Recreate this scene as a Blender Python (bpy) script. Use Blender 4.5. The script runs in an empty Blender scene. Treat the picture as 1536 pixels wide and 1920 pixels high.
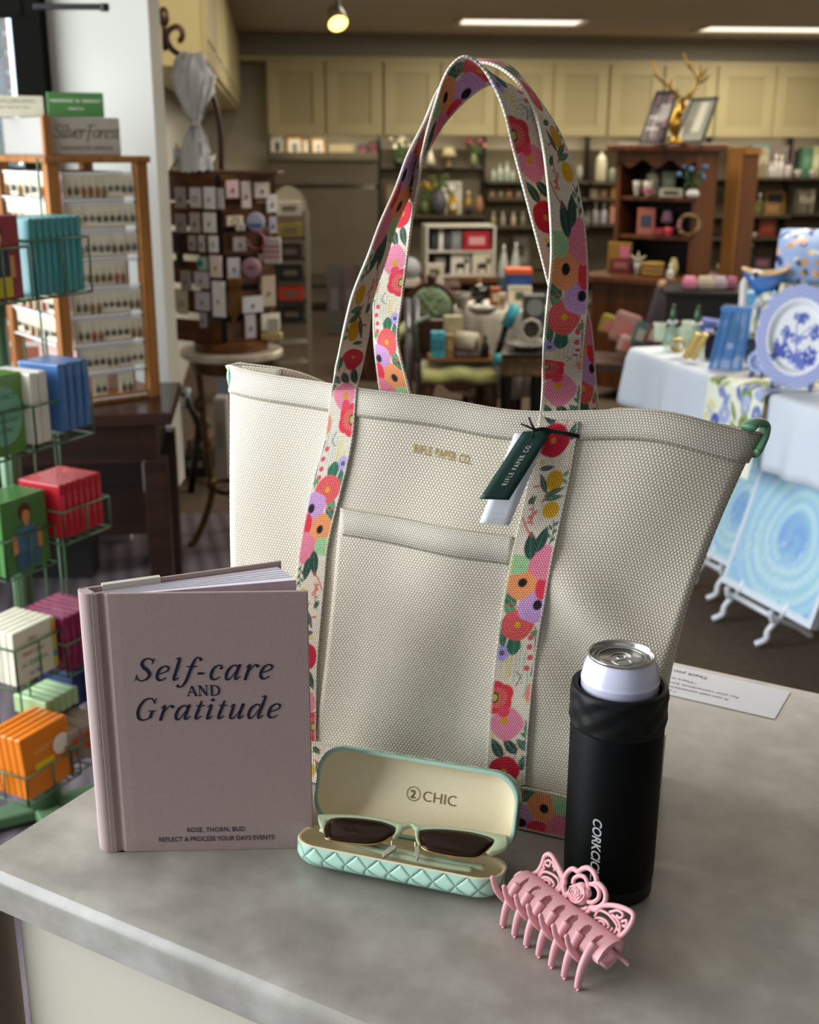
import bpy, bmesh, math, random
import numpy as np
from mathutils import Vector, Matrix
random.seed(7); rng = np.random.default_rng(7)
SC = bpy.context.scene
COL = SC.collection
# ---------------------------------------------------------------- camera, world, lights, exposure
F_PX, CX, CY, CAM_Z, CT = 2200.0, 768.0, 960.0, 1.47, 0.92      # focal length in pixels, image centre, camera height, counter height
_d = np.array([-33.0, 7067.0, F_PX]); _d /= np.linalg.norm(_d)
_up = -_d; _fw = np.array([0, 0, 1.0]) - _d*_d[2]; _fw /= np.linalg.norm(_fw); _rt = np.cross(_fw, _up)
RC = np.array([_rt, _fw, _up]); CAM = np.array([0, 0, CAM_Z])
def ray(x, y): return RC @ np.array([(x-CX)/F_PX, (y-CY)/F_PX, 1.0])
def P(x, y, t): return CAM + ray(x, y)*t                          # point at distance t along the view axis
def onZ(x, y, z): r = ray(x, y); return CAM + r*((z-CAM_Z)/r[2])
def onY(x, y, Y): r = ray(x, y); return CAM + r*(Y/r[1])
def onPlane(x, y, o, n): r = ray(x, y); return CAM + r*(np.dot(np.array(o)-CAM, n)/np.dot(r, n))
def proj(p): c = RC.T @ (np.asarray(p)-CAM); return np.array([CX+F_PX*c[0]/c[2], CY+F_PX*c[1]/c[2]])
cam_d = bpy.data.cameras.new('camera'); cam = bpy.data.objects.new('camera', cam_d); COL.objects.link(cam)
cam_d.sensor_fit = 'HORIZONTAL'; cam_d.sensor_width = 36; cam_d.lens = 36*F_PX/1536
_r, _u, _b = RC @ [1, 0, 0], RC @ [0, -1, 0], RC @ [0, 0, -1]
cam.matrix_world = Matrix(((_r[0], _u[0], _b[0], 0), (_r[1], _u[1], _b[1], 0), (_r[2], _u[2], _b[2], CAM_Z), (0, 0, 0, 1)))
cam_d.dof.use_dof = True; cam_d.dof.focus_distance = 0.90; cam_d.dof.aperture_fstop = 12.0
cam_d.clip_start = 0.02; cam_d.clip_end = 60
SC.camera = cam
SC.view_settings.view_transform = 'Standard'; SC.view_settings.look = 'None'; SC.view_settings.gamma = 1
SC.view_settings.exposure = 0.12
SC.cycles.use_denoising = True
SC.cycles.max_bounces = 6; SC.cycles.transparent_max_bounces = 12; SC.cycles.caustics_reflective = False; SC.cycles.caustics_refractive = False
SC.cycles.sample_clamp_indirect = 6
W = bpy.data.worlds.new('daylight'); SC.world = W; W.use_nodes = True
W.node_tree.nodes['Background'].inputs[0].default_value = (0.62, 0.75, 1.0, 1); W.node_tree.nodes['Background'].inputs[1].default_value = 0.15
def area(name, loc, target, sx, sy, watts, col):
    l = bpy.data.lights.new(name, 'AREA'); l.shape = 'RECTANGLE'; l.size = sx; l.size_y = sy; l.energy = watts; l.color = col
    o = bpy.data.objects.new(name, l); COL.objects.link(o); o.location = loc
    o.rotation_euler = (Vector(target)-Vector(loc)).to_track_quat('-Z', 'Y').to_euler(); return o
area('window_daylight', (-2.35, 1.5, 1.62), (0.3, 1.4, 1.2), 3.8, 2.0, 225, (0.86, 0.94, 1.0))           # shop window on the left
area('storefront_daylight', (-0.6, -2.3, 1.75), (0.3, 2.0, 1.0), 3.6, 1.9, 8, (0.86, 0.94, 1.0))          # shop front behind the camera
for _x, _y, _w in ((1.3, 4.9, 36), (2.8, 5.6, 44), (.4, 7.0, 44), (2.8, 7.4, 40)): area('ceiling_fill', (_x, _y, 2.39), (_x, _y+.01, 0), 1.2, .5, _w, (1, .91, .76))     # unseen fill lights under the ceiling, added to brighten the middle of the shop
area('yard_daylight', (-2.6, 5.2, 3.4), (-1.9, 6.0, 1.6), 1.2, 1.2, 14, (1, .98, .92))
_l = bpy.data.lights.new('warm_fill_spot', 'SPOT'); _l.energy = 95; _l.color = (1, .86, .58); _l.spot_size = math.radians(32); _l.spot_blend = .5; _l.shadow_soft_size = .04  # added unseen warm spot, brightens the left cabinet end and the tulle
_o = bpy.data.objects.new('warm_fill_spot', _l); COL.objects.link(_o); _o.location = (-.35, 3.3, 2.36); _o.rotation_euler = (Vector((-.92, 5.0, 1.98))-Vector(_o.location)).to_track_quat('-Z', 'Y').to_euler()
# ---------------------------------------------------------------- materials
def lin(h):
    if not isinstance(h, str): return tuple(h)[:3]
    h = h.lstrip('#'); h = ''.join(q*2 for q in h) if len(h) == 3 else h; c = [int(h[i:i+2], 16)/255 for i in (0, 2, 4)]
    return tuple(x/12.92 if x <= 0.04045 else ((x+0.055)/1.055)**2.4 for x in c)
class NT:
    def __init__(s, name):
        s.m = bpy.data.materials.new(name); s.m.use_nodes = True; s.t = s.m.node_tree; s.n = s.t.nodes; s.b = s.n['Principled BSDF']
    def node(s, kind, **kw):
        n = s.n.new(kind)
        for k, v in kw.items(): setattr(n, k, v)
        return n
    def link(s, a, b): s.t.links.new(a, b)
    def put(s, sock, v):
        if hasattr(v, 'links'): s.link(v, sock)
        else: sock.default_value = v
    def math(s, op, a, b=0.0, c=0.0):
        n = s.node('ShaderNodeMath', operation=op); s.put(n.inputs[0], a); s.put(n.inputs[1], b); s.put(n.inputs[2], c); return n.outputs[0]
    def mix(s, f, a, b, mode='MIX'):
        n = s.node('ShaderNodeMix', data_type='RGBA', blend_type=mode); s.put(n.inputs[0], f)
        for k, v in ((6, a), (7, b)): s.put(n.inputs[k], v if hasattr(v, 'links') else tuple(lin(v))+(1,))
        return n.outputs[2]
    def coord(s, w='Object'): return s.node('ShaderNodeTexCoord').outputs[w]
    def noise(s, scale, detail=3, vec=None, out=0):
        n = s.node('ShaderNodeTexNoise'); n.inputs['Scale'].default_value = scale; n.inputs['Detail'].default_value = detail
        s.link(vec or s.coord(), n.inputs['Vector']); return n.outputs[out]
    def ramp(s, f, stops):
        n = s.node('ShaderNodeValToRGB'); e = n.color_ramp.elements
        while len(e) < len(stops): e.new(0.5)
        for i, (p, c) in enumerate(stops): e[i].position = p; e[i].color = tuple(lin(c))+(1,)
        s.link(f, n.inputs[0]); return n.outputs[0]
    def xyz(s, vec):
        n = s.node('ShaderNodeSeparateXYZ'); s.link(vec, n.inputs[0]); return n.outputs
    def bump(s, h, dist, strength=1.0):
        n = s.node('ShaderNodeBump'); n.inputs['Distance'].default_value = dist; n.inputs['Strength'].default_value = strength
        s.link(h, n.inputs['Height']); s.link(n.outputs[0], s.b.inputs['Normal'])
    def set(s, **kw):
        names = dict(col='Base Color', rough='Roughness', metal='Metallic', spec='Specular IOR Level', trans='Transmission Weight', coat='Coat Weight', ior='IOR', sheen='Sheen Weight', alpha='Alpha', emis='Emission Color', estr='Emission Strength', sub='Subsurface Weight')
        for k, v in kw.items():
            if isinstance(v, str): v = tuple(lin(v))+(1,)
            s.put(s.b.inputs[names[k]], v)
        return s
_mats = {}
def M(hexc, rough=0.55, metal=0.0, nz=(60, 0.10), bump=None, spec=0.4, trans=0.0, coat=0.0, name=None, sheen=0.0):
    key = (hexc, rough, metal, nz, bump, spec, trans, coat, sheen)
    if key in _mats: return _mats[key]
    k = NT(name or 'surface'); c = lin(hexc)
    if nz:
        f = k.noise(nz[0]); k.set(col=k.mix(f, tuple(max(0, x*(1-nz[1])) for x in c), tuple(min(1, x*(1+nz[1])) for x in c)))
    else: k.set(col=tuple(c)+(1,))
    k.set(rough=rough, metal=metal, spec=spec, trans=trans, coat=coat, sheen=sheen)
    if bump: k.bump(k.noise(bump[0]), bump[1])
    _mats[key] = k.m; return k.m
def Matt(name, attr='print', rough=0.7, spec=0.3, weave=None, coat=0.0):       # printed colours stored on the mesh
    k = NT(name); a = k.node('ShaderNodeAttribute', attribute_name=attr); col = a.outputs['Color']
    k.set(rough=rough, spec=spec, coat=coat)
    if weave:
        h = weave_h(k, *weave); col = k.mix(k.math('MULTIPLY', k.math('SUBTRACT', 1.0, h), 0.45), col, k.mix(0.55, col, '#1c150c')); k.bump(h, 0.0006)
    k.set(col=col); return k.m
def weave_h(k, pu, pv):
    uv = k.node('ShaderNodeUVMap', uv_map='UVMap').outputs[0]; x, y, z = k.xyz(uv)
    b = k.math('DIVIDE', y, pv); a = k.math('ADD', k.math('DIVIDE', x, pu), k.math('MULTIPLY', k.math('FLOOR', b), 0.5))
    ha = k.math('ABSOLUTE', k.math('SINE', k.math('MULTIPLY', a, math.pi))); hb = k.math('ABSOLUTE', k.math('SINE', k.math('MULTIPLY', b, math.pi)))
    return k.math('POWER', k.math('MULTIPLY', ha, hb), 0.6)
def Mhaze(hexc, a=.45, rough=.1):
    key = ('haze', hexc, a)
    if key not in _mats:
        k = NT('tinted_glass'); k.set(col=tuple(lin(hexc))+(1,), rough=rough, alpha=a, spec=.6, coat=.3); _mats[key] = k.m
    return _mats[key]
def Mglass(hexc, rough=0.03, name='glass', ior=1.45):
    key = ('glass', hexc, rough)
    if key not in _mats:
        k = NT(name); k.set(col=tuple(lin(hexc))+(1,), rough=rough, trans=1.0, ior=ior); _mats[key] = k.m
    return _mats[key]
def Mwood(hexd, hexl, scale=6, rough=0.45, axis=2, name='wood'):
    key = ('wood', hexd, hexl, scale, axis, rough)
    if key not in _mats:
        k = NT(name); mp = k.node('ShaderNodeMapping'); k.link(k.coord(), mp.inputs['Vector'])
        sc = [scale*6]*3; sc[axis] = scale*0.5; mp.inputs['Scale'].default_value = sc
        f = k.noise(1.0, 5, mp.outputs[0]); k.set(col=k.ramp(f, [(0.3, hexd), (0.7, hexl)]), rough=rough, spec=0.4); _mats[key] = k.m
    return _mats[key]
# ---------------------------------------------------------------- mesh building
class MB:
    def __init__(s): s.v = []; s.f = []
    def add(s, vs, fs):
        o = len(s.v); s.v += [tuple(map(float, p)) for p in vs]; s.f += [tuple(i+o for i in f) for f in fs]; return s
    def box(s, c, d, rz=0.0, R=None):
        x, y, z = (a/2 for a in d); q = [(-x,-y,-z),(x,-y,-z),(x,y,-z),(-x,y,-z),(-x,-y,z),(x,-y,z),(x,y,z),(-x,y,z)]
        Mx = R if R is not None else Matrix.Rotation(rz, 3, 'Z'); q = [tuple(Mx @ Vector(p) + Vector(c)) for p in q]
        return s.add(q, [(3,2,1,0),(4,5,6,7),(0,1,5,4),(1,2,6,5),(2,3,7,6),(3,0,4,7)])
    def lathe(s, prof, n=28, c=(0,0,0), cap=True, R=None, sx=1.0, sy=1.0):
        vs = []; fs = []
        for r, z in prof:
            for i in range(n): a = 2*math.pi*i/n; vs.append((r*math.cos(a)*sx, r*math.sin(a)*sy, z))
        for j in range(len(prof)-1):
            for i in range(n): k = (i+1) % n; fs.append((j*n+i, j*n+k, (j+1)*n+k, (j+1)*n+i))
        if cap: fs.append(tuple(range(n-1, -1, -1))); fs.append(tuple((len(prof)-1)*n+i for i in range(n)))
        Mx = R or Matrix.Identity(3); return s.add([tuple(Mx @ Vector(p)+Vector(c)) for p in vs], fs)
    def tube(s, pts, r, n=8, closed=False, flat=1.0, cap=True):
        pts = [Vector(p) for p in pts]; N = len(pts); rs = r if hasattr(r, '__len__') else [r]*N; vs = []; fs = []; prev = None
        for i, p in enumerate(pts):
            t = (pts[(i+1) % N]-pts[i-1]) if closed else (pts[min(i+1, N-1)]-pts[max(i-1, 0)]); t.normalize()
            if prev is None: a = Vector((0,0,1)) if abs(t.z) < 0.9 else Vector((1,0,0))
            else: a = prev
            u = (a - t*a.dot(t)).normalized(); prev = u; w = t.cross(u)
            for k in range(n): an = 2*math.pi*k/n; vs.append(p+u*(rs[i]*math.cos(an))+w*(rs[i]*flat*math.sin(an)))
        for j in range(N if closed else N-1):
            for k in range(n): k2 = (k+1) % n; j2 = (j+1) % N; fs.append((j*n+k, j*n+k2, j2*n+k2, j2*n+k))
        if cap and not closed: fs.append(tuple(range(n-1, -1, -1))); fs.append(tuple((N-1)*n+k for k in range(n)))
        return s.add(vs, fs)
    def prism(s, o2, z0, z1, fn=None):                              # outline in a plane, extruded
        n = len(o2); fn = fn or (lambda x, y, z: (x, y, z)); vs = [fn(x, y, z0) for x, y in o2]+[fn(x, y, z1) for x, y in o2]
        return s.add(vs, [tuple(range(n-1, -1, -1)), tuple(range(n, 2*n))]+[(i, (i+1) % n, (i+1) % n+n, i+n) for i in range(n)])
    def grid(s, G, wrap=False):
        G = np.asarray(G); a, b = G.shape[:2]; fs = [(i*b+j, i*b+(j+1) % b, (i+1)*b+(j+1) % b, (i+1)*b+j) for i in range(a-1) for j in range(b if wrap else b-1)]
        return s.add(G.reshape(-1, 3), fs)
    def ball(s, c, r, n=12, sz=1.0, sx=1.0, sy=1.0):
        m = max(5, n//2+1); prof = [(max(1e-5, r*math.sin(math.pi*i/m)), -r*sz*math.cos(math.pi*i/m)) for i in range(m+1)]
        return s.lathe(prof, n, c, True, None, sx, sy)
    def ob(s, name, mat, parent=None, smooth=False, bev=0.0, solid=0.0, sub=0, seg=2, kind=None, uv=None, attr=None, auto=None, recalc=True):
        me = bpy.data.meshes.new(name); me.from_pydata(s.v, [], s.f); me.update()
        if recalc and len(s.v) < 60000:
            bm = bmesh.new(); bm.from_mesh(me); bmesh.ops.recalc_face_normals(bm, faces=bm.faces); bm.to_mesh(me); bm.free()
        o = bpy.data.objects.new(name, me); COL.objects.link(o); me.materials.append(mat)
        if smooth: me.shade_smooth()
        if uv is not None:
            L = me.uv_layers.new(name='UVMap'); idx = np.empty(len(me.loops), dtype=np.int32); me.loops.foreach_get('vertex_index', idx)
            L.data.foreach_set('uv', np.asarray(uv, dtype=np.float32)[idx].ravel())
        if attr is not None:
            A = me.color_attributes.new('print', 'FLOAT_COLOR', 'POINT'); A.data.foreach_set('color', np.asarray(attr, dtype=np.float32).ravel())
        if solid: md = o.modifiers.new('thickness', 'SOLIDIFY'); md.thickness = abs(solid); md.offset = 0 if solid > 0 else -1
        if bev: md = o.modifiers.new('bevel', 'BEVEL'); md.width = bev; md.segments = seg; md.limit_method = 'ANGLE'; md.angle_limit = 0.7
        if sub: md = o.modifiers.new('sub', 'SUBSURF'); md.levels = sub; md.render_levels = sub
        if auto: 
            me.shade_smooth(); me.set_sharp_from_angle(angle=auto)
        if parent is not None: o.parent = parent
        if kind: o['kind'] = kind
        return o
def thing(name, label, cat, loc=(0,0,0), rz=0.0, group=None):
    o = bpy.data.objects.new(name, None); COL.objects.link(o); o.empty_display_size = 0.05; o.location = [float(a) for a in loc]; o.rotation_euler = (0, 0, rz)
    return tag(o, label, cat, group)
def tag(o, label, cat, group=None):
    o['label'] = label; o['category'] = cat
    if group: o['group'] = group
    return o
def at(o, loc, rz=0.0): o.location = [float(a) for a in loc]; o.rotation_euler = (0, 0, rz); return o
def dup(o, loc=None, rz=None, label=None, group=None):
    c = o.copy(); COL.objects.link(c)
    if loc is not None: c.location = [float(a) for a in loc]
    if rz is not None: c.rotation_euler = (0, 0, rz)
    if label: c['label'] = label
    if group: c['group'] = group
    for ch in list(o.children):
        k = ch.copy(); COL.objects.link(k); k.parent = c
        for g in list(ch.children): q = g.copy(); COL.objects.link(q); q.parent = k
    return c
def struct(name, mb, mat, **kw):
    o = mb.ob(name, mat, **kw); o['kind'] = 'structure'; return o
def crom(pts, n=8, closed=False):                                    # Catmull-Rom through points
    p = np.asarray(pts, float); N = len(p); out = []
    for i in range(N if closed else N-1):
        if closed: a, b, c, d = p[i-1], p[i], p[(i+1) % N], p[(i+2) % N]
        else: a, b, c, d = p[max(i-1, 0)], p[i], p[i+1], p[min(i+2, N-1)]
        for k in range(n):
            t = k/n; out.append(0.5*(2*b+(c-a)*t+(2*a-5*b+4*c-d)*t*t+(3*b-a-3*c+d)*t**3))
    if not closed: out.append(p[-1])
    return np.array(out)
def text2d(s, size=1.0, shear=0.0, offset=0.0, spacing=1.0, align='CENTER'):
    cu = bpy.data.curves.new('lettering', 'FONT'); cu.body = s; cu.size = size; cu.shear = shear; cu.offset = offset*size; cu.space_character = spacing; cu.align_x = align; cu.fill_mode = 'FRONT'; cu.resolution_u = 3
    o = bpy.data.objects.new('lettering', cu); COL.objects.link(o); bpy.context.view_layer.update()
    me = bpy.data.meshes.new_from_object(o.evaluated_get(bpy.context.evaluated_depsgraph_get()))
    vs = [(v.co.x, v.co.y) for v in me.vertices]; fs = [tuple(p.vertices) for p in me.polygons]
    bpy.data.objects.remove(o); bpy.data.curves.remove(cu); bpy.data.meshes.remove(me); return vs, fs
def lettering(name, s, mat, parent, fn, size, eps=0.0002, kind=None, **kw):
    vs, fs = text2d(s, size, **kw); mb = MB(); mb.add([fn(x, y) for x, y in vs], fs); return mb.ob(name, mat, parent, recalc=False)
# broad-nib stroke letters (cap height .7, x-height .45); each stroke: (x, y, weight 0..1)
SF = {
 'S': (.5, [[(.42,.54,.1),(.40,.64,.25),(.28,.705,.3),(.15,.66,.7),(.11,.55,1),(.19,.42,1.1),(.32,.32,1.1),(.41,.19,1),(.36,.06,.7),(.22,-.01,.3),(.08,.05,.25),(.04,.17,.1)],[(.44,.71,.1),(.42,.52,.1)],[(.02,-.01,.1),(.045,.19,.1)]]),
 'e': (.40, [[(.07,.20,.3),(.20,.235,.25),(.33,.31,.4),(.33,.41,.6),(.22,.455,.3),(.10,.37,.85),(.055,.2,1),(.09,.05,.85),(.2,-.005,.4),(.34,.09,.12)]]),
 'l': (.24, [[(.02,.675,.15),(.12,.70,.6),(.12,.55,1),(.10,.25,1),(.085,.08,1),(.12,-.005,.5),(.23,.09,.12)]]),
 'f': (.30, [[(.43,.64,.9),(.38,.71,.3),(.28,.69,.55),(.22,.5,1),(.18,.2,1),(.14,-.05,.9),(.07,-.2,.5),(-.02,-.235,.3),(-.07,-.19,.9)],[(.06,.43,.22),(.36,.43,.22)]]),
 '-': (.32, [[(.05,.2,.75),(.24,.2,.75)]]),
 'c': (.37, [[(.31,.355,.9),(.305,.43,.4),(.21,.455,.3),(.10,.37,.85),(.055,.2,1),(.09,.05,.85),(.2,-.005,.4),(.34,.09,.12)]]),
 'a': (.48, [[(.35,.36,.3),(.25,.455,.3),(.11,.36,.85),(.055,.17,1),(.10,.0,.7),(.20,.03,.25),(.34,.32,.2)],[(.38,.45,.9),(.35,.2,1),(.345,.04,.8),(.39,-.005,.4),(.49,.10,.12)]]),
 'r': (.37, [[(.02,.37,.12),(.11,.455,.5),(.12,.38,.95),(.10,.15,1),(.09,.0,1)],[(.11,.2,.2),(.2,.37,.25),(.29,.455,.4),(.36,.41,1)]]),
 't': (.26, [[(.15,.60,.4),(.12,.35,1),(.09,.08,1),(.13,-.005,.45),(.25,.10,.12)],[(.02,.435,.2),(.27,.435,.2)]]),
 'i': (.24, [[(.02,.37,.12),(.11,.455,.6),(.11,.3,1),(.09,.06,.95),(.125,-.005,.45),(.24,.10,.12)],[(.125,.62,1.2),(.135,.63,1.2)]]),
 'u': (.48, [[(.02,.37,.12),(.11,.455,.6),(.10,.25,1),(.09,.05,.9),(.16,-.005,.4),(.25,.08,.2),(.35,.3,.2)],[(.38,.45,1),(.355,.2,1),(.35,.04,.8),(.39,-.005,.4),(.49,.10,.12)]]),
 'd': (.50, [[(.35,.36,.3),(.25,.455,.3),(.11,.36,.85),(.055,.17,1),(.10,.0,.7),(.20,.03,.25),(.34,.32,.2)],[(.32,.68,.15),(.42,.71,.6),(.40,.45,1),(.36,.15,1),(.36,.03,.7),(.41,-.005,.4),(.50,.10,.12)]]),
 'G': (.62, [[(.50,.53,.1),(.46,.63,.3),(.34,.705,.3),(.18,.63,.8),(.08,.42,1),(.08,.2,1),(.16,.03,.75),(.3,-.01,.3),(.42,.04,.35),(.48,.10,.8)],[(.49,.29,1),(.47,.05,.9)],[(.37,.29,.15),(.59,.29,.15)],[(.53,.71,.1),(.50,.51,.1)]]),
 'A': (.66, [[(.05,.0,.2),(.31,.7,.2)],[(.31,.7,1),(.56,.0,1)],[(.14,.24,.2),(.46,.24,.2)],[(-.03,.0,.2),(.15,.0,.2)],[(.44,.0,.2),(.67,.0,.2)]]),
 'N': (.74, [[(.13,.0,.25),(.13,.7,.25)],[(.13,.7,1),(.58,.0,1)],[(.58,.0,.25),(.58,.7,.25)],[(.03,.0,.2),(.23,.0,.2)],[(.02,.7,.2),(.16,.7,.2)],[(.48,.7,.2),(.68,.7,.2)]]),
 'D': (.70, [[(.14,.0,1),(.14,.7,1)],[(.05,.7,.2),(.30,.7,.25),(.5,.62,.6),(.6,.45,1),(.6,.25,1),(.5,.08,.6),(.30,.0,.25),(.05,.0,.2)]]),
 'v': (.36, [[(.02,.38,.12),(.09,.45,.6),(.13,.2,.9),(.18,.0,.5),(.32,.3,.3),(.33,.45,.5)]]),
 'o': (.42, [[(.22,.455,.3),(.10,.37,.9),(.06,.2,1),(.11,.02,.7),(.2,-.005,.3),(.32,.1,.9),(.36,.28,1),(.31,.42,.7),(.22,.455,.3)]]),
 's': (.34, [[(.30,.36,.5),(.26,.44,.3),(.17,.455,.4),(.09,.38,.9),(.14,.27,1),(.24,.17,1),(.25,.05,.8),(.15,-.005,.4),(.05,.06,.5)]]),
 'F': (.5, [[(.06,.6,.5),(.1,.68,.4),(.3,.70,.6),(.6,.74,.3)],[(.3,.70,.9),(.24,.35,1),(.2,-.1,.9),(.14,-.25,.4)],[(.14,.36,.3),(.42,.38,.3)]]),
}
def stroke_text(name, s, mat, parent, fn, size, thick=.085, thin=.018, shear=0.0, track=0.0, align='CENTER'):
    mb = MB(); x0 = 0.0; quads = []
    for ch in s:
        if ch == ' ': x0 += .3; continue
        w, strokes = SF[ch]
        for st in strokes:
            p = crom(st, 6); xy = p[:, :2]; t = np.gradient(xy, axis=0); t /= np.maximum(np.linalg.norm(t, axis=1)[:, None], 1e-9)
            nn = np.stack([-t[:, 1], t[:, 0]], 1); hw = (thin+(thick-thin)*np.clip(p[:, 2], 0, 1.3))[:, None]/2
            a, b = xy+nn*hw+[x0, 0], xy-nn*hw+[x0, 0]; quads.append((a, b))
            for e, wv in ((xy[0], p[0, 2]), (xy[-1], p[-1, 2])):
                if .85 <= wv and len(st) > 2:
                    an = np.linspace(0, 2*math.pi, 13)[:-1]; rr = thick*.52*min(wv, 1.0); quads.append((np.stack([e[0]+x0+rr*np.cos(an), e[1]+rr*np.sin(an)], 1), None))
            if ch == 'i' and len(st) == 2:
                an = np.linspace(0, 2*math.pi, 13)[:-1]; quads.append((np.stack([st[0][0]+x0+.055*np.cos(an), st[0][1]+.055*np.sin(an)], 1), None))
        x0 += w+track
    W_ = x0-track; off = {'CENTER': -W_/2, 'LEFT': 0, 'RIGHT': -W_}[align]
    T = lambda q: fn((q[0]+q[1]*shear+off)*size, q[1]*size)
    for k, (a, b) in enumerate(quads):
        if b is None: mb.add([T(q) for q in a], [tuple(range(len(a)))])
        else:
            n = len(a); mb.add([T(q) for q in a]+[T(q) for q in b], [(i, i+1, n+i+1, n+i) for i in range(n-1)])
    return mb.ob(name, mat, parent, recalc=False)
# ================================================================ the shop: floor, walls, ceiling (back wall turned 7 degrees)
RHO = math.radians(7.0); e1 = np.array([math.cos(RHO), math.sin(RHO)]); e2 = np.array([-math.sin(RHO), math.cos(RHO)]); BW0 = np.array([-1.27, 11.25]); CEIL = 2.42
def bwp(s_, dpt, z=0.0): q = BW0+e1*s_-e2*dpt; return (q[0], q[1], z)   # along the back wall, distance out from it
def onBack(px, py, dpt):                                            # pixel -> point on the plane dpt metres in front of the back wall
    return onPlane(px, py, (*(BW0-e2*dpt), 0), np.array([e2[0], e2[1], 0.0]))
def sOf(px, dpt, py=260): q = onBack(px, py, dpt)[:2]; return float((q-BW0) @ e1)
k = NT('carpet'); x_, y_, z_ = k.xyz(k.coord()); rib = k.math('SINE', k.math('MULTIPLY', k.math('ADD', x_, k.math('MULTIPLY', y_, .25)), 95.0)); nz = k.noise(160, 2)
ribc = k.mix(k.math('ADD', k.math('MULTIPLY', rib, .22), k.math('MULTIPLY', nz, .6)), '#4b4349', '#7d7378'); br_ = k.mix(k.noise(30, 5), '#463c33', '#63564a')
far = k.math('MULTIPLY', k.math('LESS_THAN', x_, .1), k.math('LESS_THAN', y_, 4.69)); k.set(col=k.mix(far, br_, ribc), rough=.95, spec=.1); k.bump(nz, .004)
struct('floor', MB().box((1.0, 4.6, -.05), (8.4, 17.0, .1)), k.m)
k = NT('ceiling_paint'); k.set(col=k.mix(k.noise(3, 4), '#bdb2a4', '#cbc0b2'), rough=.9); 
struct('ceiling', MB().box((1.0, 5.6, CEIL+.05), (8.4, 15.0, .1)), k.m)
mb = MB(); mb.box(bwp(2.6, -.06, 1.21), (8.4, .12, 2.42), RHO); struct('wall_back', mb, M('#b9b2a0', .9, 0, (2, .04)))
mb = MB(); q = np.array([-1.27, 11.25])-e1*.66; c = q-e2*3.4; mb.box((c[0]-.06, c[1], 1.21), (.12, 7.0, 2.42), RHO); struct('wall_left', mb, M('#c4c0b6', .9, 0, (2, .04)))
mb = MB(); mb.box((5.1, 5.0, 1.21), (.12, 14, 2.42), RHO*0); struct('wall_right', mb, M('#b5ad9c', .9, 0, (2, .04)))
# white pillar with its grey side, black shop-window frame and the brick outside
pl = onY(317, 712, 3.93); pX = pl[0]
struct('wall_partition', MB().box(((pX+onY(80, 60, 3.9)[0])/2, 4.02, 1.3685), (pX-onY(80, 60, 3.9)[0], .18, 2.103)), M('#c6c4bb', .8, 0, (2, .03)))
struct('trim_3', MB().box((pX-.09, 4.12, .158), (.10, .12, .317)), M('#14100d', .6))
FRM = M('#0c0a08', .7, 0, (40, .1), spec=.05)
a = onY(84, 60, 3.9); wx = a[0]
w1 = MB().box((wx-.045, 3.93, 1.5), (.09, .12, 1.84)).box((wx-.75, 3.93, 2.32), (1.4, .12, .14)).box((wx-.75, 3.93, 1.36), (1.4, .12, .08)).ob('window_1', FRM, bev=.004); w1['kind'] = 'structure'
MB().box((wx-.105, 3.90, 1.86), (.014, .03, .9)).ob('window_bead', M('#b9c4cc', .3, .6), w1)
MB().box((wx-.75, 3.93, 1.85), (1.3, .006, .95)).ob('window_pane', Mhaze('#dfeaea', .08, .02), w1)
k = NT('red_brick'); b = k.node('ShaderNodeTexBrick'); mp = k.node('ShaderNodeMapping'); mp.inputs['Rotation'].default_value = (math.pi/2, 0, 0); k.link(k.coord(), mp.inputs[0]); k.link(mp.outputs[0], b.inputs[0])
for i, c in ((1, '#8a4a35'), (2, '#a05a42'), (3, '#b9ada0')): b.inputs[i].default_value = tuple(lin(c))+(1,)
b.inputs['Scale'].default_value = 3.6; b.inputs['Mortar Size'].default_value = .03; k.set(col=b.outputs[0], rough=.9)
q1 = onY(8, 100, 4.8)
struct('wall_outside', MB().box((q1[0]+.07, 4.9, 1.4), (.14, .2, 2.8)), k.m)
struct('wall_front', MB().box((wx-.72, 3.97, .905), (1.45, .10, .81)), k.m)
struct('baseboard_left', MB().box((wx-.72, 3.97, .25), (1.45, .12, .50)), M('#1a1512', .7))
mb = MB().box((-2.46, 1.2, .22), (.10, 5.4, .44)).box((-2.46, 1.2, 2.36), (.10, 5.4, .12))
for y_m in (-1.45, .35, 2.1, 3.85): mb.box((-2.46, y_m, 1.37), (.08, .07, 1.9))
struct('window_2', mb, FRM)
tree = thing('garden_tree', 'green leafy tree outside the shop window', 'tree', (q1[0]-.55, 6.6, 0))
MB().lathe([(.07, 0), (.05, 1.2), (.04, 1.9)], 10).ob('trunk', M('#5b4736', .9), tree)
mb = MB()
for i in range(260):
    a, b_, r = rng.uniform(0, 6.28), rng.uniform(-1, 1), rng.uniform(.3, .75); c = Vector((r*math.cos(a)*math.sqrt(1-b_*b_), r*math.sin(a)*math.sqrt(1-b_*b_), 1.9+r*b_*1.1)); d = Vector(rng.normal(0, 1, 3)).normalized(); u = d.orthogonal().normalized()*.09; w_ = d.cross(u).normalized()*.05; n0 = len(mb.v)
    mb.v += [tuple(c-u), tuple(c+w_), tuple(c+u), tuple(c-w_)]; mb.f.append((n0, n0+1, n0+2, n0+3))
mb.ob('foliage', M('#6f9a4a', .7, 0, (9, .3)), tree, recalc=False)
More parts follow.
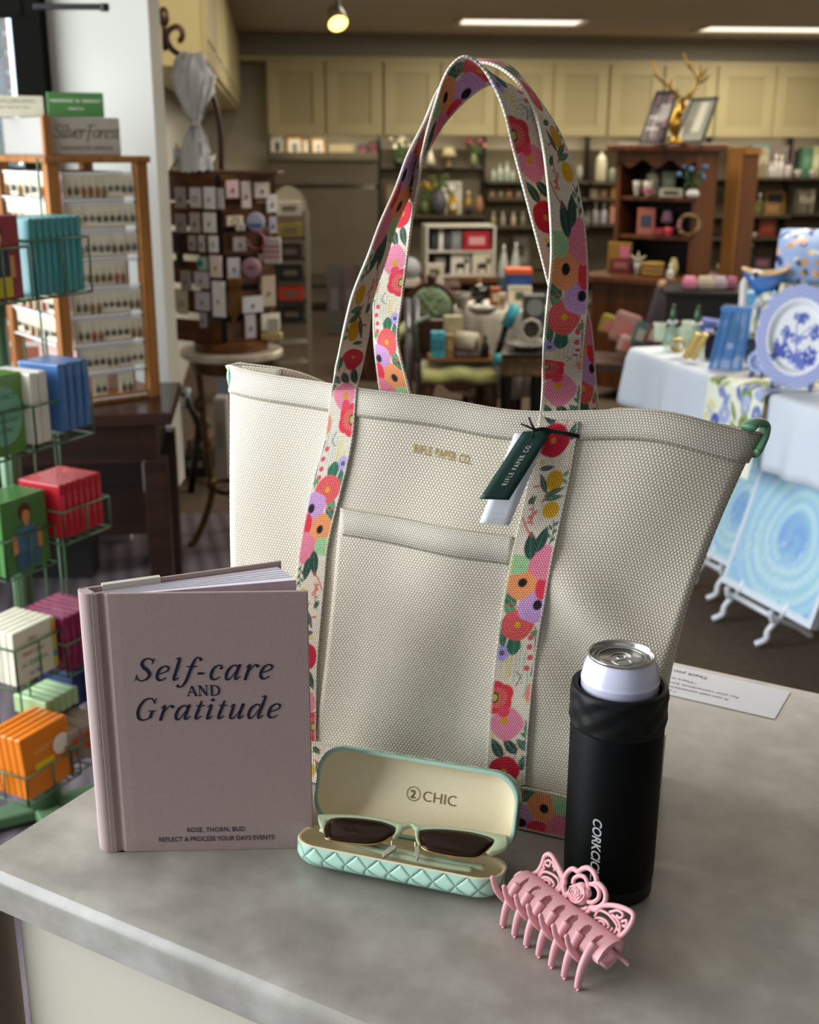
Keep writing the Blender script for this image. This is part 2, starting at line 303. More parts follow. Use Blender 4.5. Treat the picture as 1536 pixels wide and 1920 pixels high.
# door closer arm on the window head
dc = thing('door_closer', 'black door closer arm beside the window frame at the top left', 'door closer', onY(10, 12, 3.55))
o = onY(10, 12, 3.55); pA, pB = onY(5, 8, 3.55)-o, onY(196, 14, 3.5)-o
MB().box((-.02, .03, .0), (.14, .07, .05)).ob('housing', FRM, dc, bev=.006)
mb = MB(); mb.box(tuple((pA+pB)/2+np.array([.05, 0, -.002])), (.21, .014, .016)); mb.ob('arm', M('#191817', .4, .5), dc, bev=.002)
MB().lathe([(.012, -.01), (.012, .01)], 14, tuple(pB)).ob('pivot', M('#191817', .4, .5), dc)
# ceiling troffers and the spot lamp
def emis(name, col, s): 
    k = NT(name); k.set(col=col, emis=tuple(lin(col))+(1,), estr=s); return k.m
def light_panel(px0, px1, py, lab, watts):
    a, b_ = onZ(px0, py, CEIL), onZ(px1, py, CEIL); c = (a+b_)/2; L = abs(b_[0]-a[0]); t = thing('ceiling_light', lab, 'light', (c[0], c[1], CEIL), RHO*.4)
    fr = MB(); w2 = .55
    for s_ in (-1, 1): fr.box((0, s_*w2/2, -.012), (L, .03, .024)); fr.box((s_*L/2, 0, -.012), (.03, w2, .024))
    fr.ob('frame', M('#cfc9bb', .5), t)
    for s_ in (-1, 1):
        MB().box((0, s_*w2*.22, -.010), (L-.08, w2*.30, .008)).ob('diffuser', emis('tube_glow', '#fff3dc', 1.3), t)
    l = bpy.data.lights.new('troffer', 'AREA'); l.shape = 'RECTANGLE'; l.size = L*.9; l.size_y = .45; l.energy = watts; l.color = (1, .90, .74); o = bpy.data.objects.new('troffer', l); COL.objects.link(o); o.parent = t; o.location = (0, 0, -.03)
light_panel(858, 1098, 38, 'left of the two recessed fluorescent ceiling lights', 26)
light_panel(1310, 1600, 52, 'right of the two recessed fluorescent ceiling lights, cut by the frame edge', 30)
c = onY(634, 44, 6.2); sp = thing('spot_lamp', 'small white ceiling spotlight glowing warm yellow', 'light', (c[0], c[1], c[2]))
MB().lathe([(.012, .03), (.012, CEIL-c[2])], 10).ob('stem', M('#6d6658', .5), sp)
Rs = Matrix.Rotation(math.radians(-46), 3, 'X') @ Matrix.Rotation(math.radians(-14), 3, 'Y')
MB().lathe([(.030, .10), (.042, .085), (.052, .0), (.048, -.004)], 24, (0, 0, 0), False, Rs).ob('shade', M('#8f8878', .4), sp, smooth=True)
MB().lathe([(.0001, .004), (.049, .004)], 24, (0, 0, 0), False, Rs).ob('bulb', emis('bulb_glow', '#ffe27a', 3.2), sp)
# cream wall cabinets along the left wall (their near end lit)
CRM = M('#b6aa80', .55, 0, (3, .03), name='cream_paint'); CRM2 = M('#aa9e75', .55, 0, (3, .03), name='cream_paint_panel')
n0, n1 = np.array([-.835, 5.05]), np.array([-1.54, 11.1]); L = np.linalg.norm(n1-n0); ang = math.atan2(-(n1-n0)[0], (n1-n0)[1])
lc = thing('wall_cabinet', 'cream wall cabinet run along the left wall beyond the white pillar', 'cabinet', (n0[0], n0[1], 1.775), ang, 'cream wall cabinets')
MB().box((-.16, L/2, .32), (.30, L, .64)).ob('body', CRM, lc, bev=.004)
nd_ = 7
for i in range(nd_):
    d = MB().box((.0, L*(i+.5)/nd_, .32), (.022, L/nd_-.02, .60)).ob('door', CRM2, lc, bev=.004)
    MB().box((.012, L*(i+.5)/nd_, .32), (.010, L/nd_-.22, .42)).ob('raised_panel', CRM, d, bev=.003)
# back wall: upper cabinets, lit shelving
zb, zt = onBack(700, 253, .36)[2], onBack(700, 116, .36)[2]
edges = [500, 719, 931, 1142, 1343, 1560]; labs = ['cream wall cabinet above the shelf of gilt frames, leftmost on the back wall', 'cream wall cabinet second from left on the back wall, above the flower shelf', 'cream wall cabinet third from left, behind the bag handles', 'cream wall cabinet behind the gold deer head', 'cream wall cabinet at the right end of the back wall']
for i in range(5):
    s0, s1 = sOf(edges[i], .36, 190), sOf(edges[i+1], .36, 190); w_ = s1-s0; loc = bwp((s0+s1)/2, 0, zb); H = zt-zb
    t = thing('wall_cabinet', labs[i], 'cabinet', loc, RHO, 'cream wall cabinets')
    MB().box((0, -.17, H/2), (w_-.004, .34, H)).ob('body', CRM, t, bev=.003)
    for sg in (-1, 1):
        d = MB(); dw = w_/2-.02; cx_ = sg*w_/4
        for bx_ in ((cx_, .045, dw, .09), (cx_, H-.045, dw, .09)): d.box((bx_[0], -.352, bx_[1]), (bx_[2], .022, bx_[3]))
        for sx in (-1, 1): d.box((cx_+sx*(dw/2-.05), -.352, H/2), (.10, .022, H-.18))
        dd = d.ob('door', CRM, t, bev=.003); MB().box((cx_, -.348, H/2), (dw-.19, .008, H-.17)).ob('recessed_panel', CRM2, dd)
struct('trim_1', MB().box(bwp(2.4, .18, zt+.02), (6.2, .37, .04), RHO), CRM)
for sx_ in (.9, 2.6, 4.4):                                          # lamps under the cabinets
    l = bpy.data.lights.new('shelf_lamp', 'AREA'); l.shape = 'RECTANGLE'; l.size = 1.5; l.size_y = .06; l.energy = 2.6; l.color = (1, .86, .62); o = bpy.data.objects.new('shelf_lamp', l); COL.objects.link(o); o.location = bwp(sx_, .33, zb-.012); o.rotation_euler = (math.radians(25), 0, RHO)
# ================================================================ floral webbing print (painted in millimetres, 2 cells per mm)
PW, PL = 34.0, 280.0
def _canvas(w, l, res, col): c = np.empty((int(l*res), int(w*res), 3)); c[:] = lin(col); return c
class Painter:
    def __init__(s, w, l, col, res=2.0, wrap=True):
        s.w, s.l, s.res, s.wrap = w, l, res, wrap; s.c = _canvas(w, l, res, col); h, ww = s.c.shape[:2]
        s.X, s.Y = np.meshgrid((np.arange(ww)+.5)/res, (np.arange(h)+.5)/res)
    def _dy(s, cy):
        d = s.Y-cy
        if s.wrap: d = (d+s.l/2) % s.l-s.l/2
        return d
    def fill(s, m, col, a=1.0):
        k = np.clip(m, 0, 1)[..., None]*a; s.c = s.c*(1-k)+np.array(lin(col))*k
    def loc(s, cx, cy, rot):
        dx, dy = s.X-cx, s._dy(cy); c, n = math.cos(rot), math.sin(rot); return dx*c+dy*n, -dx*n+dy*c
    def ell(s, cx, cy, rx, ry, col, rot=0.0, wob=0.0, k=5):
        u, v = s.loc(cx, cy, rot); r = np.hypot(u/rx, v/ry)
        if wob: r = r/(1+wob*np.cos(k*np.arctan2(v, u)))
        s.fill((1-r)*min(rx, ry)*1.6+.5, col)
    def rose(s, cx, cy, r, col, dark, centre='#e0a818'):
        s.ell(cx, cy, r, r, col, 0, .025, 5); u, v = s.loc(cx, cy, 0); d = np.hypot(u, v); th = np.arctan2(v, u)
        sp = np.abs(((d/3.0+th/(2*math.pi)+.10*np.sin(3*th)) % 1)-.5); s.fill(((.17-sp)*9)*(d < r*.94)*(d > 2), dark, .75)
        s.ell(cx, cy, r*.19, r*.19, centre)
    def poppy(s, cx, cy, r, col, centre='#1d1a1c', n=5, rot=0.3, pale=None, rc=.22):
        u, v = s.loc(cx, cy, rot); d = np.hypot(u, v); th = np.arctan2(v, u); rr = r*(.86+.16*np.abs(np.cos(n*th/2)))
        s.fill((rr-d)*1.4+.5, col)
        if pale: s.fill((np.cos(18*th)*.6+.3)*(d < r*.62)*(d > r*.2), pale, .7)
        s.ell(cx, cy, r*rc, r*rc, centre)
        q = ((np.round(u*1.4)+np.round(v*1.4)) % 2 == 0)*(d < r*rc*.7); s.fill(q*.5, '#cfb9a0')
    def leaf(s, cx, cy, ln, wd, rot, col, vein='#cfd8b8', veins=True):
        u, v = s.loc(cx, cy, rot); t = np.clip((u+ln/2)/ln, 0, 1); w = wd/2*np.sin(math.pi*t**.8)**.85
        ins = (w-np.abs(v))*1.5+.4; ins[(u < -ln/2) | (u > ln/2)] = 0; s.fill(ins, col)
        if veins:
            q = np.abs(((u-np.abs(v)*1.1)/2.6) % 1-.5); s.fill((.12-q)*8*(np.abs(v) < w*.85)*(np.abs(u) < ln*.46), vein, .35); s.fill((.35-np.abs(v))*3*(np.abs(u) < ln*.46), vein, .5)
    def line(s, pts, wd, col):
        p = crom(pts, 6)
        for a, b in zip(p[:-1], p[1:]):
            dx, dy = s.X-a[0], s._dy(a[1]); e = b-a; L = max(e @ e, 1e-9); t = np.clip((dx*e[0]+dy*e[1])/L, 0, 1); d = np.hypot(dx-e[0]*t, dy-e[1]*t); s.fill((wd/2-d)*2+.5, col)
    def dashes(s, x, y0, y1, step, lean, col, wd=.7):
        for y in np.arange(y0, y1, step): s.line([(x, y), (x+lean, y+step*.6)], wd, col)
    def sample(s, w, l):                                            # bilinear look-up
        h, ww = s.c.shape[:2]; x = np.clip(np.asarray(w)*s.res-.5, 0, ww-1.001); y = np.asarray(l)*s.res-.5
        y = y % h if s.wrap else np.clip(y, 0, h-1.001)
        x0 = x.astype(int); y0 = y.astype(int) % h; fx = (x-x0)[..., None]; fy = (y-np.floor(y))[..., None]; x1 = np.minimum(x0+1, ww-1); y1 = (y0+1) % h if s.wrap else np.minimum(y0+1, h-1)
        return (s.c[y0, x0]*(1-fx)+s.c[y0, x1]*fx)*(1-fy)+(s.c[y1, x0]*(1-fx)+s.c[y1, x1]*fx)*fy
G_D, G_M, G_L = '#1f4438', '#2f6a4e', '#a5cf96'
FP = Painter(PW, PL, '#ecdcc6'); p = FP
for x0, y0 in ((3, 30), (31, 60), (5, 92), (9, 96)): p.dashes(x0, y0, y0+22, 3.2, 1.2, '#d8c25a', .9)
for x0, y0 in ((17, 80), (20, 84), (24, 78)): p.dashes(x0, y0, y0+24, 3.4, 1.0, '#7fb3ad', .7)
p.dashes(13, 84, 108, 3, 1.4, '#d9b93c', 1.0); p.dashes(10, 80, 100, 3, 1.4, '#e2cf72', 1.0)
for k in range(9): p.ell(20+rng.uniform(0, 12), 12+rng.uniform(0, 16), 1.0, 1.0, '#ea6f62')
p.line([(22, 8), (25, 18), (28, 27)], .9, '#ea7264'); p.line([(18, 26), (15, 16), (16, 12)], .9, '#e77')
p.leaf(31.5, 6, 12, 5, 1.2, G_D); p.leaf(8, 21, 21, 9, 2.05, G_D); p.leaf(19, 23, 19, 9, 2.25, G_D); p.leaf(30, 24, 16, 8, 2.4, '#3f7360')
p.line([(31, 46), (33, 36), (32, 28)], 1.0, G_D); p.leaf(32, 38, 9, 4, 1.9, G_M); p.leaf(31, 33, 9, 4, 2.6, G_M)
p.ell(15, 43, 14, 14.5, '#ee8ba2', 0, .05, 4); p.ell(13, 46, 3.2, 3.2, '#d99a1f')
p.poppy(5, 66, 14.5, '#e23b48', '#c9a94a', 5, .55, '#f4a890', .2); p.ell(3.2, 66, 3.6, 4.6, '#3a2418'); p.ell(3.2, 66, 2.4, 3.3, '#c9b060'); p.ell(12, 54, 5, 5, '#e8485a')
p.ell(32, 70, 3.5, 8, '#f09070'); p.line([(20, 76), (23, 84), (19, 88)], .8, '#33504a'); p.line([(27, 66), (29, 78), (28, 92)], .7, '#7fb3ad')
p.line([(31.5, 84), (32.5, 100), (31.5, 116), (30, 126)], 1.0, '#466')
for y0 in (91, 100, 109, 117): p.ell(29-(y0 % 2)*1.5, y0, 2.5, 2.5, '#e0566a')
p.poppy(5, 104, 7, '#b9a6dc', '#22203a', 5, 0, None, .3); p.leaf(30, 121, 8, 5, .5, '#6d8c4a')
p.leaf(14, 112, 20, 12, 1.6, G_M, '#8fc39f'); p.leaf(3, 121, 24, 8, 1.75, G_M); p.leaf(7, 141, 20, 9, 2.2, '#5d9068')
p.rose(15, 128, 13.5, '#ec6460', '#c23040')
p.ell(26, 144, 13, 14, '#cf9fce', 0, .05, 5); u_, v_ = p.loc(28, 145, 0); p.fill((np.abs((np.hypot(u_, v_)/3.1) % 1-.5) < .14)*1.0*(np.hypot(u_, v_) < 11.5), '#b684bb', .55); p.ell(28.5, 145, 3.6, 4.4, '#20181f')
p.leaf(5, 150, 17, 9, 2.4, G_M); p.line([(0, 143), (8, 146), (14, 142)], .9, '#e06848')
p.ell(13, 163, 13.8, 13, '#f39a62', 0, .07, 4); p.ell(13.5, 164, 3.7, 3.9, '#20181a')
p.ell(30.5, 160, 6, 10.5, '#e4354a'); p.ell(31, 172, 4, 7, '#e5536a'); p.ell(28, 181, 13, 14, '#ea8398', .2, .06, 4)
p.leaf(7, 180, 20, 17, 2.35, G_L, '#4f8f5e'); p.line([(1, 150), (1.5, 165), (2, 185)], 1.2, '#e8d36a')
p.leaf(14, 195, 24, 10.5, 1.75, G_D, '#8fa99a'); p.leaf(22, 200, 22, 9.5, 1.35, G_D, '#8fa99a')
p.line([(29, 196), (30, 206), (28, 216)], .9, G_M)
for k in range(5): p.leaf(29+(-1)**k*2.2, 200+k*3.3, 6, 2.4, 1.57-(-1)**k*.6, '#3d6b52', veins=False)
p.line([(2, 218), (8, 208), (14, 202)], 1.1, '#d9483c'); p.line([(6, 236), (9, 226), (10, 214)], .9, '#8c3a34')
for k in range(14): p.ell(8.5+rng.uniform(-3, 4.5), 213+rng.uniform(0, 13), 1.1, 1.1, '#e86f60')
p.leaf(7, 232, 9, 5, .9, G_D)
p.ell(24, 224, 6.8, 6.8, '#e0ab22'); p.leaf(24, 234, 17, 5, .2, '#3f7150'); p.line([(15, 230), (18, 236), (14, 243), (6, 243)], 1.2, '#d8402f')
p.ell(22, 248, 7, 8.4, '#d99f1d'); p.leaf(13, 246, 18, 5, 2.0, G_D); p.leaf(24, 239, 18, 4.6, .45, '#355f38'); p.leaf(14, 258, 13, 4.5, .15, G_D); p.leaf(31, 254, 7, 3.6, .9, '#4f8a55'); p.leaf(31, 247, 6, 3, -.7, '#4f8a55')
p.dashes(31, 258, 276, 2.5, .8, '#cdbf5a', .8); p.ell(9, 262, 2, 2, '#e8c840')
p.rose(15, 0, 13.5, '#d9233c', '#a5122a', '#e08030'); p.leaf(31, 10, 13, 5, 1.0, G_M)
# selvedge edges: pale cord with broken coloured dashes
for eg0, eg1, ln in ((0, 2.2, 1.9), (31.8, 34, 32.1)):
    m = (p.X >= eg0)*(p.X <= eg1)*1.0; ph = (p.Y*1.0 % 4.2) < 2.3; base = p.c.copy(); p.fill(m*.62, '#f1ead9')
    p.fill((np.abs(p.X-ln) < .35)*ph*1.0, '#4b5a4c', .55)
BAG_YAW = None
# ================================================================ tote bag
FLc, FRc = np.array([-.155, .971]), np.array([.186, .831]); eB = (FRc-FLc)/np.linalg.norm(FRc-FLc); nF = np.array([eB[1], -eB[0]]); 
BLc, BRc = FLc-nF*.13, np.array([.2295, .958])
EL, ER = np.array([-.165, 1.055]), np.array([.272, .890])
def Hf(u): return .359-.004*u-.018*u**6+.006*np.exp(-((u-.86)/.09)**2)-.006*np.exp(-((u-.60)/.12)**2)
def Hb(u): return Hf(u)-.036*np.sin(math.pi*np.clip(u/.74, 0, 1))**1.0-.0125*np.clip((u-.58)/.14, 0, 1)*np.clip((1-u)/.10, 0, 1)+.012*np.exp(-((u-.12)/.1)**2)
def wrin(u, h, k=0):                                                # soft folds of the canvas
    a = .0085*np.exp(-(((u-.83)*.44*.55+(h-.20)*.83)/.018)**2)*np.exp(-((u-.85)/.17)**2)
    b = -.0085*np.exp(-(((u-.80)*.44*.55+(h-.155)*.83)/.02)**2)*np.exp(-((u-.84)/.16)**2)
    c = .0028*np.sin(9*u+14*h+k)+.0018*np.sin(23*u-19*h+2*k); d = -.010*np.exp(-((u-.42)/.2)**2-((h-.12)/.12)**2)+.006*np.exp(-((u-.1)/.09)**2-((h-.17)/.11)**2)
    return (a+b+c+d)*np.clip(h/.04, 0, 1)
def front(u, h, off=0.0):
    H = Hf(u); s = np.clip(h/H, 0, 1); w = s**2.15
    b = FLc*(1-u)+FRc*u; r = EL*(1-u)+ER*u+nF*.047*np.sin(math.pi*np.clip(u, 0, 1))**.75
    q = b*(1-w)+r*w+nF*(wrin(u, h)+off); return np.array([q[0], q[1], CT+.0012+h])
def backp(u, h, off=0.0):
    H = Hb(u); s = np.clip(h/H, 0, 1); w = s**2.15
    b = BLc*(1-u)+BRc*u; r = EL*(1-u)+ER*u-nF*.045*np.sin(math.pi*np.clip(u, 0, 1))**.8
    q = b*(1-w)+r*w-nF*(wrin(u, h, 2)*.8+off); return np.array([q[0], q[1], CT+.0012+h])
def guss(v, s, right=True):                                         # v 0 front .. 1 back, s 0..1 of height
    H = Hf(1.0 if right else 0.0); w = s**2.15; c0, c1, E_, sg = (FRc, BRc, ER, 1) if right else (FLc, BLc, EL, -1)
    b = c0*(1-v)+c1*v+eB*sg*.002*math.sin(math.pi*v)*math.sin(math.pi*min(1, s*1.6)); r = E_-eB*sg*.055*math.sin(math.pi*v)**.8
    q = b*(1-w)+r*w; return np.array([q[0], q[1], CT+.0012+s*H])
def bag_hit(x, y, u=.5, h=.2):
    for _ in range(14):
        f0 = proj(front(u, h))-[x, y]; du = (proj(front(u+1e-4, h))-[x, y]-f0)/1e-4; dh = (proj(front(u, h+1e-4))-[x, y]-f0)/1e-4
        st = np.linalg.solve(np.stack([du, dh], 1), -f0); u = min(1.2, max(-.2, u+st[0])); h = min(.5, max(-.05, h+st[1]))
    return u, h
k = NT('natural_canvas'); h_ = weave_h(k, .0028, .0023); k.set(col=k.mix(h_, '#bfb198', k.mix(k.noise(9), '#efe4d1', '#f6ecdc')), rough=.9, spec=.15, sheen=.2); k.bump(h_, .0007, .8); CANVAS = k.m
k = NT('canvas_hem'); h_ = weave_h(k, .0022, .0020); k.set(col=k.mix(h_, '#b3a58c', '#f4ecdf'), rough=.9, spec=.15); k.bump(h_, .0006, .8); HEM = k.m
WEB = Matt('floral_webbing', rough=.75, spec=.2, weave=(.0021, .0018))
tote = thing('tote_bag', 'large natural canvas tote bag with floral webbing handles standing on the counter', 'bag', (0, 0, 0))
nf, ng, nr = 64, 14, 56
rows = []; uvs = []
for j in range(nr+1):
    s = j/nr; row = []; uvr = []
    for i in range(nf): u = i/nf; row.append(front(u, s*Hf(u))); uvr.append((u*.44, s*.355))
    for i in range(ng): row.append(guss(i/ng, s, True)); uvr.append((.44+i/ng*.135, s*.355))
    for i in range(nf): u = 1-i/nf; row.append(backp(u, s*Hb(u))); uvr.append((.575+i/nf*.44, s*.355))
    for i in range(ng): row.append(guss(1-i/ng, s, False)); uvr.append((1.015+i/ng*.135, s*.355))
    rows.append(row); uvs.append(uvr)
mb = MB(); mb.grid(np.array(rows), wrap=True); mb.f.append(tuple(range(len(rows[0])-1, -1, -1)))
mb.ob('canvas_body', CANVAS, tote, smooth=True, solid=.002, uv=np.array(uvs).reshape(-1, 2))
# folded hem round the opening
rows = []; uvs = []
for j in range(4):
    q = j/3; row = []; uvr = []
    for i in range(nf): u = i/nf; row.append(front(u, Hf(u)-.023*(1-q), .0014)); uvr.append((u*.44, q*.023))
    for i in range(ng): g = guss(i/ng, 1-.064*(1-q), True); row.append(g+np.append(eB*.0014, 0)); uvr.append((.44+i/ng*.1, q*.023))
    for i in range(nf): u = 1-i/nf; row.append(backp(u, Hb(u)-.023*(1-q), .0014)); uvr.append((.55+i/nf*.44, q*.023))
    for i in range(ng): g = guss(1-i/ng, 1-.064*(1-q), False); row.append(g-np.append(eB*.0014, 0)); uvr.append((1+i/ng*.1, q*.023))
    rows.append(row); uvs.append(uvr)
mb = MB(); mb.grid(np.array(rows), wrap=True); hem = mb.ob('hem', HEM, tote, smooth=True, solid=.0034, uv=np.array(uvs).reshape(-1, 2))
mb = MB()
for i in range(118):                                                # seam stitches below the hem
    u = .01+i*.0083; mb.tube([front(u, Hf(u)-.0215, .0034), front(u+.005, Hf(u+.005)-.0215, .0034)], .0004, 4)
mb.ob('stitching', M('#8d8069', .9), hem)
# front pocket between the straps
uL0, hL0 = bag_hit(641, 951); uR0, hR0 = bag_hit(966, 1006)
rows = []; uvs = []; N1, N2 = 40, 40
for j in range(N2+1):
    row = []; uvr = []
    for i in range(N1+1):
        a = i/N1; ut = uL0*(1-a)+uR0*a; ht = hL0*(1-a)+hR0*a; ub = bag_hit(592, 1372)[0]*(1-a)+bag_hit(930, 1456)[0]*a if j == 0 and i in (0, N1) else None
        q = j/N2; u = (UB0*(1-a)+UB1*a)*(1-q)+ut*q if 'UB0' in globals() else ut; hh = .036*(1-q)+ht*q
        row.append(front(u, hh, .0022)); uvr.append((a*.16, hh))
    rows.append(row); uvs.append(uvr)
    if j == 0 and 'UB0' not in globals():
        UB0, UB1 = bag_hit(592, 1372)[0], bag_hit(930, 1456)[0]; rows = []; uvs = []
        for jj in range(1): pass
        row = []; uvr = []
        for i in range(N1+1): a = i/N1; row.append(front(UB0*(1-a)+UB1*a, .036, .0022)); uvr.append((a*.16, .036))
        rows.append(row); uvs.append(uvr)
mb = MB(); mb.grid(np.array(rows)); pocket = mb.ob('front_pocket', CANVAS, tote, smooth=True, solid=.0016, uv=np.array(uvs).reshape(-1, 2))
mb = MB(); R_ = []; U_ = []
for q in (-.0004, .011, .0235):
    R_.append([front(uL0*(1-a)+uR0*a, hL0*(1-a)+hR0*a-q, .0029) for a in np.linspace(0, 1, 41)]); U_.append([(a*.16, -q) for a in np.linspace(0, 1, 41)])
mb.grid(np.array(R_)); mb.ob('pocket_hem', HEM, pocket, smooth=True, solid=.0012, uv=np.array(U_).reshape(-1, 2))
mb = MB()
for a in np.linspace(.01, .98, 52): mb.tube([front(uL0*(1-b)+uR0*b, hL0*(1-b)+hR0*b-.0225, .0036) for b in (a, a+.011)], .0004, 4)
mb.ob('stitching', M('#8d8069', .9), pocket)
# webbing strips carrying the print
def strip(name, EA, EB, parent, s0=0.0, period=1.0, lag=None, nw=46, step=.00075, thick=.0024, mirror=False):
    EA, EB = np.array(EA), np.array(EB); mid = (EA+EB)/2; s = np.concatenate([[0], np.cumsum(np.linalg.norm(np.diff(mid, axis=0), axis=1))]); n = int(s[-1]/step); q = np.linspace(0, s[-1], n)
    A = np.stack([np.interp(q, s, EA[:, k]) for k in range(3)], 1); B = np.stack([np.interp(q, s, EB[:, k]) for k in range(3)], 1)
    t = np.linspace(0, 1, nw)[None, :, None]; G = A[:, None]*(1-t)+B[:, None]*t
    wmm = np.linspace(0, PW, nw)[None, :].repeat(n, 0); qq = q if lag is None else q-lag[2]*np.clip((q-lag[0])/(lag[1]-lag[0]), 0, 1)
    smm = ((qq*1000+s0)/period)[:, None].repeat(nw, 1)
    col = FP.sample(PW-wmm if mirror else wmm, smm); attr = np.concatenate([col, np.ones(col.shape[:2]+(1,))], 2).reshape(-1, 4)
    uv = np.stack([wmm/1000, q[:, None].repeat(nw, 1)], 2).reshape(-1, 2)
    # selvedge cords: slight ridge on both edges
    mb = MB(); mb.grid(G); o = mb.ob(name, WEB, parent, smooth=True, solid=thick, uv=uv, attr=attr, recalc=False); return o, s[-1]
def sewn(rows_):                                                    # (y, xLeft, xRight) down the front panel -> edge points
    L = []; Rr = []
    for y, xl, xr in rows_:
        a = front(*bag_hit(xl, y), .0036); b = front(*bag_hit(xr, y), .0036); L.append(a); Rr.append(b)
    return crom(L, 10), crom(Rr, 10)
def free(pts, w=.034):                                              # (ax,ay, bx,by, t of A, +1/-1: B farther or nearer)
    A = []; B = []
    for ax, ay, bx, by, ta, sg in pts:
        a = P(ax, ay, ta); lo, hi = 0.0, .034
        r = ray(bx, by); f = lambda dt: np.linalg.norm(CAM+r*(ta+sg*dt)-a)
        if f(0) >= w: dt = 0.0
        else:
            for _ in range(40):
                m = (lo+hi)/2
                if f(m) < w: lo = m
                else: hi = m
            dt = lo
        A.append(a); B.append(CAM+r*(ta+sg*dt))
    return np.array(A), np.array(B)
RL, RR = sewn([(1468, 913, 988), (1432, 916, 990), (1320, 923, 998), (1200, 936, 1012), (1120, 947, 1026), (1041, 962, 1040), (970, 978, 1055), (899, 993, 1070), (840, 1004, 1080), (793, 1013, 1088)])
LL, LR = sewn([(728, 626, 673), (800, 617, 668), (850, 606, 660), (900, 591, 649), (1012, 569, 621), (1096, 558, 612), (1244, 542, 599), (1350, 540, 597), (1385, 540, 597)])
tR = float((RC.T @ (RL[-1]-CAM))[2]); tL = float((RC.T @ (LR[0]-CAM))[2])
FA, FB = free([(1016, 735, 1090, 735, tR+.002, 1), (1017, 690, 1092, 690, tR+.006, 1), (1019, 640, 1095, 640, .886, 1), (1026, 560, 1102, 560, .888, 1), (1033, 480, 1101, 480, .89, 1), (1031, 400, 1093, 400, .892, 1), (1025, 330, 1079, 330, .895, 1), (1017, 270, 1058, 268, .90, 1), (1003, 212, 1031, 218, .905, 1), (975, 160, 995, 168, .915, 1), (938, 128, 958, 126, .925, 1), (900, 118, 912, 113, .935, 1),
    (868, 140, 858, 122, .945, 1), (838, 190, 820, 172, .955, -1), (812, 235, 796, 228, .965, -1), (788, 300, 765, 290, .972, -1), (768, 365, 741, 355, .98, -1), (742, 425, 713, 418, .985, -1), (722, 490, 690, 480, .99, -1), (699, 560, 661, 553, .995, -1), (690, 632, 642, 630, 1.0, -1), (678, 690, 630, 688, tL-.001, -1)])
EA = np.concatenate([RL, crom(np.concatenate([RL[-1:], FA, LR[:1]]), 8)[1:-1], LR]); EB = np.concatenate([RR, crom(np.concatenate([RR[-1:], FB, LL[:1]]), 8)[1:-1], LL])
h1, L1 = strip('front_handle', EA, EB, tote, s0=-14, period=1.0, lag=(.45, .95, .115))
tk = float((RC.T @ (backp(.75, .33)-CAM))[2]); tk2 = float((RC.T @ (backp(.3, .33)-CAM))[2])
KA, KB = free([(1078, 800, 1126, 800, tk, 1), (1075, 768, 1122, 768, tk, 1), (1068, 700, 1116, 700, .985, 1), (1052, 610, 1108, 608, .965, 1), (1030, 540, 1084, 535, .945, 1), (1012, 470, 1066, 466, .93, 1), (986, 370, 1042, 362, .915, 1), (962, 280, 1024, 268, .905, 1), (945, 210, 1006, 205, .895, 1), (925, 160, 975, 172, .89, 1), (900, 122, 938, 155, .888, 1), (872, 105, 905, 165, .888, 1), (848, 119, 872, 190, .89, 1), (830, 150, 846, 217, .895, 1), (816, 195, 824, 245, .905, 1), (803, 240, 806, 275, .915, 1), (795, 275, 786, 305, .93, 1), (787, 330, 760, 345, .955, 1), (775, 400, 736, 405, .985, 1), (765, 480, 713, 482, 1.01, 1), (755, 560, 701, 560, 1.04, 1), (747, 640, 702, 640, 1.065, 1), (766, 722, 709, 712, tk2, 1), (774, 752, 716, 742, tk2+.005, 1)])
h2, L2 = strip('back_handle', crom(KA, 10), crom(KB, 10), tote, s0=95, period=1.0)
# webbing band round the foot of the bag
BA = []; BB = []
for i in range(81): u = i/80; BA.append(front(u, .041, .0028)); BB.append(front(u, .0005, .0028))
for i in range(1, 25): v = i/24; a = guss(v, .041/.34, True); b = guss(v, .001, True); BA.append(a+np.append(eB*.0028, 0)); BB.append(b+np.append(eB*.0028, 0))
strip('base_band', BA, BB, tote, s0=152, period=1.0)
mb = MB()
for i in range(150):
    u = .004+i*.0066; mb.tube([front(u, .0412, .0046), front(u+.0045, .0412, .0046)], .0005, 4)
mb.ob('stitching', M('#e9e2d2', .9), tote)
# brand print, gold
u0, h0 = bag_hit(777, 838); u1, h1_ = bag_hit(885, 861)
vs, fs = text2d('RIFLE PAPER CO.', 1.0, spacing=1.25, offset=.012, align='LEFT'); xm = max(v[0] for v in vs)
mb = MB(); mb.add([front(u0+(u1-u0)*x/xm, h0+(h1_-h0)*x/xm+y*.0098-.004, .0016) for x, y in vs], fs); mb.ob('brand_print', M('#b08c3c', .45, .3), tote, recalc=False)
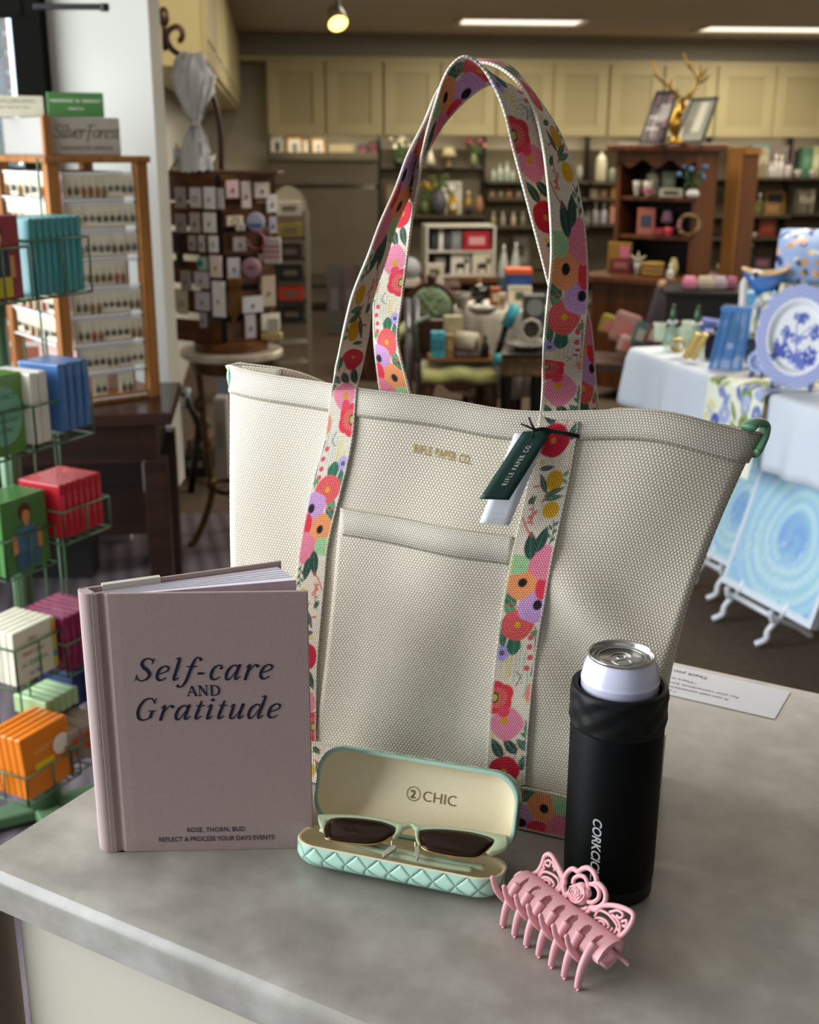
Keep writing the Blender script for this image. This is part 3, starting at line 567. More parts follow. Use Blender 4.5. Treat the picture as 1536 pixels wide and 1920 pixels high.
# sage green end clips
GRN = M('#5f9070', .4, 0, (40, .06), spec=.5)
tE = float((RC.T @ (np.append(ER, CT+.33)-CAM))[2]); pr = crom([P(*q) for q in ((1403, 803, tE-.012), (1410, 796, tE-.008), (1421, 791, tE-.003), (1431, 794, tE+.001), (1436, 803, tE+.002), (1434, 817, tE), (1428, 832, tE-.002), (1421, 846, tE-.004), (1416, 851, tE-.005))], 6)
mb = MB(); mb.tube(pr, .0033, 12, flat=2.0); mb.ob('corner_clip', GRN, tote, smooth=True)
tE = float((RC.T @ (np.append(EL, CT+.355)-CAM))[2]); pr = crom([P(*q) for q in ((462, 692, tE+.006), (450, 688, tE+.004), (440, 688, tE), (434, 695, tE-.002), (433, 708, tE-.004), (436, 722, tE-.004), (441, 738, tE-.003))], 6)
mb = MB(); mb.tube(pr, .0026, 12, flat=1.6); mb.ob('corner_clip', GRN, tote, smooth=True)
# ---------------------------------------------------------------- hang tag on the right strap
ht = thing('hang_tag', 'dark green paper swing tag tied with black cord to the right strap', 'tag', (0, 0, 0))
TG = M('#1d3b34', .45, 0, (80, .05)); TWH = M('#f4f5f8', .5, 0, (80, .02))
def card(name, q, mat, th=.0006, bend=0.0):
    q = [np.array(a) for a in q]; G = []
    for j in np.linspace(0, 1, 13):
        a = q[0]*(1-j)+q[3]*j; b = q[1]*(1-j)+q[2]*j; nrm = np.cross(q[1]-q[0], q[3]-q[0]); nrm /= np.linalg.norm(nrm)
        G.append([a*(1-i)+b*i-nrm*bend*math.sin(math.pi*j) for i in np.linspace(0, 1, 5)])
    mb = MB(); mb.grid(np.array(G)); return mb.ob(name, mat, ht, smooth=True, solid=th)
tt = tR-.006
qw = [P(965, 812, tt+.006), P(1026, 818, tt+.005), P(955, 985, tt-.002), P(899, 980, tt-.002)]; card('inner_card', qw, TWH)
qg = [P(981, 809, tt), P(1036, 807, tt-.002), P(954.5, 937.6, tt-.012), P(898.6, 935.5, tt-.012)]; cg = card('green_card', qg, TG, bend=.0)
g0, gx, gy = (qg[0]+qg[3])/2*0, None, None
def tagpt(a, b, e=.0008):                                            # a along the card from bottom to top, b across from left to right
    l = qg[3]*(1-a)+qg[0]*a; r_ = qg[2]*(1-a)+qg[1]*a; n_ = np.cross(qg[1]-qg[0], qg[3]-qg[0]); n_ /= np.linalg.norm(n_); n_ = n_ if np.dot(n_, CAM-qg[0]) > 0 else -n_
    return l*(1-b)+r_*b+n_*e
vs, fs = text2d('RIFLE PAPER CO.', 1.0, spacing=1.5, offset=.008, align='LEFT'); xm = max(v[0] for v in vs)
mb = MB(); mb.add([tagpt(.20+.60*x/xm, .62-.17*y/.7) for x, y in vs], fs); mb.ob('lettering', M('#e8e4d8', .5), cg, recalc=False)
nW = np.cross(qw[1]-qw[0], qw[3]-qw[0]); nW /= np.linalg.norm(nW); nW = nW if np.dot(nW, CAM-qw[0]) > 0 else -nW
for txt, yy in (('CANVAS', 967), ('CARRYALL', 976)):
    vs, fs = text2d(txt, 1.0, spacing=1.2, align='CENTER'); xm = max(v[0] for v in vs); wd = 13 if txt == 'CANVAS' else 18
    mb = MB(); mb.add([onPlane(931+x/xm*wd+y*2, yy-y*9+x/xm*1.2, qw[0], nW)+nW*.0008 for x, y in vs], fs); mb.ob('lettering', M('#d9dbe2', .5), ht, recalc=False)
CORD = M('#14140f', .7)
mb = MB(); kn = P(1003, 806, tt-.006)
mb.tube(crom([kn, P(990, 800, tt-.009), P(977, 795, tt-.006)], 6), .0008, 8); mb.tube(crom([kn, P(996, 793, tt-.009), P(992, 783, tt-.004)], 6), .0008, 8)
mb.tube(crom([P(1000, 820, tt-.004), P(999, 813, tt-.007), kn, P(1012, 805, tt-.006)], 6), .0009, 8)
mb.tube(crom([kn, P(1018, 806, tt-.004), P(1040, 811, tt-.002), P(1065, 816, tt-.002), P(1086, 820, tt+.003), P(1089, 822, tt+.009)], 6), .0009, 8)
mb.tube(crom([kn, P(1018, 803, tt-.003), P(1040, 808, tt-.001), P(1065, 812, tt-.001), P(1086, 816.5, tt+.003), P(1089, 818, tt+.009)], 6), .0009, 8)
mb.ball(kn, .0016, 10); mb.ob('cord', CORD, ht, smooth=True)
# ================================================================ counter
cy = -math.radians(29.5); cux, cuy = np.array([math.cos(cy), math.sin(cy)]), np.array([-math.sin(cy), math.cos(cy)])
F0, B0, X0, X1 = .5364, 1.198, -.705, 1.0
def cw(a, b, z=0.0): q = cux*a+cuy*b; return np.array([q[0], q[1], z])
k = NT('grey_laminate'); n1 = k.noise(16, 10); n2 = k.noise(40, 6)
f = k.math('ADD', k.math('MULTIPLY', n1, .66), k.math('ADD', k.math('MULTIPLY', n2, .22), k.math('MULTIPLY', k.noise(700, 2), .12)))
k.set(col=k.ramp(f, [(.36, '#8f8a81'), (.50, '#a09a91'), (.62, '#b2ada4')]), rough=.28, spec=.45); LAM = k.m
ctr = thing('counter_worktop', 'grey stone-look laminate counter top with rounded front edge', 'counter', cw(0, F0, 0), cy)
prof = [(0.66, .886), (.6616, .905), (.6616, .917), (.658, .92), (.03, .92), (.018, .9206), (.011, .9206), (.005, .9192), (.0012, .9155), (-.001, .910), (-.0004, .9035), (-.0008, .900), (-.0006, .886)]
mb = MB(); n = len(prof)
for xa in (X0, X1): mb.v += [(xa, y, z) for y, z in prof]
mb.f += [(i, (i+1) % n, (i+1) % n+n, i+n) for i in range(n)]+[tuple(range(n-1, -1, -1)), tuple(range(n, 2*n))]
mb.ob('worktop', LAM, ctr, auto=.5)
cab = thing('counter_cabinet', 'beige panelled counter base under the grey worktop', 'cabinet', cw(0, F0, 0), cy)
MB().box(((X0+X1)/2+.008, .335, .4935), (X1-X0-.03, .63, .785)).ob('panel', M('#cfc6b4', .5, 0, (5, .04)), cab, bev=.002)
MB().box((X0+.004, .012, .4935), (.012, .03, .785)).ob('edge_strip', M('#4a3a2b', .5), cab, bev=.001)
MB().box(((X0+X1)/2+.02, .34, .05), (X1-X0-.08, .58, .1)).ob('plinth', M('#2a2521', .6), cab)
# paper notice under a clear film
q = [onZ(*a, CT+.0006) for a in ((1483, 1297), (1453, 1348))]; eu = q[0]-q[1]; wp = np.linalg.norm(eu[:2]); ang = math.atan2(eu[1], eu[0])-math.pi/2
ntc = thing('paper_notice', 'white printed payment notice lying on the counter behind the bag', 'paper', q[1], ang)
MB().box((-.115, wp/2, .0), (.23, wp, .0006)).ob('sheet', M('#e9e9ee', .5, 0, (30, .02)), ntc)
for i, (s_, x0, sz, of) in enumerate((('Thank you for your patronage', -.084, .0090, .012), ('*There is a $15 fee', -.092, .0074, 0), ('For your convenience, purchases and', -.036, .0068, 0), ('A non-cash convenience fee may be', -.052, .0068, 0), ('* welcome', -.128, .0070, .012))):
    yy = wp-(.010, .029, .041, .051, .060)[i]; xx = (-.105, -.112, -.064, -.072, -.125)[i]
    lettering('print', s_, M('#2b2b33', .6), ntc, lambda x, y, xx=xx, yy=yy: (xx-x+.02, yy-y, .0006), sz, align='LEFT', offset=of*.5)
# ================================================================ book
bk = thing('journal_book', 'dusty pink cloth hardcover journal standing slightly open on the counter', 'book', (0, 0, CT))
k = NT('pink_book_cloth'); uvn = k.coord(); n1 = k.noise(1500, 2); n2 = k.noise(6, 2)
mp = k.node('ShaderNodeMapping'); k.link(uvn, mp.inputs[0]); mp.inputs['Scale'].default_value = (900, 900, 2600); n3 = k.noise(1, 2, mp.outputs[0])
k.set(col=k.mix(k.math('ADD', k.math('MULTIPLY', n1, .6), k.math('MULTIPLY', n3, .4)), '#957d79', '#bda59f'), rough=.85, spec=.2, sheen=.25); k.bump(k.math('ADD', n1, n3), .0002); CLOTH = k.m
HB = .2255
hf = np.array([-.2415, .8295]); fr = np.array([-.0775, .8372]); sb = np.array([-.2535, .8425]); br = np.array([-.1060, .9080])
eF = (fr-hf)/np.linalg.norm(fr-hf); nFr = np.array([eF[1], -eF[0]])
def V3(q, z): return (float(q[0]), float(q[1]), float(z))
def board(name, a, b, th, nrm, z0=0.0, z1=HB, groove=False):
    e = (b-a)/np.linalg.norm(b-a); L = np.linalg.norm(b-a); mb = MB()
    xs = [0, .0045, .0075, .0095, .0125, .02, L] if groove else [0, L]; dp = [0.0003, -.0002, -.0019, -.0019, -.0003, 0, 0] if groove else [0, 0]
    out = [a+e*x+nrm*d for x, d in zip(xs, dp)]+[b-nrm*th, a-nrm*th]
    return mb.prism([tuple(q) for q in out], z0, z1).ob(name, CLOTH, bk, bev=.0007)
fc = board('front_cover', hf, fr, .0032, nFr, groove=True)
eB2 = (br-sb)/np.linalg.norm(br-sb); nBk = np.array([-eB2[1], eB2[0]])
bc = board('back_cover', sb, br, .0030, nBk)
es = sb-hf; Ls = np.linalg.norm(es); ns = np.array([-es[1], es[0]])/Ls; ns = ns if ns @ np.array([-1, -.3]) > 0 else -ns
so = [hf+es*t+ns*.0042*math.sin(math.pi*t)**.6 for t in np.linspace(-.02, 1.02, 9)]; so = [q if np.isfinite(q).all() else hf for q in [hf]+so[1:-1]+[sb]]
MB().prism([tuple(q) for q in so]+[tuple(sb-ns*.003+eB2*.002), tuple(hf-ns*.003+eF*.002)], 0, HB).ob('spine', CLOTH, bk, auto=.8, bev=.0006)
# page block hinged on the back cover, last leaf tinted
PG = M('#eceaf4', .8, 0, (300, .03)); q0 = hf*.75+sb*.25+eF*.004; q1 = sb+eB2*.003-nBk*.0035; q2 = br-eB2*.004-nBk*.0035; q3 = np.array([-.0905, .8725])
MB().prism([tuple(q0), tuple(q3), tuple(q3*.5+q2*.5+np.array([.0015, 0])), tuple(q2), tuple(q1)], .004, HB-.004).ob('page_block', PG, bk)
e3 = (q3-q0)/np.linalg.norm(q3-q0); n3_ = np.array([e3[1], -e3[0]]); k = NT('tinted_endpaper'); k.set(col=k.ramp(k.noise(16, 3), [(.35, '#c9b3c6'), (.55, '#dcc5d2'), (.7, '#b9bccb')]), rough=.7)
MB().prism([tuple(q0+n3_*.0004), tuple(q3+n3_*.0009), tuple(q3+n3_*.0018+e3*.0005), tuple(q0+n3_*.0012)], .004, HB-.0035).ob('endpaper', k.m, bk)
mb = MB()
for tq in (.22, .36, .5, .64, .8):
    a = q0*(1-tq)+q1*tq; b = q3*(1-tq)+q2*tq; mb.prism([tuple(a), tuple(b), tuple(b+np.array([.0004, .0004])), tuple(a+np.array([.0004, .0004]))], HB-.0045, HB-.0034)
mb.ob('leaf_edges', M('#d8d6e2', .8), bk)
a = sb+eB2*.017; b = sb+eB2*.062
MB().prism([tuple(a+nBk*.0012), tuple(b+nBk*.0012), tuple(b-nBk*.0040), tuple(a-nBk*.0040)], HB-.028, HB+.0012).ob('paper_sleeve', M('#cfcabd', .7, name='sleeve'), bk)
INK = M('#1b1c33', .5, 0, (90, .05))
def onF(x, y, e=.0004): q = hf+eF*x+nFr*e; return V3(q, y)
stroke_text('title', 'Self-care', INK, fc, lambda x, y: onF(.0812+x, .1533+y), .0262, thick=.092, thin=.022, shear=.27, track=.082)
stroke_text('title', 'AND', INK, fc, lambda x, y: onF(.0815+x, .1396+y), .0121, thick=.13, thin=.04, track=.02)
stroke_text('title', 'Gratitude', INK, fc, lambda x, y: onF(.0825+x, .1195+y), .0262, thick=.092, thin=.022, shear=.27, track=.090)
lettering('subtitle', 'ROSE, THORN, BUD', INK, fc, lambda x, y: onF(.0855+x*.84, .0178+y), .0060, spacing=1.05, offset=.008)
lettering('subtitle', 'REFLECT & PROCESS YOUR DAYS EVENTS', INK, fc, lambda x, y: onF(.0857+x*.84, .0094+y), .0060, spacing=1.0, offset=.008)
# ================================================================ spectacle case
cyw = math.radians(-18.0); cc = np.array([.0035, .8305])+np.array([-math.sin(cyw), math.cos(cyw)])*-.0335
case = thing('glasses_case', 'open mint green woven glasses case with cream lining', 'case', (cc[0], cc[1], CT), cyw)
LX, LY, LL = .170, .046, .064
def rrect(lx, ly, n=12, e=3.2, taper=0.0):
    r = min(.021, ly/2-.001, lx/2-.001) if ly > .01 else ly/2-.0002; out = []
    for cx_, cy_, a0 in ((lx/2-r, ly/2-r, 0), (-lx/2+r, ly/2-r, 1), (-lx/2+r, -ly/2+r, 2), (lx/2-r, -ly/2+r, 3)):
        for i in range(n): a = (a0+i/(n-1))*math.pi/2; out.append((cx_+r*math.cos(a), cy_+r*math.sin(a)))
        if a0 in (0, 2):
            x2 = -out[-1][0]
            for i in range(1, 16): out.append((out[-1][0]+(x2-out[-1][0])/(16-i+1) if False else cx_+(x2-cx_)*i/16, cy_+r*math.sin((a0+1)*math.pi/2)))
    return out
k = NT('mint_woven_leather'); o = k.node('ShaderNodeUVMap', uv_map='UVMap').outputs[0]; x_, y_, z_ = k.xyz(o); pp = .0178
a = k.math('DIVIDE', k.math('ADD', x_, y_), pp*1.0); b = k.math('DIVIDE', k.math('SUBTRACT', x_, y_), pp*1.0)
fa = k.math('ABSOLUTE', k.math('SUBTRACT', k.math('FRACT', a), .5)); fb = k.math('ABSOLUTE', k.math('SUBTRACT', k.math('FRACT', b), .5))
par = k.math('MODULO', k.math('ABSOLUTE', k.math('ADD', k.math('FLOOR', a), k.math('FLOOR', b))), 2.0)
fs = k.math('FRACT', k.math('ADD', k.math('MULTIPLY', k.math('FRACT', a), par), k.math('MULTIPLY', k.math('SUBTRACT', 1.0, par), k.math('FRACT', b))))
edge = k.math('MAXIMUM', fa, fb); dome = k.math('SUBTRACT', 1.0, k.math('POWER', k.math('MULTIPLY', edge, 2.0), 6.0)); hh = k.math('ADD', k.math('MULTIPLY', dome, .6), k.math('MULTIPLY', fs, .7))
k.set(col=k.mix(k.math('MINIMUM', dome, 1.0), '#86b59c', k.mix(k.noise(60), '#b3dcc6', '#c4e6d4')), rough=.35, spec=.5, coat=.15); k.bump(hh, .0016); WOV = k.m
LIN = M('#eee0bd', .8, 0, (600, .06), bump=(900, .0002), spec=.2)
def shell(name, mat, parent, H, fn, inset=0.0, floor=True, taper=0.0, hr=.009, ly=None):
    LY_ = ly or LY
    prof = [(0.0, 0.0)]; rings = []; uvl = []; m = 10
    lv = [(1-(1-math.sin(t*math.pi/2))*hr*2/LY*1.0, H-hr+0*t, t) for t in ()]
    steps = [(z, 0.0) for z in np.linspace(0, H-hr, 5)]+[(H-hr+hr*math.sin(a), hr*(1-math.cos(a))) for a in np.linspace(.2, math.pi/2, 6)]
    steps += [(H, hr+.008), (H, LY_/2-.004)]; dist = 0
    for i, (z, ins) in enumerate(steps):
        if i: dist += math.hypot(z-steps[i-1][0], ins-steps[i-1][1])
        o2 = rrect(LX-2*ins-2*inset, LY_-2*ins-2*inset, 14, 3.6, taper); per = 0; row = []; uvr = []
        for j, (x, y) in enumerate(o2):
            if j: per += math.hypot(x-o2[j-1][0], y-o2[j-1][1])
            row.append(fn(x, y, z-inset if False else z)); uvr.append((per*(LX/(LX-2*ins-2*inset+1e-6)), dist))
        rings.append(row); uvl.append(uvr)
    mb = MB(); mb.grid(np.array(rings), wrap=True); mb.f.append(tuple(len(rings[0])*(len(rings)-1)+i for i in range(len(rings[0]))))
    return mb.ob(name, mat, parent, smooth=True, uv=np.array(uvl).reshape(-1, 2))
HBt = .0185
TH_ = math.radians(10); YP = LY/2-.008
def tip(x, y, z): c, s = math.cos(TH_), math.sin(TH_); return (x, YP-(YP-y)*c+z*s, max(z*c+(YP-y)*s, .0004))
low = lambda x, y, z: tip(x, y, HBt-z)
sh = shell('base_shell', WOV, case, HBt-.0006, low)
li = shell('base_lining', LIN, sh, HBt-.005, lambda x, y, z: tip(x, y, HBt-z+.0002), inset=.0028)
rim = MB(); o1 = rrect(LX, LY, 14, 3.6); o2 = rrect(LX-.0056, LY-.0056, 14, 3.6); n = len(o1)
rim.add([tip(x, y, HBt) for x, y in o1]+[tip(x*.992, y*.98, HBt+.0012) for x, y in o1]+[tip(x, y, HBt) for x, y in o2], [(i, (i+1) % n, (i+1) % n+n, i+n) for i in range(n)]+[(i+n, (i+1) % n+n, (i+1) % n+2*n, i+2*n) for i in range(n)])
rim.ob('rim_piping', LIN, sh, smooth=True)
tl = math.radians(102)                                              # lid swung open about the back edge
def lidf(x, y, z, lean=0.0):
    yy = y-LY/2; zz = z; c, s = math.cos(tl), math.sin(tl); return (x, LY/2+yy*c-(-zz)*0+zz*s*1.0*1 if False else LY/2-.001+(-yy)*(-c)*1.0+zz*s, HBt+.001+(-yy)*s+zz*c*1.0)
def lidt(x, y, z): d = LL/2-y; c, s = math.cos(tl), math.sin(tl); return tip(x, LY/2-.001-d*c*1.0+z*s, HBt+.0015+d*s+z*c)
lid = shell('lid_shell', WOV, case, .021, lidt, ly=LL)
ll = shell('lid_lining', LIN, lid, .018, lambda x, y, z: lidt(x, y, z-.0002), inset=.0028, hr=.014, ly=LL)
o1 = rrect(LX, LL, 14); o2 = rrect(LX-.0056, LL-.0056, 14)
rim = MB(); rim.add([lidt(x, y, 0) for x, y in o1]+[lidt(x*.992, y*.98, -.0012) for x, y in o1]+[lidt(x, y, 0) for x, y in o2], [(i, (i+1) % n, (i+1) % n+n, i+n) for i in range(n)]+[(i+n, (i+1) % n+n, (i+1) % n+2*n, i+2*n) for i in range(n)])
rim.ob('rim_piping', M('#b5dcc8', .4), lid, smooth=True)
GOLDINK = M('#7d6238', .35, .4)
def onl(x, y): return lidt(-.0025+x*.8, LL/2-.0285-y*.8, .0172)
lettering('lettering', 'CHIC', GOLDINK, lid, lambda x, y: onl(.0055+x, y), .0152, align='LEFT', offset=-.012, spacing=1.02)
lettering('lettering', '2', GOLDINK, lid, lambda x, y: onl(-.0045+x, .0014+y), .0112, offset=.025)
mb = MB(); an = np.linspace(0, 2*math.pi, 41)[:-1]; r1, r2 = .0073, .0066
mb.add([onl(-.0040+r1*math.cos(a), .0055+r1*math.sin(a)) for a in an]+[onl(-.0040+r2*math.cos(a), .0055+r2*math.sin(a)) for a in an], [(i, (i+1) % 40, (i+1) % 40+40, i+40) for i in range(40)]); mb.ob('lettering', GOLDINK, lid, recalc=False)
# ================================================================ sunglasses lying in the case
sg = thing('sunglasses', 'pale green sunglasses with brown lenses lying in the open case', 'sunglasses', (0, 0, 0))
ex = np.array([math.cos(cyw), math.sin(cyw), 0]); ey = np.array([-math.sin(cyw), math.cos(cyw), 0])
so_ = np.array([cc[0], cc[1], CT+.0285])+ey*(-.015); sn = -ey*math.sin(math.radians(10))+np.array([0, 0, 1])*math.cos(math.radians(10)); sn /= np.linalg.norm(sn)
def gp(x, y, off=0.0): X, Y = 540+x/3.339, 1380+y/3.339; return onPlane(X, Y, so_, sn)+sn*off
def plate(pts, th, off=0.0, bulge=0.0, n=4):
    p2 = crom(pts, n, True); m = len(p2); c = p2.mean(0); mb = MB(); vs = []; fs = []
    for zf in (1, -1):
        b0 = len(vs); rr = (1.0, .8, .5, .2)
        for r in rr: vs += [tuple(gp(*(c+(q-c)*r), off+zf*th/2+bulge*(1-r*r))) for q in p2]
        for a in range(len(rr)-1): fs += [(b0+a*m+i, b0+a*m+(i+1) % m, b0+(a+1)*m+(i+1) % m, b0+(a+1)*m+i) for i in range(m)]
        fs.append(tuple(b0+(len(rr)-1)*m+i for i in range(m)))
    fs += [(i, (i+1) % m, (i+1) % m+len(rr)*m, i+len(rr)*m) for i in range(m)]; mb.add(vs, fs); return mb
LENS = M('#28150a', .12, 0, (3, .3), spec=.25, name='brown_lens'); 
k = NT('clear_green_acetate'); k.set(col='#dcebc4', rough=.2, trans=.25, ior=1.3, spec=.4, coat=.2); ACE = k.m
lensL = [(285, 520), (400, 520), (520, 532), (620, 552), (672, 582), (660, 625), (600, 660), (530, 679), (420, 677), (300, 664), (250, 650), (231, 610), (240, 560)]
lensR = [(845, 595), (930, 590), (1050, 598), (1180, 618), (1285, 655), (1262, 705), (1200, 754), (1140, 764), (1020, 754), (900, 729), (845, 700), (822, 650), (825, 612)]
for L_ in (lensL, lensR): plate(L_, .0018, .0006, .0012).ob('lens', LENS, sg, smooth=True)
def ribbon(top, bot, th, off=0.0):
    a, b = crom(top, 6), crom(bot, 6); n = min(len(a), len(b)); a, b = a[:n], b[:n]; mb = MB(); G = []
    for i in range(n):
        row = []
        for kk in range(12): t = 2*math.pi*kk/12; m = (a[i]+b[i])/2; d = (a[i]-b[i])/2; row.append(gp(*(m+d*math.copysign(abs(math.cos(t))**.55, math.cos(t))), off+th/2*math.copysign(abs(math.sin(t))**.55, math.sin(t))))
        G.append(row)
    mb.grid(np.array(G), wrap=True); m = 12; mb.f.append(tuple(range(m))); mb.f.append(tuple((n-1)*m+i for i in range(m))); return mb
fr_ = thing('x', 'x', 'x') if False else None
frame = ribbon([(188, 505), (230, 494), (400, 498), (600, 520), (700, 546), (770, 545), (830, 563), (1000, 574), (1200, 598), (1382, 628)], [(200, 556), (262, 536), (400, 524), (560, 542), (690, 585), (770, 566), (815, 598), (990, 597), (1180, 622), (1378, 688)], .0046, -.0006).ob('brow_frame', ACE, sg, smooth=True)
ribbon([(190, 500), (188, 520), (195, 550), (215, 590)], [(260, 505), (252, 530), (243, 560), (228, 600)], .0045, -.0006).ob('end_piece', ACE, frame, smooth=True)
ribbon([(1290, 640), (1285, 665), (1268, 700), (1240, 735)], [(1385, 640), (1378, 690), (1345, 716), (1265, 742)], .0045, -.0006).ob('end_piece', ACE, frame, smooth=True)
ribbon([(668, 552), (674, 585), (668, 615), (655, 640)], [(735, 566), (720, 590), (700, 615), (668, 645)], .0044, -.0004).ob('bridge', ACE, frame, smooth=True)
ribbon([(800, 572), (795, 600), (800, 640), (812, 675)], [(842, 590), (820, 612), (818, 650), (828, 690)], .0044, -.0004).ob('bridge', ACE, frame, smooth=True)
GOLD = M('#d8b070', .18, 1.0, None, name='gold_wire')
for w_ in ([(231, 610), (238, 645), (300, 666), (420, 681), (530, 684), (605, 663), (662, 622)], [(822, 650), (838, 700), (900, 733), (1020, 758), (1140, 770), (1205, 757), (1268, 700)]):
    MB().tube([gp(x, y, .0008) for x, y in crom(w_, 8)], .0006, 8).ob('rim_wire', GOLD, sg, smooth=True)
PADM = M('#e6dfce', .15, 0, None, trans=.5, name='clear_pad')
for pts in ([(650, 672), (680, 668), (675, 690), (640, 715), (600, 742), (590, 728), (610, 700)], [(795, 680), (812, 672), (822, 700), (818, 745), (806, 758), (797, 730)]):
    pd = plate(pts, .0022, -.003).ob('nose_pad', PADM, sg, smooth=True)
    MB().tube([gp(*pts[0], -.002), gp(pts[0][0], pts[0][1]-14, .0003)], .0005, 6).ob('pad_arm', GOLD, pd)
for xs in ((-.066, .060), (-.058, .068)):                           # folded temples behind the lenses
    yb = .004 if xs[0] < -.06 else .010; c0 = np.array([cc[0], cc[1], CT])
    pts = [c0+ex*x+ey*yb2+np.array([0, 0, z]) for x, yb2, z in ((xs[0], yb-.004, .0300), (xs[0]*.5, yb-.006, .0235), (0, yb-.008, .0215), (xs[1]*.6, yb-.008, .0205), (xs[1], yb-.006, .0200))]
    MB().tube(crom(pts, 6), .0020, 8, flat=1.6).ob('temple', ACE, sg, smooth=True)
# ================================================================ can cooler and drink can
KC = np.array([.1565, .7925]); KH = .171
kz = thing('can_cooler', 'tall matte black slim can cooler standing beside the tote bag', 'can cooler', (KC[0], KC[1], CT))
BLK = M('#050505', .5, 0, (200, .1), bump=(1500, .00008), spec=.14)
MB().lathe([(.0325, 0), (.0340, .0012), (.0342, .0125), (.0338, .0128)], 64).ob('base_ring', M('#090909', .4), kz, auto=.6)
MB().lathe([(.0336, .0128), (.0346, .0140), (.0348, .03), (.0350, .148), (.034, .150)], 72, cap=False).ob('body', BLK, kz, smooth=True)
mb = MB(); G = []; nA = 120
for j in range(29):
    z = KH-.031+.031*j/28; row = []
    for i in range(nA):
        a = 2*math.pi*i/nA; x = a/(2*math.pi)*9; y = (z-(KH-.031))/.0165
        d = abs(((x+y) % 1)-.5)+abs(((x-y) % 1)-.5); r = .0368-.0016*(1-min(1, d*1.05)) if True else 0
        e = min(1, j/2, (28-j)/3); row.append(((.0352+(r-.0352)*e)*math.cos(a), (.0352+(r-.0352)*e)*math.sin(a), z))
    G.append(row)
G.append([(.0325*math.cos(2*math.pi*i/nA), .0325*math.sin(2*math.pi*i/nA), KH+.0008) for i in range(nA)])
G.append([(.0306*math.cos(2*math.pi*i/nA), .0306*math.sin(2*math.pi*i/nA), KH-.001) for i in range(nA)])
G.append([(.0306*math.cos(2*math.pi*i/nA), .0306*math.sin(2*math.pi*i/nA), KH-.03) for i in range(nA)])
mb.grid(np.array(G), wrap=True); mb.ob('quilted_collar', M('#0a0a0a', .5, 0, (200, .1), spec=.25), kz, auto=.5)
def onK(x, y, e=.0003):                                             # lettering runs down the side of the body
    a = KA0+y/.035; return ((.0349+e)*math.cos(a), (.0349+e)*math.sin(a), .0765-x)
q = onZ(1110, 1640, CT+.04); KA0 = math.radians(-123)
lettering('brand_print', 'CORKCICLE.', M('#b9b9b6', .4), kz, onK, .0098, align='LEFT', shear=.22, offset=.022, spacing=.98)
can = thing('drink_can', 'slim pale lilac drink can with silver lid sitting in the black cooler', 'can', (KC[0], KC[1], CT))
LIL = M('#dedcf2', .25, .08, (10, .03), spec=.6, coat=.4); ALU = M('#c8c8c4', .22, 1.0, None, name='aluminium')
MB().lathe([(.026, .018), (.0288, .03), (.0288, KH+.0035), (.0290, KH+.0040), (.0290, KH+.0055), (.0286, KH+.0062), (.0283, KH+.008), (.0272, KH+.014), (.0250, KH+.0195), (.0238, KH+.0222)], 64, cap=False).ob('body', LIL, can, auto=.6)
ld = MB().lathe([(.0235, KH+.0215), (.0245, KH+.0226), (.0247, KH+.0240), (.0241, KH+.0250), (.0234, KH+.0246), (.0225, KH+.0215), (.0218, KH+.0196), (.0208, KH+.0196), (.0203, KH+.0208), (.0001, KH+.0208)], 64, cap=False).ob('lid', ALU, can, smooth=True)
mb = MB(); zt = KH+.0211
for rx, ry, cx_, cy_ in ((.0085, .0115, 0, -.003), (.0060, .0045, 0, -.009), (.0035, .0032, 0, .0), (.0175, .0175, 0, 0)):
    mb.tube([(cx_+rx*math.cos(a), cy_+ry*math.sin(a), zt) for a in np.linspace(0, 2*math.pi, 33)[:-1]], .0006, 6, closed=True)
mb.ob('pull_tab', ALU, ld, smooth=True)
# ================================================================ claw clip
cl0 = onZ(943, 1738, CT)
cd = np.array([.567, -.823]); cpv = np.array([-.823, -.567])          # along the clip, towards the front teeth
clip = thing('claw_clip', 'matte pink rose openwork hair claw clip lying on the counter', 'hair clip', (0, 0, 0))
PK = M('#e3a9ad', .5, 0, (30, .05), spec=.35, name='pink_plastic')
def cp(d_, v, h): q = cl0[:2]+cd*d_+cpv*v; return (q[0], q[1], CT+h)
tp = .01355
def sweep(pts, r0, r1, n=10, flat=.75): c = crom(pts, 7); return MB().tube(c, list(np.linspace(r0, r1, len(c)-1))+[r1*.6], n, flat=flat)
# arched front shell with slots between the teeth
mb = MB(); prof = [(-.0310, .0318), (-.0275, .0335), (-.0225, .0338), (-.0165, .0325), (-.0120, .0296), (-.0085, .0255)]
nd = 130; d0, d1 = -.008, .0905; ds = np.linspace(d0, d1, nd); pv = crom(prof, 6); keep = []
for sgn in (0, 1):
    mb.v += [cp(d_, v-(0 if sgn == 0 else .0005), h-(.0032 if sgn else 0)) for d_ in ds for v, h in pv]
m = len(pv); off = nd*m
def solid(i, j):
    d_ = ds[i]; t = j/(m-1); ph = ((d_-tp*.5) % tp)/tp; c = abs(ph-.5)*tp
    if t > .36 and 0 < d_ < .082: return c > .0032*math.sqrt(max(0, min(1, (t-.36)/.14))) if t < .7 else c > .0038
    return True
for i in range(nd-1):
    for j in range(m-1):
        if not solid(i, j): continue
        a = i*m+j; mb.f.append((a, a+m, a+m+1, a+1)); mb.f.append((a+off+1, a+m+1+off, a+m+off, a+off))
        for (di, dj, q1, q2) in ((-1, 0, a, a+1), (1, 0, a+m, a+m+1), (0, -1, a, a+m), (0, 1, a+1, a+m+1)):
            ii, jj = i+di, j+dj
            if not (0 <= ii < nd-1 and 0 <= jj < m-1) or not solid(ii, jj): mb.f.append((q1, q2, q2+off, q1+off))
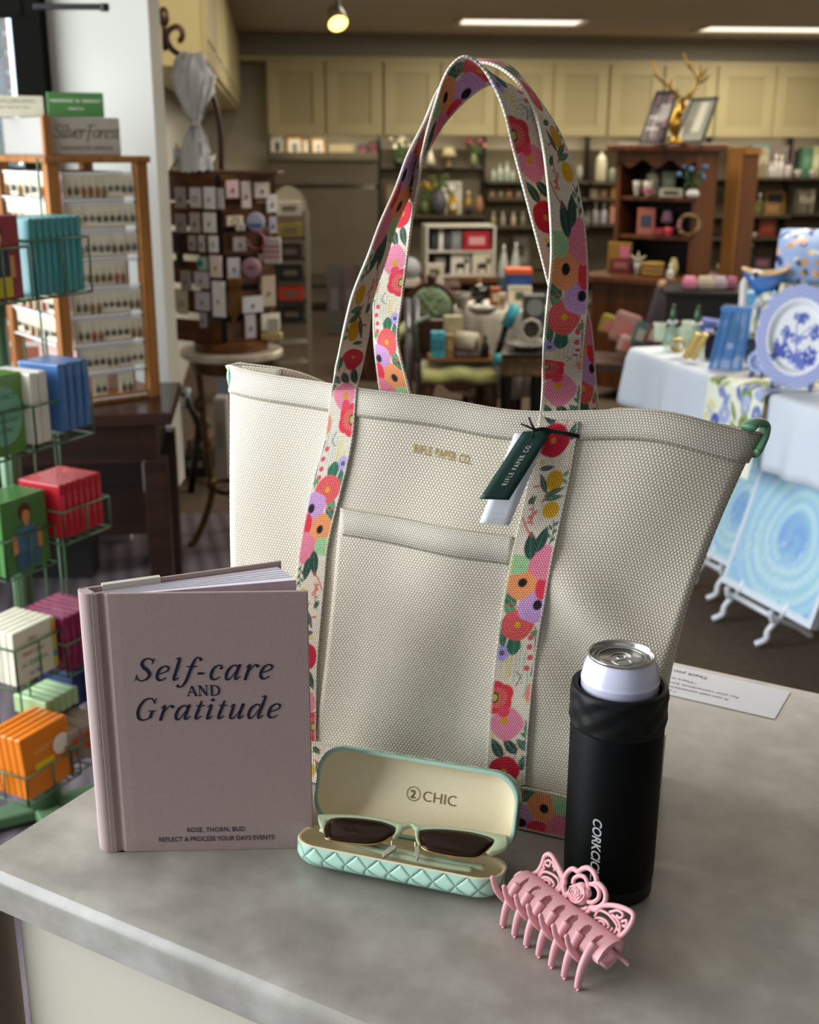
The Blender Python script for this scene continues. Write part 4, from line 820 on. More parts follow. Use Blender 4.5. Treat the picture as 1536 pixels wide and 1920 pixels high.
shell_o = mb.ob('front_shell', PK, clip, smooth=False, auto=.7)
for i in range(7):                                                  # long outer teeth reaching the counter
    d_ = i*tp; sweep([cp(d_+.0005, -.013, .0318), cp(d_, -.0085, .0262), cp(d_, -.0035, .0175), cp(d_, -.0010, .0085), cp(d_, 0, .0020), cp(d_, .0004, .0015)], .0039, .0024, 12, .8).ob('tooth', PK, shell_o, smooth=True)
for i in range(7):                                                  # inner teeth of the back half, curling up through the gaps
    d_ = -.0105+i*tp; sweep([cp(d_+.004, -.019, .014), cp(d_+.003, -.012, .0135), cp(d_+.0015, -.0055, .019), cp(d_, -.0005, .0275), cp(d_-.0015, .0018, .0375)], .0034, .0019, 12, .8).ob('tooth', PK, clip, smooth=True)
mb = MB(); G = []
for v, h in crom([(-.020, .012), (-.027, .014), (-.033, .020), (-.0345, .028)], 5): G.append([cp(d_, v, h) for d_ in np.linspace(-.004, .088, 20)])
mb.grid(np.array(G)); bsh = mb.ob('back_shell', PK, clip, smooth=True, solid=.003)
MB().tube([cp(.074, -.030, .020), cp(.101, -.028, .020)], .0016, 10).ob('hinge_pin', M('#c48f92', .4), clip, smooth=True)
# openwork wings and centre rose: drawn in the leaning plane of the grip
w0 = np.array(cp(0, -.0325, .031)); wu = np.array([cd[0], cd[1], 0]); wv = np.array(cp(0, -.0425, .0525))-w0; wv /= np.linalg.norm(wv); wn = np.cross(wu, wv)
if wn @ (CAM-w0) < 0: wn = -wn
def cq(x, y): return onPlane(900+x/4.518, 1560+y/4.518, w0, wn)       # positions read from the clip close-up
def filig(paths, r, name, par):
    mb = MB()
    for pts, closed in paths: mb.tube([cq(*q) for q in crom(pts, 6, closed)], r, 8, closed=closed)
    return mb.ob(name, PK, par, smooth=True)
def swirl(cx, cy, r, turns=2.2, sq=.75, ph=0): return [(cx+r*(1-.85*t)*math.cos(ph+t*turns*6.28), cy+r*sq*(1-.85*t)*math.sin(ph+t*turns*6.28)+r*.35*(1-.85*t)*math.cos(ph+t*turns*6.28)) for t in np.linspace(0, 1, 18)]
filig([([(300, 385), (345, 352), (430, 360), (490, 335), (530, 270), (552, 205), (585, 188), (615, 205), (655, 270), (695, 350), (720, 420), (690, 480), (640, 530)], False)], .0019, 'wing_outline', clip)
filig([(swirl(580, 432, 82), False), ([(500, 395), (540, 340), (600, 350), (655, 390), (670, 440), (640, 500)], False), ([(440, 395), (500, 440), (560, 490), (620, 520)], False), ([(540, 300), (560, 250), (600, 245), (590, 290), (560, 275)], False), ([(620, 290), (640, 300), (630, 330)], False), ([(480, 400), (520, 335), (555, 300)], False), ([(640, 500), (690, 430), (670, 350), (610, 250)], False), ([(430, 380), (500, 395), (560, 395)], False)], .0011, 'filigree', clip)
filig([([(930, 640), (990, 660), (1040, 625), (1130, 622), (1220, 645), (1290, 685), (1300, 730), (1262, 810), (1200, 880), (1140, 915), (1040, 930)], False)], .0019, 'wing_outline', clip)
filig([(swirl(1040, 782, 88), False), ([(975, 720), (1010, 665), (1080, 690), (1130, 740), (1165, 800), (1140, 860)], False), ([(930, 770), (980, 830), (1050, 870), (1130, 870)], False), ([(1100, 680), (1170, 665), (1215, 700), (1190, 730), (1160, 705)], False), ([(1200, 760), (1245, 750), (1235, 800), (1210, 790)], False), ([(1165, 820), (1190, 850), (1150, 890)], False), ([(1120, 700), (1165, 740), (1190, 800), (1180, 860)], False)], .0011, 'filigree', clip)
filig([([(745, 560), (715, 500), (712, 420), (740, 345), (790, 312), (835, 335), (870, 312), (920, 305), (965, 340), (990, 400), (985, 435)], False), ([(960, 440), (1010, 440), (1055, 490), (1068, 550), (1050, 605), (1000, 640), (940, 640)], False)], .0020, 'rose_petals', clip)
filig([([(790, 440), (800, 395), (845, 370), (890, 385), (915, 440), (925, 500)], False), ([(930, 440), (975, 450), (1010, 500), (1005, 560), (960, 595), (915, 590)], False), ([(690, 570), (720, 530), (760, 525), (790, 560)], False), ([(690, 560), (740, 610), (800, 640), (860, 660), (920, 640)], False), ([(640, 560), (720, 620), (800, 680), (880, 700), (940, 660)], False)], .0017, 'filigree', clip)
mb = MB(); ctr_ = [(835, 520)]; G = []
for r_, hh_ in ((1.0, -.001), (1.0, .0015), (.86, .0032), (.6, .0038), (.3, .0042), (.02, .0043)):
    G.append([cq(848+88*r_*math.cos(a)*(1+.07*math.cos(5*a)), 522+95*r_*math.sin(a)*(1+.07*math.cos(5*a)))+wn*hh_ for a in np.linspace(0, 6.283, 37)[:-1]])
mb.grid(np.array(G), wrap=True); rose = mb.ob('rose_centre', PK, clip, smooth=True)
mb = MB(); mb.tube([cq(835+q[0]-835, q[1])+wn*.0043 for q in swirl(836, 512, 62, 2.6, 1.0)], .0007, 6); mb.tube([cq(*q)+wn*.0036 for q in crom([(775, 500), (790, 560), (830, 600), (880, 590), (915, 540), (905, 470)], 6)], .0007, 6); mb.ob('petal_ridge', PK, rose, smooth=True)
# ================================================================ small builders shared by the shop displays
def px(X, Y, dY): r = ray(X, Y); return (dY/r[1])/F_PX                 # metres per pixel at depth dY
ORD = ['first', 'second', 'third', 'fourth', 'fifth', 'sixth', 'seventh', 'eighth', 'ninth', 'tenth']
# ---------------------------------------------------------------- dark table with the earring tower
tA, tB = onZ(321, 774, .76), onZ(339, 716, .76); ty = math.atan2(-(tB-tA)[0], (tB-tA)[1]); TD = float(np.linalg.norm((tB-tA)[:2]))
DKW = Mwood('#1b0d08', '#2c1710', 5, .25, 0, 'dark_mahogany')
tb = thing('side_table', 'dark mahogany table carrying the earring tower on the left', 'table', (tA[0], tA[1], 0), ty)
MB().box((-.75, TD/2, .742), (1.5, TD, .036)).ob('tabletop', DKW, tb, bev=.004)
MB().box((-.75, TD/2, .665), (1.40, TD-.09, .115)).ob('apron', DKW, tb, bev=.002)
for lx, ly in ((-.055, .05), (-.055, TD-.05), (-1.44, .05), (-1.44, TD-.05)): MB().box((lx, ly, .31), (.065, .065, .62)).ob('leg', DKW, tb, bev=.004)
MB().box((-.78, TD-.06, .50), (1.3, .03, .43)).ob('back_panel', DKW, tb)
OAK = Mwood('#774a20', '#9a6530', 7, .4, 2, 'honey_oak'); CRD = M('#c2b79f', .7, 0, (50, .05), name='cream_card'); ACR = M('#dcdcdc', .15, 0, None, name='clear_rail')
et0 = onY(129, 735, 3.27); EW, EWY, EH = .258, .37, .665; eyaw = math.radians(38)
et = thing('earring_tower', 'square oak earring display tower with a sign on top standing on the dark table', 'display stand', (et0[0], et0[1], .76), eyaw)  # local origin: near corner, +x right face, +y left face
for qx, qy in ((0, 0), (EW, 0), (0, EWY), (EW, EWY)): MB().box((qx, qy, EH/2), (.034, .034, EH)).ob('post', OAK, et, bev=.002)
MB().box((EW/2, EWY/2, EH+.008), (EW+.05, EWY+.05, .018)).ob('top_board', OAK, et, bev=.004); MB().box((EW/2, EWY/2, .012), (EW+.03, EWY+.03, .024)).ob('bottom_board', OAK, et, bev=.003)
MB().box((EW/2+.012, EWY/2+.012, EH/2), (EW-.08, EWY-.08, EH-.05)).ob('core', M('#b79a92', .6, 0, (4, .1)), et)
sgn = MB().box((EW*.42, EWY*.42+.02, EH+.067), (EW*.84, EWY*.84, .100)).ob('sign_box', M('#8f8a83', .6, 0, (8, .03)), et, bev=.003)
MB().box((.002, .014, EH+.068), (.018, .018, .106)).ob('corner_trim', OAK, sgn)
fnS = lambda x, y: (EW*.42+x, .0190, EH+.082+y)
MB().box((EW*.43, .0198-.0105+.0105, EH+.067), (EW*.80, .0014, .094)).ob('sign_face', M('#a79f92', .6, 0, (8, .03)), sgn)
SINK = M('#4b453e', .6)
stroke_text('lettering', 'SilverForest', SINK, sgn, lambda x, y: (EW*.45+x, .0178, EH+.064+y), .047, thick=.06, thin=.03, shear=.2, track=-.035)
lettering('lettering', 'HANDCRAFTED  EARRINGS', SINK, sgn, lambda x, y: (EW*.45+x, .0178, EH+.034+y), .012)
# toppers
def topper(nm, lab, x0, y0, x1, y1, Y, mat, lines):
    a, b_ = onY(x0, y1, Y), onY(x1, y1, Y+.06); h = onY(x0, y0, Y)[2]-a[2]; w_ = np.linalg.norm((b_-a)[:2]); t = thing(nm, lab, 'sign', (a[0], a[1], a[2]), math.atan2((b_-a)[1], (b_-a)[0]))
    MB().box((w_/2, 0, h/2), (w_, .006, h)).ob('card', mat, t, bev=.003)
    for i, (tx, sz, yy) in enumerate(lines): lettering('print', tx, M('#e8ecd8' if 'green' in lab else '#8a8370', .6), t, lambda x, y, yy=yy: (w_/2+x, -.0034, h*yy+y), sz)
topper('sign_card', 'cream printed sign card on top of the earring tower', -40, 178, 84, 219, 3.40, M('#cfc7ae', .6), (('HYPOALLERGENIC', .016, .66), ('surgical steel ear wires', .011, .42)))
topper('sign_card', 'green printed sign card on top of the earring tower', 90, 172, 196, 219, 3.40, M('#44703a', .6, 0, (20, .1)), (('HANDMADE  IN  VERMONT', .011, .6), ('nickel free', .010, .3)))
# earring cards: rows on the right face and the left face
ECOL = ['#4c3b22', '#2b2d33', '#6b4a20', '#39434f', '#7a2f22', '#3d3a35']
_c0 = MB().box((0, 0, 0), (.046, .0016, .060)).ob('earring_card', CRD, None); tag(_c0, 'x', 'earring card', 'earring cards on the oak tower')
for sx in (-1, 1):
    MB().lathe([(.0006, .022), (.0006, .006), (.0036, .001), (.0056, -.008), (.0036, -.018), (.0008, -.021)], 8, (sx*.010, -.004, -.004), True, None, 1, .5).ob('earring', M(ECOL[0], .35, .6, None), _c0, smooth=True)
variants = [_c0]
for i in range(1, 6):
    v = dup(_c0); variants.append(v)
    for ch in v.children: ch.data = ch.data.copy(); ch.data.materials[0] = M(ECOL[i], .35, .6, None); ch.scale = (1, 1, (1, .7, 1.3, .8, 1.2, .55)[i])
used = set(); rails = MB(); Me = Matrix.Rotation(eyaw, 3, 'Z')
def hang(face, r, c, nC, z, lab):
    k = rng.integers(0, 6); pos = Vector((.042+c*(EW-.06)/nC+.012, -.006, z)) if face == 'r' else Vector((-.006, .042+c*(EWY-.06)/nC+.012, z))
    w_ = Me @ pos + Vector((et0[0], et0[1], .76)); rz = eyaw+(0 if face == 'r' else -math.pi/2)+rng.uniform(-.05, .05)
    if k in used: o = dup(variants[k])
    else: o = variants[k]; used.add(k)
    at(o, w_, rz); o['label'] = lab; o['group'] = 'earring cards on the oak tower'
RW = ['top', 'second', 'third', 'fourth', 'fifth', 'sixth', 'seventh', 'bottom']
for r in range(8):
    z = EH-.062-r*.079
    for face in ('r', 'l'):
        if face == 'l' and r > 5: continue
        rails.box((EW/2, -.004, z+.034), (EW-.05, .006, .006)) if face == 'r' else rails.box((-.004, EWY/2, z+.034), (.006, EWY-.05, .006))
        rails.box((EW/2, -.010, z-.036), (EW-.05, .012, .004)) if face == 'r' else rails.box((-.010, EWY/2, z-.036), (.012, EWY-.05, .004))
        for c in range(5 if face == 'r' else 6):
            if face == 'r' and rng.random() < .10: continue
            hang(face, r, c, 5 if face == 'r' else 6, z, f"cream earring card, {ORD[c]} from the corner post, {RW[r]} row, {'right' if face == 'r' else 'left'} face of the tower")
for k in range(6):
    if k not in used: 
        for ch in list(variants[k].children): bpy.data.objects.remove(ch)
        bpy.data.objects.remove(variants[k])
rails.ob('acrylic_rail', ACR, et)
# ---------------------------------------------------------------- green wire spinner rack full of gift books
RG = M('#4f6b4c', .45, .2, (30, .08), name='green_wire')
RA = np.array([.46, .888]); RB = np.array([.888, -.46])               # away from / towards the right of the camera
rp = onY(33, 1000, 2.36); RX, RY = rp[0], rp[1]
rk = thing('spinner_rack', 'sage green wire spinner rack of boxed gift books at the left edge', 'display rack', (RX, RY, 0))
MB().tube([(0, 0, .02), (0, 0, 1.36)], .021, 14).ob('post', RG, rk, smooth=True)
mb = MB()
for a in range(4): an = a*math.pi/2+.5; mb.box((.20*math.cos(an), .20*math.sin(an), .025), (.40, .055, .03), an)
mb.ob('cross_base', RG, rk, bev=.006)
mb = MB()
for a_, b_ in ((-.13, .03), (-.06, .05), (.02, .05), (.09, .04)): mb.tube([(RA[0]*a_+RB[0]*b_, RA[1]*a_+RB[1]*b_, .14), (RA[0]*a_+RB[0]*b_, RA[1]*a_+RB[1]*b_, 1.10)], .0026, 6)
mb.ob('wire_ladder', RG, rk)
MB().tube([(0, 0, .02), (0, 0, .20)], .040, 14).ob('base_collar', RG, rk, smooth=True)
def W3(a, b, z): q = RA*a+RB*b; return (RX+q[0], RY+q[1], z)
def local(p_): return (p_[0]-RX, p_[1]-RY, p_[2])
def basket(corner, la, lb, z, h=.075, nm='basket'):                   # corner (a,b) of the near lower edge; la along RA, lb along -RB
    a0, b0 = corner; mb = MB(); q = lambda a, b, zz: local(W3(a, b, zz))
    for zz in (z, z+h): mb.tube([q(a0, b0, zz), q(a0+la, b0, zz), q(a0+la, b0-lb, zz), q(a0, b0-lb, zz)], .0024, 6, closed=True)
    for t in (0, .5, 1): mb.tube([q(a0+la*t, b0, z), q(a0+la*t, b0, z+h)], .0022, 6)
    for t in (.0, .5, 1): mb.tube([q(a0, b0-lb*t, z), q(a0, b0-lb*t, z+h)], .0022, 6)
    for t in (.2, .4, .6, .8): mb.tube([q(a0+la*t, b0, z), q(a0+la*t, b0-lb, z)], .002, 6)
    for t in (0, 1): mb.tube([q(a0+la*t, b0-lb, z), q(a0+la*t, b0-lb, z+.26)], .0024, 6)
    return mb.ob(nm, RG, rk, smooth=True)
def ab(p_): d = np.array([p_[0]-RX, p_[1]-RY]); return float(d @ RA), float(d @ RB)
RYAW = math.atan2(RA[1], RA[0])                                      # local x of a book runs along RA, local y along -RB
def bookset(X, Y, dY, n, th, along, la, lb, h, hexc, lab, grp, cat='book', nm='gift_book', tilt=0.0, spine=None, extra=None, labs=None):
    p0 = onY(X, Y, dY); a0, b0 = ab(p0); z0 = p0[2]; outl = []
    for i in range(n):
        if along: c = (a0+th*(i+.5), b0-lb/2); dim = (th*.93, lb, h)
        else: c = (a0+la/2, b0-th*(i+.5)); dim = (la, th*.93, h)
        loc = W3(c[0], c[1], z0)
        R = Matrix.Rotation(tilt, 3, 'X') if tilt else None
        o = MB().box((0, 0, h/2), dim, R=R).ob(nm, M(hexc, .3, 0, (40, .08), coat=.25), None, bev=.003)
        at(o, loc, RYAW); l = labs[i] if labs else (f"{lab}, {ORD[i]} from the near end" if n > 1 else lab); tag(o, l, cat, grp); outl.append(o)
        if along and spine: MB().box((0, -lb/2-.0006, h*.55), (th*.55, .001, h*.5)).ob('spine_label', M(spine, .4), o)
        if not along and i == 0 and extra: extra(o, la, th, h)
    return outl, (a0, b0, z0)
def cover(o, la, th, h, items):                                      # flat printed shapes on the cover (faces -y locally)
    for k, (kind, x, z, w_, hh, c) in enumerate(items):
        if kind == 'box': MB().box((x*la-la/2, -th/2-.0004-.0002*k, z*h), (w_*la, .0006, hh*h)).ob('cover_print', M(c, .5), o)
        elif kind == 'dot': MB().lathe([(.5*w_*la, -.0003), (.5*w_*la, .0003)], 22, (x*la-la/2, -th/2-.0005-.0002*k, z*h), True, Matrix.Rotation(math.pi/2, 3, 'X'), 1, hh*h/(w_*la)).ob('cover_print', M(c, .5), o)
        else: lettering('cover_print', kind, M(c, .5), o, lambda x_, y_, x=x, z=z, k=k: (x*la-la/2+x_, -th/2-.0012, z*h+y_), hh*h)
def woman(bg, hair, shirt, skin, skirt):
    def f(o, la, th, h): cover(o, la, th, h, [('dot', .5, .80, .26, .24, hair), ('dot', .52, .74, .17, .17, skin), ('box', .52, .62, .09, .10, skin), ('box', .5, .44, .42, .34, shirt), ('box', .24, .40, .10, .26, skin), ('box', .78, .40, .10, .26, skin), ('box', .5, .16, .5, .24, skirt)])
    return f
T1 = bookset(66, 557, 2.30, 8, .0178, True, .142, .095, .148, '#3f8f92', 'teal boxed gift book in the top right basket', 'teal gift books', spine='#4c9da0')
basket((T1[1][0]-.004, T1[1][1]+.008), .155, .12, T1[1][2]-.004, .11)
T2 = bookset(-42, 572, 2.16, 3, .02, False, .118, .02, .155, '#8e1f2f', 'dark red gift pack picturing a woman in a navy shirt', 'dark red gift packs', extra=woman('r', '#3a2117', '#232b45', '#c98f5e', '#c9b11e'), labs=['dark red gift pack picturing a woman in a navy shirt', 'dark red gift pack directly behind the one picturing a woman', 'rearmost dark red gift pack at the top of the rack'])
basket((T2[1][0]-.006, T2[1][1]+.008), .135, .09, T2[1][2]-.004, .10)
T3 = bookset(118, 812, 2.25, 4, .0215, True, .09, .105, .135, '#3d6496', 'blue boxed gift book leaning in the second right basket', 'blue gift books', tilt=0, spine='#4370aa')
T3b = bookset(66, 836, 2.20, 2, .024, True, .05, .105, .140, '#d9d4c6', 'white gift book beside the blue ones', 'white gift books', labs=['white gift book with small dark print, nearer of two beside the blue ones', 'white gift book touching the row of blue ones'])
basket((T3b[1][0]-.006, T3b[1][1]+.010), .16, .12, T3b[1][2]-.006, .085)
T4 = bookset(-40, 872, 2.10, 4, .016, False, .125, .02, .155, '#5f8a3c', 'bright green gift pack with a round fact card', 'bright green packs', extra=lambda o, la, th, h: cover(o, la, th, h, [('dot', .55, .5, .80, .74, '#79b294'), ('FUN FACT', .55, .70, 0, .10, '#2c5a44'), ('you are one', .55, .54, 0, .085, '#2c5a44'), ('of a kind and', .55, .42, 0, .085, '#2c5a44'), ('so is this', .55, .30, 0, .085, '#2c5a44')]), labs=['bright green gift pack with a round pale green fact card on its front']+[f'bright green gift pack, {ORD[i+1]} in the stack behind the fact card' for i in (1, 2, 3)])
basket((T4[1][0]-.006, T4[1][1]+.008), .14, .09, T4[1][2]-.004, .09)
T5 = bookset(119, 1012, 2.22, 7, .0172, True, .12, .11, .112, '#b3202c', 'red boxed gift book in the middle right basket', 'red gift books', spine='#c23a42')
basket((T5[1][0]-.006, T5[1][1]+.009), .135, .125, T5[1][2]-.008, .066)
T6 = bookset(13, 1086, 2.12, 5, .017, False, .120, .02, .150, '#4d7a40', 'leaf green gift pack', 'leaf green packs', extra=woman('g', '#5a2318', '#4a7089', '#c98a5a', '#3f6178'), labs=['leaf green gift pack picturing a red haired woman in a blue shirt']+[f'leaf green gift pack, {ORD[i]} in the stack behind the red haired woman' for i in (1, 2, 3, 4)])
basket((T6[1][0]-.006, T6[1][1]+.008), .135, .10, T6[1][2]-.004, .08)
T7 = bookset(126, 1262, 2.18, 6, .0185, True, .11, .115, .118, '#7c1f4a', 'maroon boxed gift book in the fourth right basket', 'maroon gift books', spine='#8c2f58')
basket((T7[1][0]-.006, T7[1][1]+.009), .13, .125, T7[1][2]-.006, .07)
T8 = bookset(33, 1290, 2.08, 6, .0175, False, .112, .02, .112, '#d8d2bd', 'cream gift pack', 'cream gift packs', extra=lambda o, la, th, h: cover(o, la, th, h, [('box', .95, .5, .10, .9, '#b7b548'), ('dot', .95, .8, .10, .12, '#d98b2a'), ('dot', .95, .3, .12, .12, '#4f8fa8'), ('MY', .45, .72, 0, .15, '#8a6a3a'), ('best year', .45, .50, 0, .14, '#c0603a'), ('on EARTH', .45, .30, 0, .14, '#4f8f6a'), ('so far', .45, .12, 0, .13, '#5a6a9a')]), labs=['cream gift pack lettered in colours, front of its stack']+[f'cream gift pack, {ORD[i]} in the stack behind the lettered one' for i in (1, 2, 3, 4, 5)])
basket((T8[1][0]-.006, T8[1][1]+.008), .128, .12, T8[1][2]-.005, .085)
T9 = bookset(88, 1352, 2.16, 5, .019, True, .09, .09, .040, '#9bb583', 'pale green paperback lying under the cream packs', 'pale green books')
T10 = bookset(140, 1330, 2.24, 3, .03, True, .09, .10, .10, '#151f5c', 'navy boxed gift book low on the rack', 'navy gift books')
T11 = bookset(134, 1440, 2.12, 3, .034, True, .10, .11, .075, '#8f7f74', 'patterned black and pink gift box in the bottom right basket', 'patterned gift boxes', spine='#b5482e')
basket((T11[1][0]-.006, T11[1][1]+.009), .125, .125, T11[1][2]-.012, .06)
T12 = bookset(52, 1502, 2.02, 5, .018, False, .128, .02, .128, '#d2741a', 'orange gift pack', 'orange gift packs', tilt=-.10, extra=lambda o, la, th, h: cover(o, la, th, h, [('box', .42, .42, .40, .16, '#e2c11f'), ('dot', .78, .62, .34, .34, '#e3d2c4'), ('LUCKY', .42, .68, 0, .13, '#f0b070'), ('PEOPLE', .45, .16, 0, .16, '#e59a62')]), labs=['orange gift pack with a pale round badge, front of the lowest stack']+[f'orange gift pack, {ORD[i]} in the lowest stack' for i in (1, 2, 3, 4)])
basket((T12[1][0]-.008, T12[1][1]+.010), .145, .12, T12[1][2]-.006, .06)
# ---------------------------------------------------------------- round marble table on gilt iron legs with the jewellery spinner
rt = onZ(432, 656, .75); RTX, RTY = rt[0], rt[1]+.03; s_ = px(432, 656, RTY); RR_ = 96*s_
GIL = M('#5a4320', .4, .6, (30, .3), name='aged_brass'); MRB = NT('cream_marble'); MRB.set(col=MRB.ramp(MRB.noise(14, 6), [(.4, '#cfc6b4'), (.6, '#b7ab97')]), rough=.25); MRB = MRB.m
rtb = thing('round_table', 'small round marble topped table on ornate brass legs', 'table', (RTX, RTY, 0))
MB().lathe([(RR_-.008, .722), (RR_, .728), (RR_, .745), (RR_-.006, .75), (.001, .75)], 48).ob('tabletop', MRB, rtb, auto=.6)
MB().lathe([(RR_*.80, .672), (RR_*.84, .690), (RR_*.84, .722)], 32).ob('apron', GIL, rtb, auto=.6)
for k_ in range(3):
    an = math.radians(205+120*k_); u = np.array([math.cos(an), math.sin(an)]); pts = [(u[0]*r*RR_, u[1]*r*RR_, z) for r, z in ((.72, .70), (.66, .62), (.62, .45), (.56, .30), (.52, .22), (.62, .14), (.80, .06), (.95, .016), (1.05, .014))]
    lg = MB().tube(crom(pts, 5), .013, 10).ob('leg', GIL, rtb, smooth=True)
    MB().ball((u[0]*.70*RR_, u[1]*.70*RR_, .55), .024, 12, 1.3).ob('scroll_ornament', GIL, lg, smooth=True); MB().ball((u[0]*.53*RR_, u[1]*.53*RR_, .24), .022, 12, 1.2).ob('knuckle', GIL, lg, smooth=True)
MB().lathe([(RR_*.50, .205), (RR_*.54, .215), (RR_*.50, .225)], 24, cap=False).ob('stretcher_ring', GIL, rtb, smooth=True)
WAL = Mwood('#4a2a14', '#7a4a22', 6, .4, 0, 'walnut'); IRN = M('#1d1411', .4, .5, (40, .2), name='dark_iron')
zt0 = .75; jh = onY(425, 327, RTY)[2]-zt0; js = thing('jewellery_spinner', 'walnut and iron jewellery spinner with a scrolled hook on the round marble table', 'display stand', (RTX, RTY, zt0))
j2 = 104*s_; cor = np.array([-4*s_, -j2*.48])                          # near corner, left and right wings
lw, rw = np.array([-106*s_, .12]), np.array([88*s_, .14])
MB().lathe([(RR_*.72, .0), (RR_*.72, .03), (RR_*.5, .04)], 30).ob('foot', WAL, js, auto=.6)
MB().box((0, .02, jh*.5+.02), (.16, .16, jh-.05), .6).ob('core', M('#20130d', .6), js)
MB().tube([(cor[0], cor[1], .03), (cor[0], cor[1], jh)], .011, 10).ob('corner_post', IRN, js)
def wing(a, b, z0, z1, nm, mat, th=.012): d = b-a; m = (a+b)/2; MB().box((m[0], m[1], (z0+z1)/2), (np.linalg.norm(d), th, z1-z0), math.atan2(d[1], d[0])).ob(nm, mat, js, bev=.001)
for zz in (.0, .135, .265, .395, .52, .63):
    for w_ in (lw, rw): wing(cor, cor+w_, .03+zz*jh/.78, .03+zz*jh/.78+.08, 'slat', WAL)
for w_ in (lw, rw): wing(cor, cor+w_, jh-.022, jh, 'top_rail', WAL, .02)
for w_ in (lw, rw): q = cor+w_; MB().tube([(q[0], q[1], .03), (q[0], q[1], jh)], .008, 8).ob('post', IRN, js)
MB().box((0, .06, jh+.006), (j2*1.9, .22, .012)).ob('top_shelf', WAL, js, bev=.003)
def js_loc(X, Y): q = onY(X, Y, RTY-.02); return (q[0]-RTX, q[1]-RTY, q[2]-zt0)
MB().tube([js_loc(*q) for q in crom([(415, 318), (413, 250), (402, 190), (378, 140), (350, 112), (322, 92), (313, 70), (318, 56), (332, 50), (342, 60), (340, 74), (334, 76)], 7)], [.012]*20+[.010]*57 if False else .010, 10).ob('scroll_hook', M('#4a2e2c', .4, .4), js, smooth=True)
MB().tube([js_loc(310, 95), js_loc(308, 55), js_loc(307, 40)], .009, 10).ball(js_loc(307, 32), .02, 12, 1.7).ob('finial', M('#3a2420', .4, .4), js, smooth=True)
# things hanging on the spinner: (x, y, w, h, colour, what, side)
JW = [(327,352,26,38,'#8f8884','grey jewellery card'),(355,353,26,36,'#b9b6b6','white jewellery card with a gold ring'),(381,352,26,40,'#dcdcde','bright white jewellery card'),(408,354,13,38,'#9d9a9c','narrow grey jewellery card'),
 (327,402,26,34,'#87807a','dull grey card'),(355,400,24,36,'#9c968c','taupe card'),(380,400,28,36,'#d2cdc0','cream card with a fine chain'),(353,442,17,28,'#9c9088','small beige tag'),(372,442,15,30,'#a9a2a0','small grey tag'),(391,443,20,30,'#c9c6cc','small white tag with a ring'),
 (330,440,16,60,'#22201f','black tassel'),(370,482,22,24,'#8fa3a0','card with a teal disc'),(393,480,26,40,'#c9b6b0','pink and white card'),(338,508,24,36,'#8d8580','brown grey pouch'),(362,510,34,30,'#a9a4aa','pair of lilac grey cards'),(330,545,26,44,'#b5ab93','cream fringe card'),(364,548,34,34,'#a7a3ae','lilac card'),(398,528,28,66,'#e2dcd0','tall white card'),(374,586,16,28,'#8f8a90','small hanging tag'),
 (423,339,26,32,'#c5aaa6','pink lettered card'),(452,342,20,48,'#b9aaa2','tag with red drops'),(475,343,32,28,'#b3a9a0','beige card with an ornament'),(499,366,22,32,'#bdbab6','white folded tag'),(424,405,34,18,'#c9b9a6','card with two gold studs'),(442,420,18,12,'#d0cccc','small white stud card'),(504,407,16,30,'#9c96a0','grey lilac tag'),(436,445,28,26,'#9a8e90','grey patterned card'),(426,484,26,38,'#a9a6ac','bundle of silver strips'),(489,518,30,56,'#a99a86','beige card with a charm'),(452,556,44,30,'#b9b5b8','wide pale card'),(459,590,22,44,'#a5a0a4','grey pouch with red beads'),(488,588,40,30,'#c9bfb0','white gift bag')]
def hangcard(i, x, y, w_, h_, c, lab):
    left = x+w_/2 < 421; X, Yb = x+w_/2, y+h_; t = ((421-X)/106 if left else (X-421)/88); base = cor+(lw if left else rw)*max(0, t); Yd = RTY+base[1]-.035
    q = onY(X, Yb, Yd); m = px(X, Yb, Yd); ang = math.atan2((-lw if left else rw)[1], (-lw if left else rw)[0])
    o = MB().box((0, 0, h_*m/2), (w_*m, .008, h_*m)).ob('jewellery_card', M(tuple(min(.9, v*1.6) for v in lin(c)), .5, 0, (90, .12)), None, bev=.001); at(o, q, ang); tag(o, lab+(' on the left wing of the spinner' if left else ' on the right wing of the spinner'), 'jewellery card', 'cards on the jewellery spinner')
    mk = MB(); r_ = w_*m*.20
    if 'ring' in lab or 'stud' in lab: mk.tube([(r_*math.cos(a), -.0055, h_*m*.45+r_*math.sin(a)) for a in np.linspace(0, 6.28, 17)[:-1]], .0016, 6, closed=True); mk.ob('charm', GOLD, o)
    elif 'disc' in lab: mk.lathe([(r_*1.6, -.001), (r_*1.6, .001)], 16, (-.01, -.0050, h_*m*.5), True, Matrix.Rotation(math.pi/2, 3, 'X')).ob('charm', M('#3f8f86', .4), o)
    elif h_ > 24 and w_ > 14:
        mk.ball((0, -.0055, h_*m*.42), .0040, 8, 2.2); mk.ob('charm', M('#5b5560' if i % 2 else '#7a5a3a', .3, .5), o)
for i, a in enumerate(JW): hangcard(i, *a)
def onJ(X, Y, out=.05): q = onY(X, Y, RTY+cor[1]+max(0, (X-421)/88)*rw[1]-out); return q
m_ = px(470, 430, RTY)
pc = thing('gift_pouch', 'white and blue printed baseball cap shaped pouch on the right wing of the spinner', 'pouch', onJ(480, 432)); MB().ball((0, 0, .03), .034, 18, 1.0, 1, .4).ob('crown', M('#b9bfd2', .6), pc, smooth=True); MB().box((0, -.012, .018), (.045, .012, .012)).ob('print', M('#4a63b0', .5), pc, bev=.003)
bg = thing('bangle_stack', 'stack of striped red and white bangles on the right wing of the spinner', 'bangle', onJ(481, 466)); 
